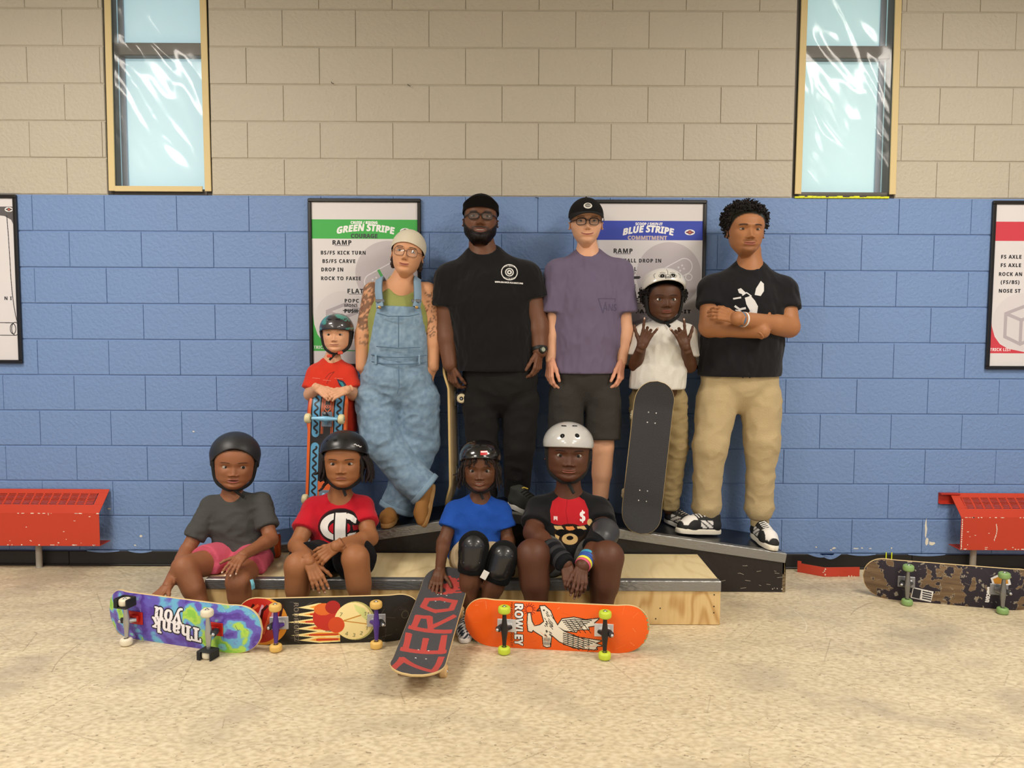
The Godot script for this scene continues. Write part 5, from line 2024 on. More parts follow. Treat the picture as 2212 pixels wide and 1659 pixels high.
func shoe(o: Node3D, heel: Vector3, toe: Vector3, up: Vector3, L: float, S: Dictionary, label := "") -> void:
	var d := (toe - heel).normalized()
	up = (up - d * up.dot(d)).normalized()
	var s := d.cross(up).normalized()
	var k := L / 0.28
	var xf := Transform3D(Basis(s, up, -d), heel)
	var f := Field.new(Vector3(-0.07, 0, -0.31) * k, Vector3(0.07, S.get("high", 0.1) + 0.03, 0.03) * k, 0.0045 * k)
	var hgt: float = S.get("high", 0.1)
	f.bone(Vector3(0, 0.045, -0.035) * k, Vector3(0.002, 0.045, -0.2) * k, 0.036 * k, 0.045 * k, 0.02)
	f.bone(Vector3(0.002, 0.04, -0.2) * k, Vector3(-0.002, 0.036, -0.243) * k, 0.044 * k, 0.034 * k, 0.02)
	f.bone(Vector3(0, 0.05, -0.04) * k, Vector3(0, hgt, -0.045) * k, 0.036 * k, 0.036 * k, 0.02, 2)
	f.bone(Vector3(0, hgt * 0.9, -0.06) * k, Vector3(0, 0.055, -0.19) * k, 0.03 * k, 0.025 * k, 0.03)
	f.half(Vector3(0, 0.022 * k, 0), Vector3(0, -1, 0))
	var g := f.geo()
	var up_c := lin(S.upper)
	for q in g.v.size():
		var p := g.v[q] / k
		var c := up_c
		if S.has("toe") and p.z < -0.175 and p.y > 0.045 and absf(p.x) < 0.036 and p.z > -0.262: c = lin(S.toe)
		if S.has("side") and absf(p.x) > 0.026 and p.z > -0.16 and p.z < -0.075 and p.y > 0.035 and p.y < 0.075 and fmod(p.z * 1.0 + p.y * 1.6 + 1.0, 0.045) > 0.014: c = lin(S.side)
		if S.has("heel") and p.z > -0.05 and p.y < 0.06: c = lin(S.heel)
		if S.has("check") and (int(floor((p.z + 1) / 0.016)) + int(floor((p.x + p.y + 1) / 0.016))) % 2 == 0: c = lin(S.check)
		g.c[q] = c
	var gg := Geo.new()
	gg.add(g, xf)
	var up_part := part_at("shoe", gg, vertex_mat(0.75), o, label)
	# sole
	var line := []
	for q in 33:
		var t := TAU * q / 32.0
		var z := -0.138 - 0.145 * cos(t)
		var w := 0.045 - 0.006 * ss(-0.15, -0.02, z) - 0.008 * exp(-pow((z + 0.12) / 0.04, 2.0))
		line.append(Vector3(w * signf(sin(t)) * pow(absf(sin(t)), 0.55), 0, z))
	var pts := PackedVector3Array()
	for lay in [[0.0, 0.94], [0.004, 1.0], [0.02, 1.0], [0.028, 0.97], [0.028, 0.6]]:
		for p in line: pts.append(xf * (Vector3(p.x * lay[1], lay[0], (p.z + 0.138) * lay[1] - 0.138) * k))
	var sg := Geo.new()
	sg.sheet(pts, 33, false, lin(S.sole), PackedColorArray(), PackedVector2Array(), true)
	for q in range(1, 31): sg.tri(pts[0], pts[q + 1], pts[q], lin(S.sole))
	sub_at("sole", sg, vertex_mat(0.75), up_part)
	if S.has("lace"):
		for q in 5:
			var z := -0.105 - q * 0.019
			var y := lerpf(hgt * 0.93, 0.083, q / 4.0) + 0.012
			var lg := Geo.new()
			lg.tube(PackedVector3Array([xf * (Vector3(-0.026, y - 0.012, z) * k), xf * (Vector3(0, y + 0.002, z - 0.004) * k), xf * (Vector3(0.026, y - 0.012, z) * k)]), PackedFloat32Array([0.0042 * k]), 6, lin(S.lace))
			sub_at("lace", lg, vertex_mat(0.8), up_part)

# ---------------------------------------------------------------- headgear and hair
func dome(xf: Transform3D, centre: Vector3, r: Vector3, edge: Callable, rows := 26, cols := 72, power := 1.0) -> Geo:
	var g := Geo.new()
	var pts := PackedVector3Array()
	for k in rows:
		for q in cols:
			var a := TAU * q / cols
			var e0: float = edge.call(a)
			var e := lerpf(e0, PI / 2, pow(k / float(rows - 1), power))
			var ch := cos(maxf(e, 0.0))
			var lowered := 1.0 if e >= 0 else 1.0 + e * 0.12
			pts.append(xf * (centre + Vector3(sin(a) * ch * r.x * lowered, sin(e) * r.y, cos(a) * ch * r.z * lowered)))
	g.sheet(pts, cols, true, Color.WHITE, PackedColorArray(), PackedVector2Array(), true)
	return g

func on_dome(centre: Vector3, r: Vector3, a: float, e: float) -> Vector3:
	return centre + Vector3(sin(a) * cos(e) * r.x, sin(e) * r.y, cos(a) * cos(e) * r.z)

func helmet(o: Node3D, xf: Transform3D, m: Material, label: String, C := {}) -> MeshInstance3D:
	var centre: Vector3 = C.get("centre", Vector3(0, 0.62, -0.03))
	var r: Vector3 = C.get("r", Vector3(0.435, 0.47, 0.51))
	var fr: float = C.get("front", 0.16)
	var sd: float = C.get("side", -0.12)
	var bk: float = C.get("back", -0.4)
	var edge := func(a):
		var c := cos(a)
		return lerpf(sd, fr, pow(c, 1.3)) if c > 0 else lerpf(sd, bk, pow(-c, 0.8))
	var g := dome(xf, centre, r, edge)
	var inner := dome(xf, centre, r * 0.9, edge)
	var shell := part_at("helmet", g, m, o, label)
	sub_at("liner", inner, plain("141414", 0.9), shell)
	var rim := PackedVector3Array()
	for q in 73:
		var a := TAU * q / 72
		var e: float = edge.call(a)
		var low := 1.0 if e >= 0 else 1.0 + e * 0.12
		rim.append(xf * (centre + Vector3(sin(a) * cos(maxf(e, 0)) * r.x * 0.955 * low, sin(e) * r.y, cos(a) * cos(maxf(e, 0)) * r.z * 0.955 * low)))
	var rg := Geo.new()
	rg.tube(rim, PackedFloat32Array([0.026 * xf.basis.x.length()]), 6)
	sub_at("rim", rg, C.get("rim", m), shell)
	for v in C.get("vents", []):
		var vg := Geo.new()
		var p := on_dome(centre, r * 1.004, v[0], v[1])
		var nn := ((p - centre) / (r * r)).normalized()
		var tx := Vector3(0, 1, 0).cross(nn).normalized()
		var ty := nn.cross(tx)
		var ring := []
		for q in 16: ring.append(xf * (on_surface(p + tx * cos(TAU * q / 16) * v[2] + ty * sin(TAU * q / 16) * v[3], centre, r * 1.006)))
		var mid := xf * (centre + (p - centre) * 0.995)
		for q in 16: vg.tri(mid, ring[q], ring[(q + 1) % 16])
		sub_at("vent", vg, plain("0a0a0a", 0.95), shell)
	if C.get("strap", true):
		var chin: Vector3 = C.get("chin", Vector3(0, -0.045, 0.16))
		for s in [-1.0, 1.0]:
			for z in [0.12, -0.16]:
				var sg := Geo.new()
				var top := Vector3(s * (0.04 + 0.34 * C.get("w", 1.12)), 0.56, z)
				var mid := Vector3(s * (0.02 + 0.31 * C.get("w", 1.12)), 0.2, 0.02 + z * 0.25)
				var low := Vector3(s * 0.25 * C.get("w", 1.12), 0.05, 0.1)
				strap(sg, [xf * top, xf * mid, xf * low, xf * (chin + Vector3(s * 0.1, 0.0, 0.03)), xf * chin], 0.07 * xf.basis.x.length(), xf * Vector3(0, 0.3, -0.5))
				sub_at("chin_strap", sg, plain(C.get("strap_c", "151515"), 0.8), shell)
		var tail := Geo.new()
		strap(tail, [xf * chin, xf * (chin + C.get("tail", Vector3(0.04, -0.08, 0.05))), xf * (chin + C.get("tail", Vector3(0.04, -0.08, 0.05)) * 1.9)], 0.06 * xf.basis.x.length(), xf * Vector3(0, 0.3, -0.5))
		sub_at("strap_end", tail, plain(C.get("strap_c", "151515"), 0.8), shell)
	return shell

func on_surface(p: Vector3, c: Vector3, r: Vector3) -> Vector3:
	var d := (p - c) / r
	return c + d.normalized() * r

func strap(g: Geo, path: Array, w: float, away: Vector3) -> void:
	var c := Curve3D.new()
	for k in path.size():
		var t: Vector3 = (path[mini(k + 1, path.size() - 1)] - path[maxi(k - 1, 0)]) * 0.17
		c.add_point(path[k], -t, t)
	var ln := c.get_baked_length()
	var pts := PackedVector3Array()
	for k in 25:
		var p := c.sample_baked(ln * k / 24.0, true)
		var q := c.sample_baked(minf(ln, ln * k / 24.0 + 0.002), true)
		var r := c.sample_baked(maxf(0, ln * k / 24.0 - 0.002), true)
		var t := (q - r).normalized()
		var nrm := (p - away)
		nrm = (nrm - t * nrm.dot(t)).normalized()
		var s := t.cross(nrm)
		var th := nrm * w * 0.18
		for e in [s * w * 0.5 + th, s * w * 0.5 - th, -s * w * 0.5 - th, -s * w * 0.5 + th]: pts.append(p + e)
	g.sheet(pts, 4, true)

func cap(o: Node3D, xf: Transform3D, hex: String, label: String, brim := 0.0, wide := 1.0) -> MeshInstance3D:
	var centre := Vector3(0, 0.66, -0.03)
	var r := Vector3(0.025 + 0.365 * wide, 0.43, 0.475)
	var edge := func(a):
		return 0.1 * cos(a) - 0.05
	var g := dome(xf, centre, r, edge, 20, 60, 0.9)
	var m := fabric(hex, 120.0, 0.3)
	var c := part_at("cap", g, m, o, label)
	var b := Geo.new()
	var pts := PackedVector3Array()
	var low := PackedVector3Array()
	for k in 9:
		for q in 25:
			var a := lerpf(-1.3, 1.3, q / 24.0)
			var p0 := on_dome(centre, r * 1.005, a, 0.05)
			var out := Vector3(sin(a) * 0.36, 0, 0.30 + 0.1 * cos(a))
			var t := k / 8.0
			var reach := pow(maxf(0.0, cos(a / 1.3 * PI / 2)), 0.45)
			var p := p0 + Vector3(sin(a) * 0.03, 0, 0.33) * t * reach
			p.y += brim * t - 0.42 * p.x * p.x * (0.4 + t) + 0.025
			pts.append(xf * p)
			low.append(xf * (p - Vector3(0, 0.016, 0)))
	b.sheet(pts, 25, false, Color.WHITE, PackedColorArray(), PackedVector2Array(), true)
	b.sheet(low, 25)
	var rim := PackedVector3Array()
	for q in 25:
		rim.append(pts[8 * 25 + q])
		rim.append(low[8 * 25 + q])
	b.sheet(rim, 2)
	sub_at("brim", b, m, c)
	var bt := Geo.new()
	bt.ball(xf * (centre + Vector3(0, r.y, 0)), Vector3.ONE * 0.025 * xf.basis.x.length())
	sub_at("button", bt, m, c)
	return c

# glasses: rims follow the outline function, lenses are thin panes
func glasses(o: Node3D, xf: Transform3D, hex: String, label: String, G := {}) -> void:
	var m := plain(hex, 0.3, G.get("metal", 0.1))
	var hub: MeshInstance3D
	var w: float = G.get("w", 0.11)
	var h: float = G.get("h", 0.078)
	var thick: float = G.get("t", 0.011)
	var cy: float = G.get("y", 0.485)
	var zz: float = G.get("z", 0.41)
	var sc := xf.basis.x.length()
	for s in [-1.0, 1.0]:
		var pa := PackedVector3Array()
		var rad := PackedFloat32Array()
		var flat := []
		for q in 33:
			var t := TAU * q / 32
			var ex := signf(cos(t)) * pow(absf(cos(t)), 0.62) * w
			var ey := signf(sin(t)) * pow(absf(sin(t)), 0.62) * h
			if G.get("cat", false): ey += 0.03 * ss(0.0, w, ex) * ss(-0.03, h, ey)
			var p := Vector3(s * (0.147 + ex), cy + ey, zz - 0.06 * pow((0.147 + ex) / 0.26, 2.0))
			pa.append(xf * p)
			flat.append(xf * p)
			rad.append(thick * sc * (1.5 if G.get("brow", false) and ey > 0.01 else 1.0))
		var g := Geo.new()
		g.tube(pa, rad, 6, Color.WHITE, false)
		if hub == null: hub = part_at("glasses", g, m, o, label)
		else: sub_at("rim", g, m, hub)
		var lens := Geo.new()
		var mid := xf * Vector3(s * 0.147, cy, zz - 0.015)
		for q in 32:
			if s > 0: lens.tri(mid, flat[q + 1], flat[q])
			else: lens.tri(mid, flat[q], flat[q + 1])
		var lm := plain("ffffff", 0.03, 0.0, "lens")
		lm.transparency = BaseMaterial3D.TRANSPARENCY_ALPHA
		lm.albedo_color = Color(0.9, 0.92, 0.92, 0.06)
		sub_at("lens", lens, lm, hub)
		var arm := Geo.new()
		arm.tube(PackedVector3Array([xf * Vector3(s * (0.147 + w), cy + h * 0.5, zz - 0.06), xf * Vector3(s * 0.36, cy + h * 0.4, 0.2), xf * Vector3(s * 0.36, cy + h * 0.3, -0.05)]), PackedFloat32Array([thick * sc]), 6)
		sub_at("temple_arm", arm, m, hub)
	var br := Geo.new()
	br.tube(PackedVector3Array([xf * Vector3(-0.042, cy + h * 0.3, zz), xf * Vector3(0, cy + h * 0.45, zz + 0.012), xf * Vector3(0.042, cy + h * 0.3, zz)]), PackedFloat32Array([thick * sc]), 6)
	sub_at("bridge", br, m, hub)

# a cloud of short bent curls over an egg-shaped core
func curls(o: Node3D, xf: Transform3D, centre: Vector3, r: Vector3, count: int, hex: String, seed_: int, label: String, keep: Callable, size := 0.05) -> void:
	var g := Geo.new()
	var rg := RandomNumberGenerator.new()
	rg.seed = seed_
	var col := lin(hex)
	var core := dome(xf, centre, r * 0.93, func(a): return -PI / 2 + 0.3, 26, 48)
	var n := FastNoiseLite.new()
	n.seed = seed_
	n.frequency = 1.0
	var sc := xf.basis.x.length()
	for k in core.v.size():
		var p := core.v[k] / sc * 7.0
		core.v[k] += core.n[k] * (n.get_noise_3d(p.x, p.y, p.z) * 0.07 * sc)
	core.renormal()
	for k in core.c.size(): core.c[k] = col
	g.add(core)
	var done := 0
	while done < count:
		var d := Vector3(rg.randfn(), rg.randfn(), rg.randfn()).normalized()
		var p := centre + d * r * rg.randf_range(0.86, 1.02)
		done += 1
		if not keep.call(p): continue
		var side := d.cross(Vector3(rg.randf() - 0.5, rg.randf() - 0.5, rg.randf() - 0.5)).normalized()
		var l := size * rg.randf_range(0.6, 1.3)
		var tone := col * rg.randf_range(0.7, 1.5)
		tone.a = 1.0
		g.tube(PackedVector3Array([xf * p, xf * (p + d * l * 0.6 + side * l * 0.35), xf * (p + d * l + side * l * 0.05), xf * (p + d * l * 1.1 - side * l * 0.4)]), PackedFloat32Array([0.017 * sc, 0.017 * sc, 0.015 * sc, 0.007 * sc]), 4, tone, false)
	part_at("hair", g, vertex_mat(0.85), o, label)

# hanging twisted locks; each: start, end, sideways bow
func locks(o: Node3D, xf: Transform3D, list: Array, hex: String, seed_: int, thick := 0.026) -> void:
	var rg := RandomNumberGenerator.new()
	var mass := Geo.new()
	var round_ := Geo.new()
	round_.ball(Vector3(0, 0.4, -0.14), Vector3(0.43, 0.42, 0.3), Basis(), lin(hex), 18, 30)
	for k in round_.v.size(): mass.v.append(xf * round_.v[k])
	mass.c = round_.c
	mass.u = round_.u
	mass.i = round_.i
	mass.renormal()
	ruffle(mass, 0.006, Vector3(60, 12, 60), seed_)
	part_at("hair", mass, vertex_mat(0.85), o)
	rg.seed = seed_
	var col := lin(hex)
	var sc := xf.basis.x.length()
	for l in list:
		var a: Vector3 = l[0]
		var b: Vector3 = l[1]
		var path := PackedVector3Array()
		var rad := PackedFloat32Array()
		var bow: Vector3 = Vector3(rg.randf_range(-0.05, 0.05), 0, rg.randf_range(-0.03, 0.04)) + (l[2] if l.size() > 2 else Vector3.ZERO)
		var ph := rg.randf() * 6.0
		for k in 14:
			var t := k / 13.0
			path.append(xf * (a.lerp(b, t) + bow * sin(PI * t) + Vector3(sin(t * 11 + ph), 0, cos(t * 9 + ph)) * 0.012))
			rad.append(thick * sc * (1.0 + 0.18 * sin(t * 34 + ph)) * lerpf(1.0, 0.55, pow(t, 3.0)))
		var g := Geo.new()
		g.tube(path, rad, 7, col * rg.randf_range(0.8, 1.3))
		part_at("hair_lock", g, vertex_mat(0.85), o)

func head_at(px: float, py: float, z: float, H: float, yaw := 0.0, pitch := 0.0, roll := 0.0, child := 0.0) -> Transform3D:      # the point between the eyes
	var b := Basis.from_euler(Vector3(pitch, yaw, roll))
	var e := at(px, py, z)
	return Transform3D(b.scaled(Vector3.ONE * H), e - b * Vector3(0, face_y(0.5, child), 0.34) * H)

# ---------------------------------------------------------------- the ten people
func base_of(D: Dictionary) -> Vector3:
	var m: Vector3 = (D.legs[0][2] + D.legs[1][2]) / 2
	return Vector3(m.x, D.get("ground", 0.0), m.z)

func person(label: String, D: Dictionary) -> Node3D:
	return thing("person", label, "person", Transform3D(Basis(), base_of(D)))

func people() -> void:
	speck.frequency = 1.0
	head_tables()
	tall_man()
	purple_man()
	bearded_man()
	overalls_woman()
	small_boy()
	white_shirt_boy()
	grey_girl()
	red_boy()
	blue_boy()
	bear_boy()

func mottle(g: Geo, a: String, b: String, freq: float, seed_: int) -> void:
	var n := FastNoiseLite.new()
	n.seed = seed_
	n.frequency = freq
	n.fractal_octaves = 4
	var ca := lin(a)
	var cb := lin(b)
	for k in g.v.size(): g.c[k] = ca.lerp(cb, clampf(0.5 + 1.1 * n.get_noise_3dv(g.v[k]), 0.0, 1.0))

func cloth_vc(key: String) -> StandardMaterial3D:
	var m := fabric("ffffff", 100.0, 0.4 + 0.001 * key.length())
	m.vertex_color_use_as_albedo = true
	return m

func curly_keep(p: Vector3) -> bool:
	return p.z < 0.1 or p.y > 0.88

func band(o: Node3D, a: Vector3, b: Vector3, t: float, r: float, w: float, hex: String, called := "wristband", squash := 1.0) -> void:
	var g := Geo.new()
	var d := (b - a).normalized()
	g.lathe([Vector2(r * 0.9, -w), Vector2(r, -w * 0.8), Vector2(r, w * 0.8), Vector2(r * 0.9, w)], Transform3D(Basis(Quaternion(Vector3.UP, d)), a.lerp(b, t)), 26)
	part_at(called, g, plain(hex, 0.55), o)

func tall_man() -> void:
	var skin := "a8714a"
	var D := {
		"skin": skin, "sq": 1.55, "nr": 0.058, "ground": 0.24,
		"sp": [at(1618, 592, 0.2), at(1612, 672, 0.21), at(1603, 740, 0.21), at(1598, 800, 0.21)], "sr": [0.085, 0.195, 0.2, 0.2],
		"neck": at(1620, 540, 0.2),
		"arms": [[at(1540, 625, 0.2), at(1533, 706, 0.27), at(1648, 716, 0.4)], [at(1690, 628, 0.2), at(1704, 706, 0.27), at(1592, 688, 0.45)]], "ar": [0.066, 0.056, 0.037],
		"legs": [[at(1550, 858, 0.2), at(1535, 975, 0.24), at(1527, 1125, 0.2)], [at(1643, 858, 0.2), at(1645, 968, 0.22), at(1640, 1128, 0.17)]], "lr": [0.085, 0.06, 0.04],
	}
	var o := person("man with curly black hair, black shirt and folded arms, standing at the right end", D)
	var g := body(D)
	var xf := head_at(1621, 495, 0.325, 0.24, 0.0, 0.02, -0.02)
	head(g, xf, {"skin": skin, "lip_c": "a8655a", "hair": "140d0a", "brow_c": "1a100b", "nose": 1.15, "lips": 1.2, "brow": 1.3, "brow_t": 1.1, "jaw": 1.02, "w": 1.12, "open": 0.72, "beard": 0.28, "goatee": true, "stache": 0.35, "smile": 0.3, "iris": "3a2214"})
	hand(g, at(1592, 688, 0.45), at(1562, 680, 0.42) - at(1592, 688, 0.45), Vector3(0, -0.4, -1), 0.185, -1.0, [0.3, 0.25, 0.25, 0.25, 0.25], 0.15, {"skin": skin}, 0.2)
	hand(g, at(1648, 716, 0.4), at(1672, 684, 0.34) - at(1648, 716, 0.4), Vector3(0, 0.2, -1), 0.17, 1.0, [0.3, 0.2, 0.2, 0.2, 0.2], 0.1, {"skin": skin}, 0.1)
	part_at("body", g, skin_mat(), o)
	curls(o, xf, Vector3(0, 0.74, -0.11), Vector3(0.5, 0.42, 0.4), 1500, "17100c", 3, "short curly black hair", curly_keep)
	var S := {"sleeve": [0.5, 0.55], "sleeve_r": [0.077, 0.084], "sr": [0.095, 0.212, 0.217, 0.215], "hem": at(1596, 812, 0.21), "hem_r": 0.218, "collar": [1620, 584, 0.2, 0.07], "seed": 3, "amp": 0.005}
	var k := Canvas.new(60, 70, 8.0, Color("1c1c1e"))
	var wt := Color("d9d7d3")
	k.poly(PackedVector2Array([Vector2(37, 24.5), Vector2(40, 20.5), Vector2(41.5, 22), Vector2(41, 26), Vector2(39, 28.6), Vector2(36, 28)]), wt)
	k.poly(PackedVector2Array([Vector2(31, 29.5), Vector2(34, 28.6), Vector2(36, 31), Vector2(37.5, 34), Vector2(37, 38), Vector2(34.5, 41), Vector2(34, 44), Vector2(28, 44), Vector2(31, 40), Vector2(33.4, 36.5), Vector2(31.6, 33)]), wt)
	k.poly(PackedVector2Array([Vector2(28, 25), Vector2(29.5, 24.4), Vector2(31.5, 26.6), Vector2(30.5, 28), Vector2(28.4, 27)]), wt)
	k.line([Vector2(30, 28.2), Vector2(32, 26.8), Vector2(34.2, 28.6), Vector2(32.4, 29.4)], 0.6, wt)
	k.line([Vector2(25.8, 30), Vector2(29, 29.4)], 0.9, wt)
	k.line([Vector2(26.4, 34), Vector2(28.4, 35.6), Vector2(31, 35)], 1.1, wt)
	k.line([Vector2(26.6, 36), Vector2(29, 36.6)], 0.6, wt)
	S.print = [at(1603, 666, 0.33), 0.62, 0.7]
	part_at("shirt", shirt(D, S), print_cloth(k, "1c1c1e"), o, "black shirt with a white animal print")
	var T := {"waist": at(1597, 788, 0.2), "waist_r": 0.19, "hip_r": 0.212, "sq": 1.62, "rise": 0.12, "r": [0.112, 0.094, 0.074, 0.076, 0.05], "paths": [[at(1550, 858, 0.2), at(1535, 960, 0.24), at(1528, 1030, 0.22), at(1526, 1094, 0.2), at(1528, 1112, 0.2)], [at(1643, 858, 0.2), at(1646, 956, 0.22), at(1642, 1030, 0.2), at(1640, 1098, 0.18), at(1641, 1116, 0.18)]], "seed": 12}
	part_at("trousers", trousers(D, T), fabric("b9a57e", 60.0, 0.35), o, "khaki jogging trousers")
	for q in 2:
		var cg := Geo.new()
		var c: Vector3 = [at(1529, 1120, 0.2), at(1641, 1124, 0.18)][q]
		cg.lathe([Vector2(0.04, 0.035), Vector2(0.05, 0.03), Vector2(0.05, -0.025), Vector2(0.045, -0.03)], Transform3D(Basis(), c), 28)
		part_at("ankle_cuff", cg, fabric("b09c76", 140.0, 0.8), o)
		cg = Geo.new()
		cg.tube(PackedVector3Array([at(1604 + q * 12, 798, 0.345), at(1603 + q * 14, 808, 0.35), at(1605 + q * 15, 816, 0.345)]), PackedFloat32Array([0.004]), 6)
		part_at("drawstring", cg, plain("1a1a1a", 0.8), o)
	var st := {"sole": "e9e2cf", "upper": "201e1f", "toe": "ece8e2", "side": "e6e3de", "lace": "e4e0da", "high": 0.105}
	shoe(o, on_ledge(1552, 1152, 0.2), on_ledge(1478, 1170, 0.3), Vector3(-0.14, 1, 0), 0.285, st, "black and white sneaker")
	shoe(o, on_ledge(1628, 1158, 0.13), on_ledge(1664, 1190, 0.37), Vector3(0.14, 1, 0), 0.285, st, "black and white sneaker")
	band(o, at(1592, 688, 0.45), at(1704, 706, 0.27), 0.06, 0.0385, 0.0055, "3f6f93")
	band(o, at(1592, 688, 0.45), at(1704, 706, 0.27), 0.12, 0.0395, 0.0055, "e8e8e6")

func purple_man() -> void:
	var skin := "dda886"
	var D := {
		"skin": skin, "sq": 1.6, "nr": 0.053, "ground": 0.33,
		"sp": [at(1270, 566, 0.18), at(1270, 648, 0.19), at(1268, 730, 0.2), at(1264, 800, 0.2)], "sr": [0.08, 0.172, 0.17, 0.17],
		"neck": at(1268, 522, 0.18),
		"arms": [[at(1206, 588, 0.18), at(1196, 712, 0.2), at(1189, 776, 0.24)], [at(1338, 588, 0.18), at(1350, 712, 0.2), at(1343, 780, 0.24)]], "ar": [0.052, 0.041, 0.029],
		"legs": [[at(1224, 850, 0.2), at(1220, 965, 0.22), at(1235, 1090, 0.2)], [at(1303, 850, 0.2), at(1303, 965, 0.23), at(1296, 1090, 0.2)]], "lr": [0.08, 0.057, 0.042],
	}
	var o := person("pale man in black cap, glasses and faded purple shirt, dark shorts", D)
	var g := body(D)
	var xf := head_at(1269, 477, 0.3, 0.228, 0.0, 0.0, 0.0)
	head(g, xf, {"skin": skin, "lip_c": "b8766a", "hair": "6b4f3a", "brow_c": "8a6448", "nose": 0.92, "nose_l": 1.1, "lips": 0.75, "jaw": 0.96, "w": 1.06, "open": 0.7, "smile": 1.2, "mouth": 1.25, "iris": "4a5a60", "lash": 0.5, "beard": 0.12, "stache": 0.14, "cheek": 1.3})
	for q in 2:
		var s := -1.0 if q == 0 else 1.0
		hand(g, D.arms[q][2], at([1188, 1340][q], 806, 0.25) - D.arms[q][2], Vector3(-s * 0.9, 0, -0.45), 0.19, -s, [0.25, 0.25, 0.3, 0.35, 0.4], 0.1, {"skin": "d89a7c"}, 0.25)
	part_at("body", g, skin_mat(), o)
	var S := {"sleeve": [0.72, 0.72], "sleeve_r": [0.07, 0.078], "sr": [0.09, 0.188, 0.183, 0.18], "hem": at(1263, 806, 0.2), "hem_r": 0.182, "collar": [1270, 554, 0.18, 0.064], "seed": 7, "amp": 0.006, "print": [at(1268, 690, 0.33), 0.6, 0.7]}
	var k := Canvas.new(60, 70, 8.0, Color("6b6078"))
	var ink := Color("585068")
	k.line([Vector2(36, 24), Vector2(45.5, 24), Vector2(45, 25.6)], 0.45, ink)
	k.line([Vector2(36, 24), Vector2(38.5, 31.5), Vector2(40, 26)], 0.7, ink)
	k.text("ANS", Vector2(42.4, 28.6), 3.6, ink, 0, 0.8)
	part_at("shirt", shirt(D, S), print_cloth(k, "6b6078"), o, "faded purple shirt with a tonal chest logo")
	var T := {"waist": at(1264, 785, 0.19), "waist_r": 0.155, "hip_r": 0.175, "sq": 1.7, "rise": 0.1, "r": [0.095, 0.096], "short": 0.87, "seed": 22, "amp": 0.005}
	part_at("shorts", trousers(D, T), fabric("3a3733", 80.0, 0.5), o, "charcoal denim shorts")
	var c := cap(o, xf, "1b1a1a", "black cap with a round white badge", -0.08, 1.06)
	var bg := Geo.new()
	var cen := Vector3(0, 0.66, -0.03)
	var r := Vector3(0.412, 0.43, 0.475)
	var ring := []
	for q in 20: ring.append(xf * on_surface(Vector3(cos(TAU * q / 20) * 0.1, 0.84 + sin(TAU * q / 20) * 0.085, 0.4), cen, r * 1.012))
	var mid := xf * on_surface(Vector3(0, 0.84, 0.4), cen, r * 1.025)
	for q in 20: bg.tri(mid, ring[(q + 1) % 20], ring[q])
	sub_at("badge", bg, plain("e6e2d6", 0.7), c)
	bg = Geo.new()
	for w in [0.055, 0.025]:
		var pa := PackedVector3Array()
		for q in 21: pa.append(xf * on_surface(Vector3(cos(TAU * q / 20) * w, 0.84 + sin(TAU * q / 20) * w * 0.85, 0.4), cen, r * 1.024))
		bg.tube(pa, PackedFloat32Array([0.0016]), 5, Color.WHITE, false)
	sub_at("badge_rings", bg, plain("2c2a28", 0.7), c)
	glasses(o, xf, "2c2422", "dark browline glasses", {"brow": true, "t": 0.009, "w": 0.105, "h": 0.075, "y": 0.475, "z": 0.425})
	shoe(o, on_ledge(1235, 1128, 0.14), on_ledge(1225, 1160, 0.38), Vector3.UP, 0.28, {"sole": "e6e0d4", "upper": "2a2828", "lace": "d8d4cc"})
	shoe(o, on_ledge(1297, 1128, 0.14), on_ledge(1310, 1160, 0.38), Vector3.UP, 0.28, {"sole": "e6e0d4", "upper": "2a2828", "lace": "d8d4cc"})

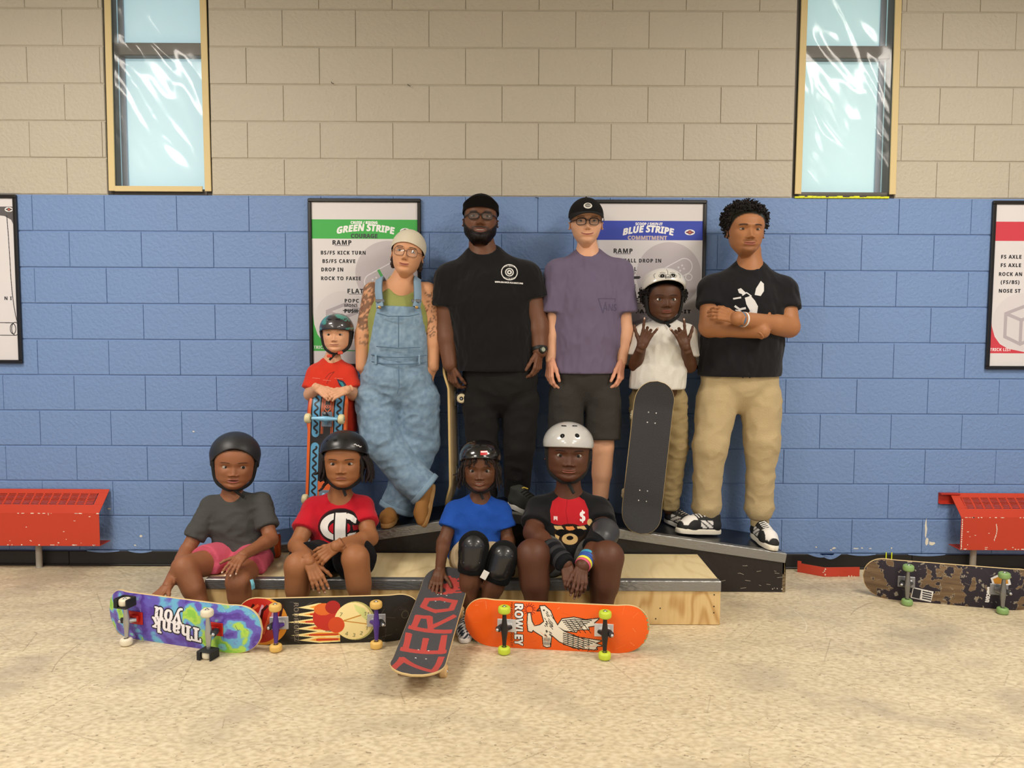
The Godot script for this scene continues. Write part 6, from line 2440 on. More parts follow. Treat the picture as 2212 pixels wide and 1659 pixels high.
func bearded_man() -> void:
	var skin := "6e4733"
	var D := {
		"skin": skin, "sq": 1.4, "nr": 0.068, "ground": 0.37, "under": 0.035,
		"sp": [at(1046, 566, 0.19), at(1056, 650, 0.2), at(1066, 730, 0.21), at(1070, 795, 0.21)], "sr": [0.1, 0.205, 0.198, 0.195],
		"neck": at(1040, 520, 0.19),
		"arms": [[at(976, 604, 0.19), at(966, 712, 0.2), at(972, 788, 0.26)], [at(1133, 600, 0.19), at(1160, 700, 0.21), at(1166, 758, 0.27)]], "ar": [0.074, 0.062, 0.04],
		"legs": [[at(1040, 866, 0.2), at(1042, 968, 0.22), at(1048, 1075, 0.17)], [at(1124, 866, 0.2), at(1121, 968, 0.22), at(1116, 1075, 0.2)]], "lr": [0.1, 0.07, 0.045],
	}
	var o := person("bearded man in black cap, glasses and black shirt with round white logo", D)
	var g := body(D)
	var xf := head_at(1038, 467, 0.315, 0.238, 0.04, -0.1, -0.03)
	head(g, xf, {"skin": skin, "lip_c": "7d5048", "hair": "100b09", "brow_c": "140d0a", "nose": 1.35, "lips": 1.15, "jaw": 1.14, "w": 1.06, "open": 0.7, "beard": 1.0, "stache": 0.75, "ring": true, "bushy": 0.045, "smile": 0.4, "gape": 0.5, "teeth": true, "iris": "1d120b", "cheek": 1.4})
	hand(g, D.arms[0][2], at(978, 816, 0.25) - D.arms[0][2], Vector3(0.75, 0, -0.6), 0.185, 1.0, [0.4, 0.35, 0.4, 0.45, 0.5], 0.12, {"skin": skin}, 0.3)
	hand(g, D.arms[1][2], at(1160, 792, 0.28) - D.arms[1][2], Vector3(-0.85, 0, -0.5), 0.19, -1.0, [0.3, 0.25, 0.32, 0.4, 0.45], 0.1, {"skin": skin, "nail": "a8765c"}, 0.3)
	part_at("body", g, skin_mat(), o)
	var S := {"sleeve": [0.56, 0.5], "sleeve_r": [0.09, 0.098], "sr": [0.112, 0.225, 0.215, 0.21], "hem": at(1070, 800, 0.21), "hem_r": 0.21, "collar": [1044, 553, 0.19, 0.08], "seed": 9, "amp": 0.006, "print": [at(1066, 680, 0.35), 0.6, 0.7]}
	var k := Canvas.new(60, 70, 9.0, Color("191819"))
	var wt := Color("e4e2de")
	var c0 := Vector2(38.2, 12.5)
	k.oval(c0, Vector2(4.4, 4.4), wt)
	k.oval(c0, Vector2(3.9, 3.9), Color("191819"))
	k.oval(c0, Vector2(2.3, 2.3), wt)
	k.ring(c0, Vector2(1.5, 1.5), 0.45, Color("191819"))
	k.oval(c0, Vector2(0.5, 0.5), Color("191819"))
	k.text("ON DECK", c0 + Vector2(0, -2.9), 1.0, wt, 0, 1.0, 0.7)
	k.text("ALLIANCE", c0 + Vector2(0, 2.9), 1.0, wt, 0, 0.95, -0.7)
	k.text("WWW.ON-DECK-ALLIANCE.ORG", c0 + Vector2(-0.2, 5.6), 0.75, wt, 0.03, 0.95, 0, 0, 0.06)
	part_at("shirt", shirt(D, S), print_cloth(k, "191819"), o, "black shirt with round white chest logo")
	var T := {"waist": at(1070, 780, 0.205), "waist_r": 0.188, "hip_r": 0.2, "sq": 1.42, "rise": 0.12, "r": [0.105, 0.083, 0.066], "seed": 32, "amp": 0.006}
	part_at("trousers", trousers(D, T), fabric("22201f", 80.0, 0.4), o, "black work trousers")
	var c := cap(o, xf, "171616", "black cap", 0.14, 1.06)
	glasses(o, xf, "1a1818", "black rectangular glasses", {"t": 0.012, "w": 0.108, "h": 0.07, "y": 0.49, "z": 0.425})
	# watch
	var a: Vector3 = D.arms[1][2]
	var d: Vector3 = (D.arms[1][1] - a).normalized()
	band(o, a, D.arms[1][1], 0.05, 0.044, 0.011, "191a19", "watch_strap")
	var w := Geo.new()
	w.lathe([Vector2(0.0, 0.012), Vector2(0.013, 0.012), Vector2(0.019, 0.009), Vector2(0.021, 0.0), Vector2(0.02, -0.006)], Transform3D(Basis(Quaternion(Vector3.UP, Vector3(0.35, 0.1, 1).normalized())), a + d * 0.008 + Vector3(0.014, 0, 0.04)), 10)
	part_at("watch_case", w, plain("2f332c", 0.35, 0.3), o, "chunky black digital watch")
	w = Geo.new()
	w.lathe([Vector2(0.0, 0.0135), Vector2(0.011, 0.0128)], Transform3D(Basis(Quaternion(Vector3.UP, Vector3(0.35, 0.1, 1).normalized())), a + d * 0.008 + Vector3(0.014, 0, 0.04)), 12)
	part_at("watch_face", w, plain("9aa08c", 0.3), o)
	var st := {"sole": "e3dfd6", "upper": "3a3b36", "lace": "1d1d1c", "high": 0.11}
	shoe(o, on_ledge(1050, 1108, 0.13), on_ledge(1040, 1140, 0.35), Vector3.UP, 0.285, st)
	shoe(o, on_ledge(1102, 1092, 0.26), on_ledge(1152, 1128, 0.4), Vector3(0.1, 1, 0.1), 0.285, st, "dark grey skate shoe with white sole")
	var lp := Geo.new()
	lp.tube(PackedVector3Array([at(1118, 1070, 0.33), at(1122, 1058, 0.34), at(1132, 1053, 0.34), at(1140, 1056, 0.33)]), PackedFloat32Array([0.0045]), 6)
	part_at("pull_loop", lp, plain("e0c04a", 0.7), o)

func tattooed(p: Vector3, n: Vector3, skin: Color) -> Color:
	var c := skin
	var u := at(795, 660, 0.2)
	var v := at(936, 680, 0.2)
	var w := speck.get_noise_3d(p.x * 34, p.y * 34, p.z * 34) + 0.4 * speck.get_noise_3d(p.x * 90, p.y * 90, p.z * 90)
	var a := Vector3(p.x - u.x, (p.y - u.y) * 0.62, 0).length()
	if p.x < u.x + 0.06 and a < 0.085 and absf(p.x - u.x) < 0.07 and w > -0.22: c = c.lerp(lin("4d3a30"), 0.75).lerp(lin("8a4a3a"), ss(0.25, 0.4, w) * 0.5)
	if p.x > v.x - 0.05 and absf(p.y - v.y) < 0.12 and absf(w) < 0.09: c = c.lerp(lin("4d3a30"), 0.75)
	var f := at(790, 735, 0.22)
	if p.distance_to(f) < 0.045 and w > 0.05: c = c.lerp(lin("5d4a40"), 0.6)
	return c

func overalls_woman() -> void:
	var skin := "d59c74"
	var D := {
		"skin": skin, "sq": 1.45, "nr": 0.048, "ground": 0.29, "paint": tattooed,
		"sp": [at(867, 620, 0.18), at(862, 690, 0.19), at(860, 745, 0.2), at(858, 800, 0.2)], "sr": [0.072, 0.15, 0.145, 0.155],
		"neck": at(871, 590, 0.18),
		"arms": [[at(805, 630, 0.18), at(786, 722, 0.2), at(781, 792, 0.22)], [at(923, 630, 0.18), at(937, 722, 0.2), at(936, 792, 0.22)]], "ar": [0.052, 0.046, 0.032],
		"legs": [[at(818, 858, 0.21), at(829, 958, 0.27), at(916, 1068, 0.28)], [at(897, 858, 0.2), at(893, 965, 0.19), at(855, 1098, 0.2)]], "lr": [0.09, 0.062, 0.042],
	}
	var o := person("woman in denim overalls, green tank top, cream beanie and glasses, hands in pockets", D)
	var g := body(D)
	var xf := head_at(877, 543, 0.295, 0.228, 0.02, -0.06, -0.16)
	head(g, xf, {"skin": skin, "lip_c": "b06a62", "hair": "2f1f17", "brow_c": "3a281e", "nose": 0.92, "lips": 0.9, "jaw": 0.99, "w": 1.02, "open": 0.75, "smile": 0.7, "iris": "4a3a22", "brow_t": 0.75, "lash": 0.9})
	for q in 2:
		var s := -1.0 if q == 0 else 1.0
		hand(g, D.arms[q][2], at([800, 918][q], 832, 0.22) - D.arms[q][2], Vector3(-s * 0.6, 0, -0.8), 0.165, -s, [0.2, 0.15, 0.15, 0.15, 0.15], 0.1, {"skin": skin}, 0.2)
	part_at("body", g, skin_mat(), o)
	# hair under the hat
	for s in [-1.0, 1.0]:
		var hg := Geo.new()
		for q in 5: hg.ball(xf * Vector3(s * (0.315 + 0.02 * (q % 2)), 0.36 - q * 0.045, -0.03 - 0.03 * q), Vector3.ONE * 0.013)
		part_at("hair", hg, plain("2f1f17", 0.8), o)
	# beanie
	var edge := func(a):
		var c := cos(a)
		return lerpf(-0.28, 0.14, pow(maxf(c, 0), 1.2)) if c > 0 else lerpf(-0.28, -0.5, -c)
	var hat := dome(xf, Vector3(0, 0.64, -0.05), Vector3(0.41, 0.44, 0.5), edge, 24, 96)
	for k in hat.v.size():
		hat.v[k] += hat.n[k] * (0.0018 * sin((k % 96) * TAU / 96 * 48))
	hat.renormal()
	part_at("beanie", hat, fabric("d8cfb9", 160.0, 0.8), o, "cream ribbed knit beanie")
	glasses(o, xf, "6b4a3a", "thin cat-eye glasses", {"t": 0.0065, "cat": true, "w": 0.115, "h": 0.085, "y": 0.47, "z": 0.41})
	var S := {"sleeve": [-0.02, -0.02], "sleeve_r": [0.035, 0.03], "sr": [0.085, 0.168, 0.156, 0.16], "collar": [868, 640, 0.22, 0.085], "k": 0.03, "seed": 11, "amp": 0.003}
	part_at("tank_top", shirt(D, S), fabric("93995a", 110.0, 0.4), o, "olive green tank top")
	var T := {"waist": at(860, 768, 0.2), "waist_r": 0.158, "hip_r": 0.195, "sq": 1.38, "rise": 0.11, "r": [0.118, 0.108, 0.092, 0.094], "seed": 42, "amp": 0.008, "freq": Vector3(7, 10, 7),
		"paths": [[at(813, 862, 0.21), at(825, 950, 0.27), at(888, 1032, 0.3), at(919, 1058, 0.3)], [at(903, 862, 0.2), at(906, 955, 0.18), at(880, 1040, 0.18), at(856, 1100, 0.2)]]}
	var jeans := trousers(D, T)
	mottle(jeans, "748ea6", "8aa3b8", 30.0, 5)
	var jm := part_at("overalls", jeans, cloth_vc("denim"), o, "baggy washed blue denim overalls")
	# bib
	var f := Field.new(at(780, 780, 0.2) - Vector3(0, 0.05, 0.2), at(945, 655, 0.2) + Vector3(0, 0.05, 0.25), 0.007)
	f.chain([at(861, 640, 0.19), at(861, 700, 0.195), at(860, 745, 0.205), at(859, 790, 0.205)], [0.158, 0.166, 0.165, 0.17], 0.02, 0, Vector3(0, 0, 1), 1.42)
	f.half(at(861, 661, 0.3), Vector3(0.03, 1, 0).normalized())
	f.half(at(806, 690, 0.3), Vector3(-1, 0.22, -0.1).normalized())
	f.half(at(914, 690, 0.3), Vector3(1, 0.22, -0.1).normalized())
	f.half(at(861, 780, 0.22), Vector3(0, 0, -1))
	f.half(at(861, 786, 0.22), Vector3(0, -1, 0))
	var bib := f.geo()
	ruffle(bib, 0.003, Vector3(14, 9, 14), 4)
	mottle(bib, "7893ab", "90a9be", 30.0, 6)
	sub_at("bib", bib, cloth_vc("denim"), jm)
	var dark := plain("5d7890", 0.9)
	for q in 2:      # turned hems
		var pa: Vector3 = T.paths[q][2]
		var pb: Vector3 = T.paths[q][3]
		var hd := (pb - pa).normalized()
		var hg := Geo.new()
		hg.lathe([Vector2(0.085, 0.004), Vector2(0.099, 0.003), Vector2(0.1, -0.006), Vector2(0.1, -0.022), Vector2(0.097, -0.026)], Transform3D(Basis(Quaternion(Vector3.UP, hd)), pb + hd * 0.004), 40)
		sub_at("hem", hg, fabric("8aa4b9", 100.0, 0.6), jm)
	# stitched pocket, waistband, fly and hems as raised seams
	var seams := [
		[at(815, 676, 0.335), at(838, 683, 0.345), at(861, 683, 0.347), at(884, 683, 0.345), at(906, 678, 0.335)],
		[at(813, 748, 0.33), at(861, 752, 0.347), at(908, 750, 0.33)],
		[at(861, 684, 0.349), at(861, 750, 0.349)],
		[at(802, 766, 0.29), at(830, 771, 0.335), at(861, 772, 0.35), at(892, 771, 0.335), at(921, 767, 0.29)],
		[at(803, 781, 0.29), at(830, 786, 0.338), at(861, 787, 0.352), at(892, 786, 0.338), at(921, 782, 0.29)],
		[at(861, 790, 0.355), at(862, 835, 0.372), at(858, 850, 0.37)],
	]
	for sm in seams:
		var sg := Geo.new()
		sg.tube(PackedVector3Array(sm), PackedFloat32Array([0.0032]), 6)
		sub_at("seam", sg, dark, jm)
	for q in 2:
		var x: float = [818, 903][q]
		var sg := Geo.new()
		var sx: float = [821, 899][q]
		strap(sg, [at(sx, 664, 0.318), at(sx - 1 + 4 * q, 648, 0.306), at(sx - 3 + 6 * q, 628, 0.288), at(sx - 2 + 4 * q, 608, 0.245), at(sx + 2, 602, 0.19), at(sx + 6 - 12 * q, 612, 0.13)], 0.04, at(861, 660, 0.16))
		sub_at("shoulder_strap", sg, fabric("86a0b6", 100.0, 0.5), jm)
		var bk := Geo.new()
		bk.block(at(sx, 650, 0.318) - Vector3(0.024, 0.008, 0), at(sx, 650, 0.318) + Vector3(0.024, 0.008, 0.006), 0.002)
		sub_at("buckle", bk, plain("8f8f8c", 0.3, 0.9), jm)
		bk = Geo.new()
		bk.lathe([Vector2(0, 0.004), Vector2(0.007, 0.003), Vector2(0.009, 0)], Transform3D(Basis(Vector3(1, 0, 0), PI / 2), at(sx - 1 + 2 * q, 664, 0.333)), 14)
		sub_at("button", bk, plain("b08d57", 0.35, 0.8), jm)
		var lp := Geo.new()
		var lx: float = [812, 906][q]
		lp.block(at(lx, 777, 0.312) - Vector3(0.006, 0.026, 0.01), at(lx, 777, 0.312) + Vector3(0.006, 0.026, 0.008), 0.003)
		sub_at("belt_loop", lp, fabric("86a0b6", 100.0, 0.5), jm)
	var st := {"sole": "b98d55", "upper": "a8743a", "high": 0.07}
	shoe(o, on_ledge(854, 1100, 0.16), on_ledge(838, 1132, 0.36), Vector3(-0.1, 1, 0.1), 0.255, st, "tan suede slip-on shoe")
	shoe(o, at(938, 1050, 0.27), at(926, 1106, 0.36), Vector3(-0.85, 0.2, 0.55), 0.24, st, "tan suede slip-on shoe resting on its toe")

func small_boy() -> void:
	var skin := "d8a27e"
	var D := {
		"skin": skin, "sq": 1.35, "nr": 0.036, "ground": 0.26,
		"sp": [at(716, 793, 0.2), at(716, 840, 0.2), at(717, 890, 0.2), at(718, 925, 0.2)], "sr": [0.05, 0.108, 0.11, 0.112],
		"neck": at(720, 760, 0.2),
		"arms": [[at(684, 806, 0.2), at(670, 852, 0.24), at(686, 838, 0.36)], [at(750, 806, 0.2), at(764, 852, 0.24), at(750, 842, 0.36)]], "ar": [0.037, 0.032, 0.024],
		"legs": [[at(698, 950, 0.2), at(694, 1040, 0.22), at(692, 1124, 0.18)], [at(738, 950, 0.2), at(742, 1040, 0.22), at(744, 1116, 0.18)]], "lr": [0.058, 0.042, 0.03],
	}
	var o := person("small boy in red shirt and patterned helmet, leaning on an upright board", D)
	var g := body(D)
	var xf := head_at(722, 723, 0.29, 0.194, 0.03, 0.0, 0.0, 1.0)
	head(g, xf, {"skin": skin, "lip_c": "b87868", "hair": "7a5a3e", "brow_c": "8a6a4c", "nose": 0.95, "nose_l": 0.72, "lips": 0.7, "jaw": 1.08, "w": 1.08, "open": 0.8, "child": 1.0, "brow": 0.3, "brow_t": 0.7, "smile": 0.3, "mouth": 1.0, "iris": "33261c", "cheek": 1.4, "chin": 0.7})
	hand(g, D.arms[0][2], at(703, 849, 0.39) - D.arms[0][2], Vector3(0.2, -0.6, -0.75), 0.135, 1.0, [0.2, [0.1, 0.4, 0.3], [0.1, 0.4, 0.3], [0.1, 0.4, 0.3], [0.1, 0.4, 0.3]], 0.2, {"skin": skin, "nail": "e6bfa4"}, 0.3)
	hand(g, D.arms[1][2], at(729, 850, 0.39) - D.arms[1][2], Vector3(-0.2, -0.6, -0.75), 0.135, -1.0, [0.2, [0.1, 0.4, 0.3], [0.1, 0.4, 0.3], [0.1, 0.4, 0.3], [0.1, 0.4, 0.3]], 0.2, {"skin": skin, "nail": "e6bfa4"}, 0.3)
	part_at("body", g, skin_mat(), o)
	var S := {"sleeve": [0.78, 0.78], "sleeve_r": [0.047, 0.056], "sr": [0.058, 0.12, 0.124, 0.127], "hem": at(718, 932, 0.2), "hem_r": 0.128, "collar": [719, 782, 0.2, 0.045], "seed": 13, "amp": 0.004, "print": [at(717, 850, 0.3), 0.4, 0.5]}
	var k := Canvas.new(40, 50, 9.0, Color("cf3a28"))
	var dk := Color("7d2c26")
	k.line([Vector2(16, 17), Vector2(18, 14.6), Vector2(20.6, 13.6), Vector2(18.4, 16.4), Vector2(17, 20)], 0.3, dk)
	k.poly(PackedVector2Array([Vector2(22, 17.4), Vector2(25.4, 18.4), Vector2(27.6, 21), Vector2(26, 22.6), Vector2(23.6, 21)]), Color("3c3a4a"))
	k.poly(PackedVector2Array([Vector2(23, 18.6), Vector2(25, 19.2), Vector2(26.2, 21), Vector2(25, 21.6)]), Color("3e8f98"))
	for q in 3: k.line([Vector2(9 + q * 6, 17 + q % 2), Vector2(13 + q * 6, 17.2 + q % 2)], 0.2, Color("d88a7a"))
	part_at("shirt", shirt(D, S), print_cloth(k, "cf3a28"), o, "red shirt with a small dinosaur print")
	var T := {"waist": at(718, 915, 0.2), "waist_r": 0.1, "hip_r": 0.112, "sq": 1.3, "r": [0.07, 0.07], "short": 0.85, "seed": 52, "amp": 0.004}
	part_at("shorts", trousers(D, T), fabric("23242c", 80.0, 0.4), o, "dark shorts")
	var hm := gloss("ffffff", 0.4)
	hm = hm.duplicate()
	hm.vertex_color_use_as_albedo = true
	var hel := helmet(o, xf, hm, "dark helmet with green and red shards", {"r": Vector3(0.47, 0.44, 0.53), "front": 0.02, "side": -0.15, "back": -0.5, "rim": plain("1a1a1c", 0.5), "strap_c": "1a1a1a", "vents": [[-0.3, 0.62, 0.07, 0.025], [0.3, 0.62, 0.07, 0.025]], "tail": Vector3(-0.08, -0.1, 0.06)})
	var am: ArrayMesh = hel.mesh
	var arr := am.surface_get_arrays(0)
	var vv: PackedVector3Array = arr[Mesh.ARRAY_VERTEX]
	var cc := PackedColorArray()
	var cell := FastNoiseLite.new()
	cell.seed = 8
	cell.noise_type = FastNoiseLite.TYPE_CELLULAR
	cell.cellular_return_type = FastNoiseLite.RETURN_CELL_VALUE
	cell.frequency = 1.0
	for p in vv:
		var w := cell.get_noise_3d(p.x * 22 + p.y * 10, p.y * 30, p.z * 22)
		cc.append(lin("2f2c30") if w < 0.2 else (lin("3f8f86") if w < 0.75 else lin("c23a2c") if p.y < xf.origin.y + 0.14 else lin("3f8f86")))
	arr[Mesh.ARRAY_COLOR] = cc
	var nm := ArrayMesh.new()
	nm.add_surface_from_arrays(Mesh.PRIMITIVE_TRIANGLES, arr)
	hel.mesh = nm
	for q in 2:
		var s := Geo.new()
		s.block(at([712, 735][q], [769, 762][q], 0.275) - Vector3(0.014, 0.008, 0.004), at([712, 735][q], [769, 762][q], 0.275) + Vector3(0.014, 0.008, 0.006), 0.003)
		part_at("strap_pad", s, plain("cf4a30", 0.7), o)
	for q in 2: shoe(o, on_ledge([692, 744][q], 1160 - q * 8, 0.12), on_ledge([686, 748][q], 1180, 0.3), Vector3.UP, 0.2, {"sole": "d8d2c8", "upper": "3a3a40"})

func white_shirt_boy() -> void:
	var skin := "553526"
	var D := {
		"skin": skin, "sq": 1.4, "nr": 0.042, "ground": 0.28,
		"sp": [at(1437, 712, 0.22), at(1434, 750, 0.23), at(1424, 800, 0.23), at(1420, 832, 0.23)], "sr": [0.055, 0.128, 0.13, 0.13],
		"neck": at(1439, 684, 0.22),
		"arms": [[at(1392, 722, 0.22), at(1374, 788, 0.24), at(1386, 748, 0.37)], [at(1482, 722, 0.22), at(1489, 790, 0.24), at(1481, 750, 0.37)]], "ar": [0.043, 0.037, 0.026],
		"legs": [[at(1391, 865, 0.17), at(1393, 965, 0.16), at(1402, 1095, 0.14)], [at(1452, 865, 0.17), at(1458, 965, 0.16), at(1446, 1100, 0.12)]], "lr": [0.07, 0.05, 0.035],
	}
	var o := person("boy in white shirt and skull-printed white helmet, making horn signs with both hands", D)
	var g := body(D)
	var xf := head_at(1440, 647, 0.325, 0.22, 0.0, -0.02, 0.0, 0.8)
	head(g, xf, {"skin": skin, "lip_c": "8a5248", "hair": "120c0a", "brow_c": "170e0a", "nose": 1.3, "nose_l": 0.8, "lips": 1.25, "jaw": 1.06, "w": 1.16, "open": 0.8, "child": 0.8, "brow": 0.6, "brow_t": 0.7, "mouth": 0.85, "gaze": Vector2(0, 0.008), "iris": "160d08", "white": "d6d0c8", "ears": false})
	var fold := [0.75, 0.95, 0.6]
	var up := [0.0, 0.05, 0.05]
	hand(g, D.arms[0][2], Vector3(0.42, 1, 0.05), Vector3(0.1, -0.1, -1), 0.16, 1.0, [0.0, up, fold, fold, [0.05, 0.1, 0.1]], 2.0, {"skin": skin, "palm": "6e4a3a", "nail": "c9a894"}, 0.75)
	hand(g, D.arms[1][2], Vector3(-0.42, 1, 0.05), Vector3(-0.1, -0.1, -1), 0.16, -1.0, [0.0, up, fold, fold, [0.05, 0.1, 0.1]], 2.0, {"skin": skin, "palm": "6e4a3a", "nail": "c9a894"}, 0.75)
	part_at("body", g, skin_mat(), o)
	var keep := func(p): return p.y < 0.92 and p.z < 0.14
	curls(o, xf, Vector3(0, 0.62, -0.12), Vector3(0.56, 0.34, 0.36), 1100, "15100d", 5, "puffy black hair below the helmet", keep)
	var S := {"sleeve": [0.75, 0.75], "sleeve_r": [0.054, 0.06], "sr": [0.064, 0.14, 0.142, 0.142], "hem": at(1420, 840, 0.23), "hem_r": 0.142, "collar": [1439, 700, 0.22, 0.05], "seed": 17, "amp": 0.005}
	part_at("shirt", shirt(D, S), fabric("d9d5cc", 100.0, 0.4), o, "plain white shirt")
	var T := {"waist": at(1420, 822, 0.22), "waist_r": 0.115, "hip_r": 0.14, "sq": 1.65, "r": [0.082, 0.068, 0.05], "rise": 0.08, "seed": 62, "amp": 0.008, "freq": Vector3(8, 14, 8)}
	part_at("trousers", trousers(D, T), fabric("9d8a63", 80.0, 0.4), o, "khaki trousers")
	var white := gloss("dddad2", 0.35)
	var hel := helmet(o, xf, white, "white helmet with a line-drawn skull", {"centre": Vector3(0, 0.85, -0.04), "r": Vector3(0.54, 0.41, 0.56), "front": 0.22, "side": -0.3, "back": -0.5, "w": 1.2, "strap_c": "141414", "tail": Vector3(0.05, -0.07, 0.08), "vents": [[-0.27, 0.42, 0.055, 0.05], [0.27, 0.46, 0.055, 0.05]]})
	var lines := Geo.new()
	var cen := Vector3(0, 0.85, -0.04)
	var rr := Vector3(0.54, 0.41, 0.56) * 1.006
	var strokes := []
	for s in [-1.0, 1.0]:
		var ring := []
		for q in 17: ring.append(Vector2(s * 0.27 + cos(TAU * q / 16) * 0.17, 0.44 + sin(TAU * q / 16) * 0.13))
		strokes.append(ring)
		strokes.append([Vector2(s * 0.12, 0.62), Vector2(s * 0.3, 0.68), Vector2(s * 0.42, 0.62)])
		strokes.append([Vector2(s * 0.62, 0.3), Vector2(s * 0.72, 0.5), Vector2(s * 0.66, 0.62)])
	for q in 5: strokes.append([Vector2(-0.1 + q * 0.05, 0.26), Vector2(-0.1 + q * 0.05, 0.42)])
	strokes.append([Vector2(-0.14, 0.34), Vector2(0.14, 0.34)])
	strokes.append([Vector2(-0.14, 0.26), Vector2(-0.12, 0.46), Vector2(0, 0.52), Vector2(0.12, 0.46), Vector2(0.14, 0.26), Vector2(-0.14, 0.26)])
	strokes.append([Vector2(0, 0.52), Vector2(0.03, 0.75), Vector2(-0.02, 0.95)])
	for st in strokes:
		var pa := PackedVector3Array()
		for p in st: pa.append(xf * on_dome(cen, rr, p.x, p.y))
		lines.tube(pa, PackedFloat32Array([0.0011]), 5, Color.WHITE, false)
	sub_at("drawn_lines", lines, plain("262422", 0.6), hel)
	var st := {"sole": "d8d4cc", "upper": "232326", "lace": "b9b0a2", "side": "d8d4cc", "high": 0.1}
	shoe(o, on_ledge(1405, 1120, 0.07), on_ledge(1395, 1146, 0.28), Vector3(0.1, 1, 0), 0.235, st)
	shoe(o, on_ledge(1438, 1118, 0.08), on_ledge(1480, 1142, 0.2), Vector3(0.14, 1, 0.05), 0.24, st, "black and white sneaker with grey laces")

func knee_shoes(o: Node3D, D: Dictionary, st: Dictionary, L: float) -> void:
	for q in 2:
		var a: Vector3 = D.legs[q][2]
		shoe(o, Vector3(a.x, 0.001, a.z - 0.05), Vector3(a.x + D.get("toe_out", 0.0) * (-1.0 if q == 0 else 1.0), 0.001, a.z + 0.15), Vector3.UP, L, st)

func grey_girl() -> void:
	var skin := "8f5c3e"
	var D := {
		"seat": 0.213, "skin": skin, "sq": 1.35, "nr": 0.043, "face": Vector3(0.15, 0, 1).normalized(),
		"sp": [at(505, 1086, 0.6), at(510, 1130, 0.6), at(520, 1175, 0.6), at(530, 1200, 0.6)], "sr": [0.05, 0.115, 0.118, 0.12],
		"neck": at(500, 1055, 0.6),
		"arms": [[at(457, 1093, 0.61), at(404, 1190, 0.72), at(362, 1266, 0.98)], [at(564, 1086, 0.61), at(585, 1165, 0.7), at(524, 1200, 0.92)]], "ar": [0.04, 0.034, 0.024],
		"legs": [[at(492, 1207, 0.63), at(398, 1226, 0.9), Vector3(at(438, 1300, 0.95).x, 0.07, 0.935)], [at(548, 1207, 0.63), at(515, 1256, 0.95), Vector3(at(517, 1310, 0.95).x, 0.07, 0.935)]], "lr": [0.075, 0.055, 0.036],
	}
	var o := person("girl in dark grey shirt and pink shorts, black helmet, hand on her tie-dyed board", D)
	var g := body(D)
	var xf := head_at(505, 1010, 0.71, 0.228, 0.3, 0.02, -0.06, 0.9)
	head(g, xf, {"skin": skin, "lip_c": "a5605a", "hair": "140e0b", "brow_c": "1c120c", "nose": 1.15, "nose_l": 0.72, "lips": 1.15, "jaw": 1.1, "w": 1.2, "open": 1.0, "child": 0.9, "brow": 0.3, "brow_t": 0.6, "mouth": 0.85, "gape": 0.55, "gaze": Vector2(0.02, 0.002), "iris": "190f09", "cheek": 1.5, "hair_t": 1.0})
	hand(g, D.arms[0][2], at(344, 1284, 1.03) - D.arms[0][2], Vector3(0.1, -0.7, -0.4), 0.14, 1.0, [0.3, [0.2, 0.6, 0.4], [0.2, 0.6, 0.4], [0.2, 0.6, 0.4], [0.2, 0.6, 0.4]], 0.25, {"skin": skin, "nail": "b8866a"}, 0.5)
	hand(g, D.arms[1][2], at(502, 1226, 1.0) - D.arms[1][2], Vector3(-0.1, -0.5, -0.8), 0.14, -1.0, [0.2, 0.18, 0.18, 0.18, 0.2], 0.9, {"skin": skin, "nail": "e2c4b0"}, 0.7)
	part_at("body", g, skin_mat(), o)
	var S := {"sleeve": [0.74, 0.7], "sleeve_r": [0.05, 0.055], "sr": [0.058, 0.127, 0.128, 0.13], "hem": at(532, 1210, 0.62), "hem_r": 0.132, "collar": [500, 1083, 0.6, 0.046], "seed": 19, "amp": 0.006, "freq": Vector3(7, 12, 7)}
	part_at("shirt", shirt(D, S), fabric("494947", 100.0, 0.4), o, "dark grey shirt")
	var T := {"waist": at(530, 1192, 0.6), "waist_r": 0.118, "hip_r": 0.125, "sq": 1.25, "r": [0.093, 0.088], "short": 0.58, "rise": -0.03, "seed": 72, "amp": 0.006}
	part_at("shorts", trousers(D, T), fabric("c4566a", 80.0, 0.5), o, "pink shorts with a dark side stripe")
	var hm := plain("232427", 0.45)
	helmet(o, xf, hm, "plain matt black helmet", {"centre": Vector3(0, 0.66, -0.12), "r": Vector3(0.53, 0.5, 0.55), "front": 0.46, "side": -0.5, "back": -0.8, "w": 1.2, "chin": Vector3(0, -0.05, 0.14), "tail": Vector3(0.12, -0.08, 0.04)})
	var sg := Geo.new()
	strap(sg, [at(556, 1205, 0.71), at(566, 1218, 0.74), at(572, 1236, 0.73), at(570, 1255, 0.70)], 0.012, at(540, 1220, 0.64))
	part_at("side_stripe", sg, plain("2a1a22", 0.9), o)
	var bg := Geo.new()
	strap(bg, [at(543, 1252, 0.985), at(546, 1262, 0.99), at(547, 1272, 0.985)], 0.016, at(518, 1258, 0.95))
	part_at("plaster", bg, plain("7fc8d8", 0.6), o, "pale blue plaster on the knee")
	knee_shoes(o, D, {"sole": "e0dcd4", "upper": "55505a"}, 0.21)
	var can := thing("drink_can", "orange drink can standing on the plywood box beside the girl", "can", Transform3D(Basis(), Vector3(at(593, 1200, 0.5).x, 0.2062, 0.5)))
	var cg := Geo.new()
	cg.lathe([Vector2(0.0, 0.002), Vector2(0.026, 0.001), Vector2(0.033, 0.008), Vector2(0.033, 0.105), Vector2(0.027, 0.119)], Transform3D(), 28)
	part("can_body", cg.mesh(), plain("c8541f", 0.3, 0.4), can)
	cg = Geo.new()
	cg.lathe([Vector2(0.027, 0.119), Vector2(0.0265, 0.121), Vector2(0.025, 0.119), Vector2(0.0, 0.1185)], Transform3D(), 28)
	part("can_lid", cg.mesh(), plain("b8b8b8", 0.3, 0.9), can)
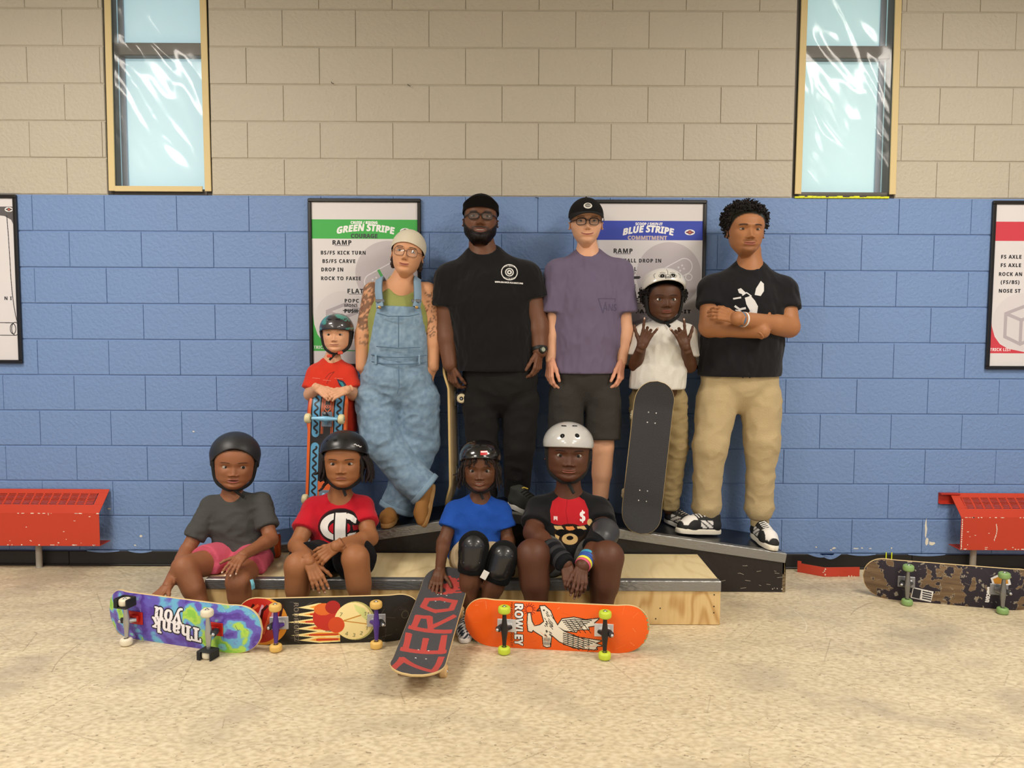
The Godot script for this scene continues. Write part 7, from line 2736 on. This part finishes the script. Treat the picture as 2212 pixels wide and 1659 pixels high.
	cg = Geo.new()
	strap(cg, [Vector3(-0.012, 0.085, 0.0312), Vector3(0.004, 0.06, 0.0335), Vector3(-0.004, 0.03, 0.0335)], 0.012, Vector3(0, 0.06, 0))
	part("can_print", cg.mesh(), plain("e8e2d8", 0.4), can)

func red_boy() -> void:
	var skin := "9a6540"
	var D := {
		"seat": 0.213, "skin": skin, "sq": 1.4, "nr": 0.05, "toe_out": 0.2,
		"sp": [at(734, 1086, 0.6), at(736, 1135, 0.61), at(738, 1180, 0.61), at(738, 1205, 0.61)], "sr": [0.055, 0.128, 0.13, 0.132],
		"neck": at(736, 1052, 0.62),
		"arms": [[at(680, 1098, 0.61), at(641, 1178, 0.76), at(668, 1214, 0.98)], [at(782, 1096, 0.61), at(799, 1162, 0.74), at(726, 1180, 0.96)]], "ar": [0.045, 0.039, 0.028],
		"legs": [[at(700, 1207, 0.63), at(644, 1222, 0.95), Vector3(at(640, 1300, 0.95).x, 0.07, 0.935)], [at(765, 1207, 0.63), at(768, 1206, 0.96), Vector3(at(782, 1300, 0.95).x, 0.07, 0.935)]], "lr": [0.08, 0.06, 0.04],
	}
	var o := person("child in red shirt with big white C logo, black helmet and long dark locks", D)
	var g := body(D)
	var xf := head_at(737, 1003, 0.74, 0.232, 0.04, -0.03, 0.0, 0.7)
	head(g, xf, {"skin": skin, "lip_c": "9c6050", "hair": "1a110c", "brow_c": "1f140d", "nose": 1.15, "nose_l": 0.85, "lips": 1.0, "jaw": 1.1, "w": 1.16, "open": 0.72, "child": 0.7, "brow": 0.7, "brow_t": 0.75, "mouth": 0.82, "smile": -0.5, "iris": "20140c", "cheek": 1.3})
	hand(g, D.arms[0][2], at(690, 1262, 1.02) - D.arms[0][2], Vector3(-0.5, -0.2, -0.8), 0.165, 1.0, [0.1, 0.1, 0.12, 0.15, 0.2], 0.5, {"skin": skin, "nail": "d8b096"}, 0.5)
	hand(g, D.arms[1][2], at(692, 1206, 0.97) - D.arms[1][2], Vector3(0.1, -0.4, -0.9), 0.16, -1.0, [0.2, 0.2, 0.25, 0.25, 0.3], 0.4, {"skin": skin, "nail": "c99c80"}, 0.3)
	part_at("body", g, skin_mat(), o)
	var S := {"sleeve": [0.62, 0.58], "sleeve_r": [0.056, 0.064], "sr": [0.064, 0.14, 0.143, 0.145], "hem": at(738, 1214, 0.63), "hem_r": 0.148, "collar": [735, 1090, 0.6, 0.056], "seed": 23, "amp": 0.005, "print": [at(732, 1130, 0.72), 0.5, 0.5]}
	var k := Canvas.new(50, 50, 10.0, Color("bb1c2b"))
	var dk := Color("211a1c")
	var wt := Color("e6e2dc")
	var m := Vector2(25, 27)
	k.oval(m, Vector2(10.6, 8.4), Color("4a1a20"))
	k.oval(m + Vector2(0.3, 0.1), Vector2(10.2, 8.0), dk)
	k.oval(m + Vector2(-0.4, 0.2), Vector2(9.2, 6.6), wt)
	k.oval(m + Vector2(0.6, 0.2), Vector2(6.2, 4.3), dk)
	k.oval(m + Vector2(0.2, 0.8), Vector2(5.2, 3.2), Color("bb1c2b"))
	k.poly(PackedVector2Array([m + Vector2(5.2, -2.2), m + Vector2(11, -1.6), m + Vector2(11, 2.2), m + Vector2(7.6, 3.0), m + Vector2(5.0, 3.4)]), dk)
	k.poly(PackedVector2Array([m + Vector2(6.2, -0.8), m + Vector2(10.6, -1.0), m + Vector2(10.4, 1.6), m + Vector2(6.6, 2.0)]), Color("bb1c2b"))
	k.poly(PackedVector2Array([m + Vector2(3.4, -6.2), m + Vector2(8.6, -4.2), m + Vector2(8.4, -2.0), m + Vector2(5.6, -3.0), m + Vector2(3.4, -3.2)]), wt)
	k.rect(m.x - 2.9, m.y - 6.4, 0.8, 13.0, dk)
	k.rect(m.x - 2.2, m.y - 6.4, 5.2, 13.0, wt)
	k.rect(m.x + 3.0, m.y - 3.2, 0.8, 8.6, dk)
	k.text("Champion", Vector2(24, 37), 2.6, dk, 0, 1.0, 0, 0.1, 0.3, true)
	k.text("Champion", Vector2(24, 36.8), 2.6, wt, 0, 1.0, 0, 0.1, 0.05, true)
	k.oval(Vector2(46.3, 21.0), Vector2(0.9, 0.9), wt)
	k.oval(Vector2(46.3, 21.0), Vector2(0.45, 0.5), Color("8a1420"))
	part_at("shirt", shirt(D, S), print_cloth(k, "bb1c2b"), o, "red shirt with a big white and black C logo")
	var T := {"waist": at(738, 1196, 0.61), "waist_r": 0.13, "hip_r": 0.14, "sq": 1.25, "r": [0.1, 0.098], "short": 0.7, "rise": -0.03, "seed": 82, "amp": 0.006}
	part_at("shorts", trousers(D, T), fabric("18171a", 80.0, 0.5), o, "black shorts")
	helmet(o, xf, plain("1c1b1c", 0.32), "black helmet with small white mark", {"centre": Vector3(0, 0.7, -0.03), "r": Vector3(0.5, 0.44, 0.53), "front": 0.26, "side": -0.1, "back": -0.45, "vents": [[-0.28, 0.66, 0.045, 0.03], [0.28, 0.7, 0.045, 0.03], [-0.8, 0.6, 0.04, 0.03]]})
	var mk := Geo.new()
	var pa := PackedVector3Array()
	for q in 6: pa.append(xf * on_dome(Vector3(0, 0.7, -0.03), Vector3(0.5, 0.44, 0.53) * 1.006, 0.62 + q * 0.07, 0.42 - q * 0.035 + 0.05 * (q % 2)))
	mk.tube(pa, PackedFloat32Array([0.003]), 5)
	part_at("helmet_mark", mk, plain("e8e8e8", 0.5), o)
	var list := []
	var r := RandomNumberGenerator.new()
	r.seed = 14
	for q in 16:
		var z := 0.1 - q * 0.035
		list.append([Vector3(-0.4, 0.6, z), Vector3(-0.4 - r.randf_range(-0.02, 0.1), r.randf_range(0.0, 0.16), z + 0.05)])
		list.append([Vector3(0.4, 0.6, z), Vector3(0.44 + r.randf_range(-0.02, 0.14), r.randf_range(0.02, 0.14), z + 0.05), Vector3(0.06, 0, 0)])
	list.append([Vector3(0.37, 0.62, 0.16), Vector3(0.4, 0.08, 0.18)])
	list.append([Vector3(-0.36, 0.3, 0.0), Vector3(-0.62, 0.22, 0.05)])
	list.append([Vector3(-0.34, 0.1, 0.0), Vector3(-0.5, -0.12, 0.12)])
	locks(o, xf, list, "1e140e", 3, 0.034)
	knee_shoes(o, D, {"sole": "e0dcd4", "upper": "2a2a2c"}, 0.2)

func blue_boy() -> void:
	var skin := "65402c"
	var D := {
		"seat": 0.213, "skin": skin, "sq": 1.4, "nr": 0.042,
		"sp": [at(1034, 1090, 0.6), at(1032, 1130, 0.6), at(1030, 1170, 0.6), at(1028, 1195, 0.6)], "sr": [0.048, 0.113, 0.117, 0.118],
		"neck": at(1038, 1062, 0.61),
		"arms": [[at(984, 1104, 0.61), at(958, 1172, 0.68), at(950, 1232, 0.86)], [at(1080, 1104, 0.61), at(1098, 1168, 0.64), at(1100, 1200, 0.78)]], "ar": [0.038, 0.032, 0.023],
		"legs": [[at(1008, 1207, 0.63), at(1022, 1196, 0.93), Vector3(at(1008, 1300, 0.93).x, 0.07, 0.935)], [at(1055, 1207, 0.63), at(1083, 1216, 0.93), Vector3(at(1045, 1300, 0.95).x, 0.07, 0.935)]], "lr": [0.068, 0.052, 0.034],
	}
	var o := person("child in blue shirt with knee pads, glossy black helmet and thin dark locks", D)
	var g := body(D)
	var xf := head_at(1036, 1018, 0.72, 0.214, 0.0, 0.03, 0.0, 0.9)
	head(g, xf, {"skin": skin, "lip_c": "8c5446", "hair": "150e0b", "brow_c": "1a110c", "nose": 1.15, "nose_l": 0.75, "lips": 1.1, "jaw": 1.06, "w": 1.12, "open": 0.9, "child": 0.9, "brow": 0.4, "brow_t": 0.55, "mouth": 0.85, "smile": 0.8, "gape": 0.5, "teeth": true, "iris": "140c07", "cheek": 1.4})
	hand(g, D.arms[0][2], at(942, 1262, 0.93) - D.arms[0][2], Vector3(0.1, -0.8, -0.5), 0.155, 1.0, [0.1, 0.1, 0.1, 0.12, 0.15], 0.8, {"skin": skin, "nail": "d8b8a4"}, 0.65)
	hand(g, D.arms[1][2], at(1100, 1225, 0.84) - D.arms[1][2], Vector3(-0.2, -0.7, -0.5), 0.145, -1.0, [0.2, 0.3, 0.3, 0.3, 0.3], 0.2, {"skin": skin}, 0.3)
	part_at("body", g, skin_mat(), o)
	var S := {"sleeve": [0.55, 0.6], "sleeve_r": [0.05, 0.06], "sr": [0.058, 0.125, 0.13, 0.132], "hem": at(1028, 1208, 0.62), "hem_r": 0.135, "collar": [1038, 1088, 0.6, 0.05], "seed": 29, "amp": 0.006, "freq": Vector3(8, 8, 8)}
	part_at("shirt", shirt(D, S), fabric("2450a8", 90.0, 0.4), o, "bright blue shirt")
	var T := {"waist": at(1029, 1190, 0.6), "waist_r": 0.116, "hip_r": 0.125, "sq": 1.25, "r": [0.088, 0.086], "short": 0.72, "rise": -0.03, "seed": 92, "amp": 0.006}
	part_at("shorts", trousers(D, T), fabric("b9a482", 80.0, 0.5), o, "khaki shorts")
	for q in 2:
		var kn: Vector3 = D.legs[q][1]
		var dn: Vector3 = (D.legs[q][2] - kn).normalized()
		var f := Field.new(kn - Vector3.ONE * 0.14, kn + Vector3.ONE * 0.14, 0.0055)
		f.bone(kn - dn * 0.035, kn + dn * 0.085, 0.07, 0.062, 0.01, 2)
		var pg := f.geo()
		ruffle(pg, 0.003, Vector3(20, 20, 20), 4, false)
		var pad := part_at("knee_pad", pg, fabric("141414", 100.0, 0.6), o, "black padded knee guard")
		f = Field.new(kn - Vector3.ONE * 0.14, kn + Vector3.ONE * 0.16, 0.0055)
		f.bone(kn - dn * 0.03 + Vector3(0, 0.008, 0.016), kn + dn * 0.035 + Vector3(0, 0.008, 0.022), 0.06, 0.055, 0.01)
		f.half(kn + Vector3(0, 0, 0.03), Vector3(0, 0, -1))
		sub_at("cap_shell", f.geo(), gloss("1b1b1d", 0.4, 0.4), pad)
		for e in 4:
			var rg := Geo.new()
			rg.ball(kn - dn * (0.045 - 0.075 * (e / 2)) + Vector3(-0.034 + 0.068 * (e % 2), 0.006, 0.062), Vector3(0.005, 0.005, 0.004))
			sub_at("rivet", rg, plain("4a4a4c", 0.3, 0.7), pad)
	var tg := Geo.new()
	tg.block(Vector3(-0.014, -0.02, -0.0008), Vector3(0.014, 0.02, 0.0008), 0.0004, Color.WHITE, Transform3D(Basis(Vector3(0, 0, 1), -0.5), at(1047, 1242, 1.0)))
	part_at("care_tag", tg, plain("e8e6e0", 0.7), o, "white fabric tag on the knee pad")
	var hel := helmet(o, xf, gloss("111112", 0.2), "glossy black helmet with red and white sticker", {"centre": Vector3(0, 0.71, -0.03), "r": Vector3(0.48, 0.41, 0.53), "front": 0.24, "side": -0.12, "back": -0.45, "vents": [[-0.18, 0.86, 0.05, 0.035], [0.25, 0.86, 0.05, 0.035], [-0.7, 0.75, 0.04, 0.03]]})
	for q in 3:
		var sg := Geo.new()
		var c := Vector3(0, 0.71, -0.03)
		var rr := Vector3(0.48, 0.41, 0.53) * (1.008 + 0.002 * q)
		var box: Array = [[0.05, 0.42, 0.36, 0.6], [0.07, 0.45, 0.5, 0.575], [0.1, 0.4, 0.375, 0.43]][q]
		var pts := PackedVector3Array()
		for y in 4:
			for x in 8: pts.append(xf * on_dome(c, rr, lerpf(box[0], box[1], x / 7.0), lerpf(box[2], box[3], y / 3.0)))
		sg.sheet(pts, 8, false, Color.WHITE, PackedColorArray(), PackedVector2Array(), true)
		sub_at("sticker", sg, plain(["c2202a", "efefef", "f0e6e6"][q], 0.4), hel) if q != 2 else null
	var list := []
	var r := RandomNumberGenerator.new()
	r.seed = 24
	for q in 15:
		var z := 0.12 - q * 0.035
		list.append([Vector3(-0.37, 0.66, z), Vector3(-0.39 - r.randf_range(0.0, 0.14), r.randf_range(-0.06, 0.2), z + 0.04)])
		list.append([Vector3(0.37, 0.66, z), Vector3(0.39 + r.randf_range(0.0, 0.12), r.randf_range(-0.1, 0.16), z + 0.04)])
	for q in 5:
		list.append([Vector3(-0.26 + q * 0.05, 0.78, 0.33), Vector3(-0.34 + q * 0.05, 0.44 + 0.1 * (q % 2) + 0.04 * q, 0.33 + 0.02 * q), Vector3(0, 0, 0.04)])
		list.append([Vector3(0.26 - q * 0.05, 0.78, 0.33), Vector3(0.34 - q * 0.05, 0.5 + 0.1 * (q % 2) + 0.03 * q, 0.33 + 0.02 * q), Vector3(0, 0, 0.04)])
	list.append([Vector3(-0.36, 0.42, -0.1), Vector3(-0.62, 0.28, -0.05)])
	list.append([Vector3(-0.33, 0.68, 0.2), Vector3(-0.38, 0.1, 0.2)])
	list.append([Vector3(0.33, 0.68, 0.2), Vector3(0.37, 0.06, 0.2)])
	locks(o, xf, list, "21150f", 8, 0.021)
	knee_shoes(o, D, {"sole": "e9e6de", "upper": "24303f", "check": "dfe3e6"}, 0.21)

func bear_boy() -> void:
	var skin := "5c3829"
	var D := {
		"seat": 0.213, "skin": skin, "sq": 1.35, "nr": 0.06,
		"sp": [at(1228, 1086, 0.6), at(1230, 1135, 0.61), at(1232, 1180, 0.62), at(1232, 1205, 0.62)], "sr": [0.068, 0.155, 0.158, 0.16],
		"neck": at(1228, 1042, 0.62),
		"arms": [[at(1166, 1102, 0.61), at(1152, 1150, 0.72), at(1222, 1218, 0.97)], [at(1292, 1104, 0.61), at(1304, 1152, 0.74), at(1258, 1222, 0.99)]], "ar": [0.055, 0.048, 0.033],
		"legs": [[at(1190, 1207, 0.63), at(1150, 1200, 0.93), Vector3(at(1162, 1300, 0.95).x, 0.07, 0.935)], [at(1278, 1207, 0.63), at(1312, 1204, 0.93), Vector3(at(1298, 1300, 0.95).x, 0.07, 0.935)]], "lr": [0.095, 0.074, 0.048],
	}
	var o := person("boy in silver-white helmet, black shirt with a bear in red cap, wrist guard", D)
	var g := body(D)
	var xf := head_at(1230, 985, 0.74, 0.254, 0.0, 0.0, -0.03, 0.6)
	head(g, xf, {"skin": skin, "lip_c": "8f584a", "hair": "120c09", "brow_c": "170e0a", "nose": 1.3, "nose_l": 0.85, "lips": 1.1, "jaw": 1.14, "w": 1.18, "open": 0.78, "child": 0.6, "brow": 0.6, "brow_t": 0.75, "mouth": 0.95, "smile": 0.2, "iris": "160d08", "cheek": 1.6})
	hand(g, D.arms[0][2], at(1232, 1254, 1.03) - D.arms[0][2], Vector3(0.0, -0.3, -0.9), 0.165, 1.0, [0.2, 0.22, 0.25, 0.28, 0.3], 0.25, {"skin": skin, "nail": "b08a76"}, 0.2)
	hand(g, D.arms[1][2], at(1254, 1256, 1.04) - D.arms[1][2], Vector3(-0.2, -0.3, -0.9), 0.165, -1.0, [0.2, 0.18, 0.2, 0.25, 0.3], 0.3, {"skin": skin, "nail": "b08a76"}, 0.25)
	part_at("body", g, skin_mat(), o)
	var S := {"sleeve": [0.7, 0.6], "sleeve_r": [0.068, 0.076], "sr": [0.078, 0.17, 0.172, 0.172], "hem": at(1232, 1212, 0.63), "hem_r": 0.174, "collar": [1228, 1074, 0.6, 0.06], "seed": 37, "amp": 0.005, "print": [at(1230, 1121, 0.75), 0.55, 0.55]}
	var k := Canvas.new(60, 60, 9.0, Color("1b1b1c"))
	var red := Color("b8232b")
	k.poly(PackedVector2Array([Vector2(20.6, 33), Vector2(20.2, 27), Vector2(21.5, 22.6), Vector2(25, 20.2), Vector2(29.4, 19.2), Vector2(35, 19.8), Vector2(38.6, 22), Vector2(40.4, 26.4), Vector2(40.6, 33.4), Vector2(36, 34.2), Vector2(28, 34), Vector2(22, 33.6)]), red)
	k.oval(Vector2(29.6, 19.2), Vector2(0.9, 0.6), red)
	k.line([Vector2(29.6, 20), Vector2(28.4, 27), Vector2(29.4, 33)], 0.3, Color("8f1820"))
	k.text("$", Vector2(37.2, 29.6), 5.2, Color("f0e8e4"), 0, 0.8, 0, 0, 0.15)
	k.text("A", Vector2(23.0, 30.6), 2.0, Color("e8d0cc"), 0, 1.1)
	k.text("H", Vector2(23.0, 30.6), 2.0, Color("e8d0cc"), 0, 1.3)
	var tan := Color("d8b478")
	k.oval(Vector2(41, 32.6), Vector2(1.4, 1.8), tan)
	k.oval(Vector2(30.4, 38.4), Vector2(8.4, 5.4), Color("2a1d14"))
	for q in 3: k.poly(PackedVector2Array([Vector2(22 + q * 6, 34.4), Vector2(26 + q * 6, 34.2), Vector2(27.4 + q * 6, 36), Vector2(24 + q * 6, 36.4), Vector2(22.6 + q * 6, 35.8)]), [tan, Color("e08a4a"), tan][q])
	k.oval(Vector2(26.2, 37.8), Vector2(3.2, 1.9), Color("0e0c0c"))
	k.oval(Vector2(34.8, 37.4), Vector2(3.4, 2.0), Color("0e0c0c"))
	k.line([Vector2(28, 37), Vector2(33, 36.8)], 0.7, Color("0e0c0c"))
	k.oval(Vector2(30.4, 40.8), Vector2(4.2, 2.9), tan)
	k.oval(Vector2(30.4, 40.2), Vector2(1.8, 1.1), Color("1a1412"))
	k.poly(PackedVector2Array([Vector2(22.6, 38.6), Vector2(25, 39.6), Vector2(24.4, 42), Vector2(23, 41)]), tan)
	part_at("shirt", shirt(D, S), print_cloth(k, "1b1b1c"), o, "black shirt printed with a bear in red cap")
	var T := {"waist": at(1232, 1198, 0.62), "waist_r": 0.155, "hip_r": 0.165, "sq": 1.25, "r": [0.115, 0.11], "short": 0.5, "rise": -0.03, "seed": 102, "amp": 0.006}
	part_at("shorts", trousers(D, T), fabric("5d5c58", 80.0, 0.5), o, "grey shorts")
	helmet(o, xf, gloss("c9c7c2", 0.25), "silver-white helmet with round vents", {"centre": Vector3(0, 0.66, -0.03), "r": Vector3(0.49, 0.42, 0.54), "front": 0.06, "side": -0.12, "back": -0.4, "vents": [[-0.36, 0.5, 0.045, 0.045], [0.3, 0.54, 0.045, 0.045], [-0.5, 1.05, 0.06, 0.025], [0.4, 1.08, 0.06, 0.025]], "tail": Vector3(0.06, -0.1, 0.08)})
	# wrist guard on one arm, elbow pad on the other
	var a: Vector3 = D.arms[0][1]
	var b: Vector3 = D.arms[0][2]
	var f := Field.new(bounds([a, b], 0.08)[0], bounds([a, b], 0.08)[1], 0.0055)
	f.bone(a.lerp(b, 0.5), b + (b - a).normalized() * 0.02, 0.05, 0.041, 0.01, 3)
	var wg := f.geo()
	ruffle(wg, 0.003, Vector3(25, 25, 25), 4, false)
	var guard := part_at("wrist_guard", wg, fabric("17171a", 100.0, 0.6), o, "black wrist guard")
	for q in 3:
		var sg := Geo.new()
		var d := (b - a).normalized()
		sg.lathe([Vector2(0.046, -0.011), Vector2(0.0535 - q * 0.003, -0.009), Vector2(0.0535 - q * 0.003, 0.009), Vector2(0.046, 0.011)], Transform3D(Basis(Quaternion(Vector3.UP, d)), a.lerp(b, 0.57 + q * 0.17)), 24)
		sub_at("strap", sg, plain("242428", 0.8), guard)
	a = D.arms[1][1]
	b = D.arms[1][2]
	var up: Vector3 = D.arms[1][0]
	f = Field.new(bounds([a, b, up], 0.1)[0], bounds([a, b, up], 0.1)[1], 0.0055)
	f.bone(a.lerp(up, 0.3), a, 0.062, 0.07, 0.01, 1)
	f.bone(a, a.lerp(b, 0.5), 0.068, 0.056, 0.01, 2)
	var ep := part_at("elbow_pad", f.geo(), fabric("1a1a1c", 100.0, 0.6), o, "black elbow pad with hard shell")
	f = Field.new(a - Vector3.ONE * 0.13, a + Vector3.ONE * 0.13, 0.0055)
	f.bone(a + Vector3(0.004, 0.008, 0.018), a.lerp(b, 0.18) + Vector3(0.008, 0.004, 0.018), 0.07, 0.064, 0.01)
	sub_at("cap_shell", f.geo(), plain("3a3a3c", 0.4), ep)
	for q in 5:
		band(o, b, a, 0.02 + q * 0.055, 0.037 + q * 0.001, 0.0065, ["d65a78", "e8e34a", "2f56a8", "2f56a8", "3f9fc0"][q])
	knee_shoes(o, D, {"sole": "e0dcd4", "upper": "2a2a2c"}, 0.22)
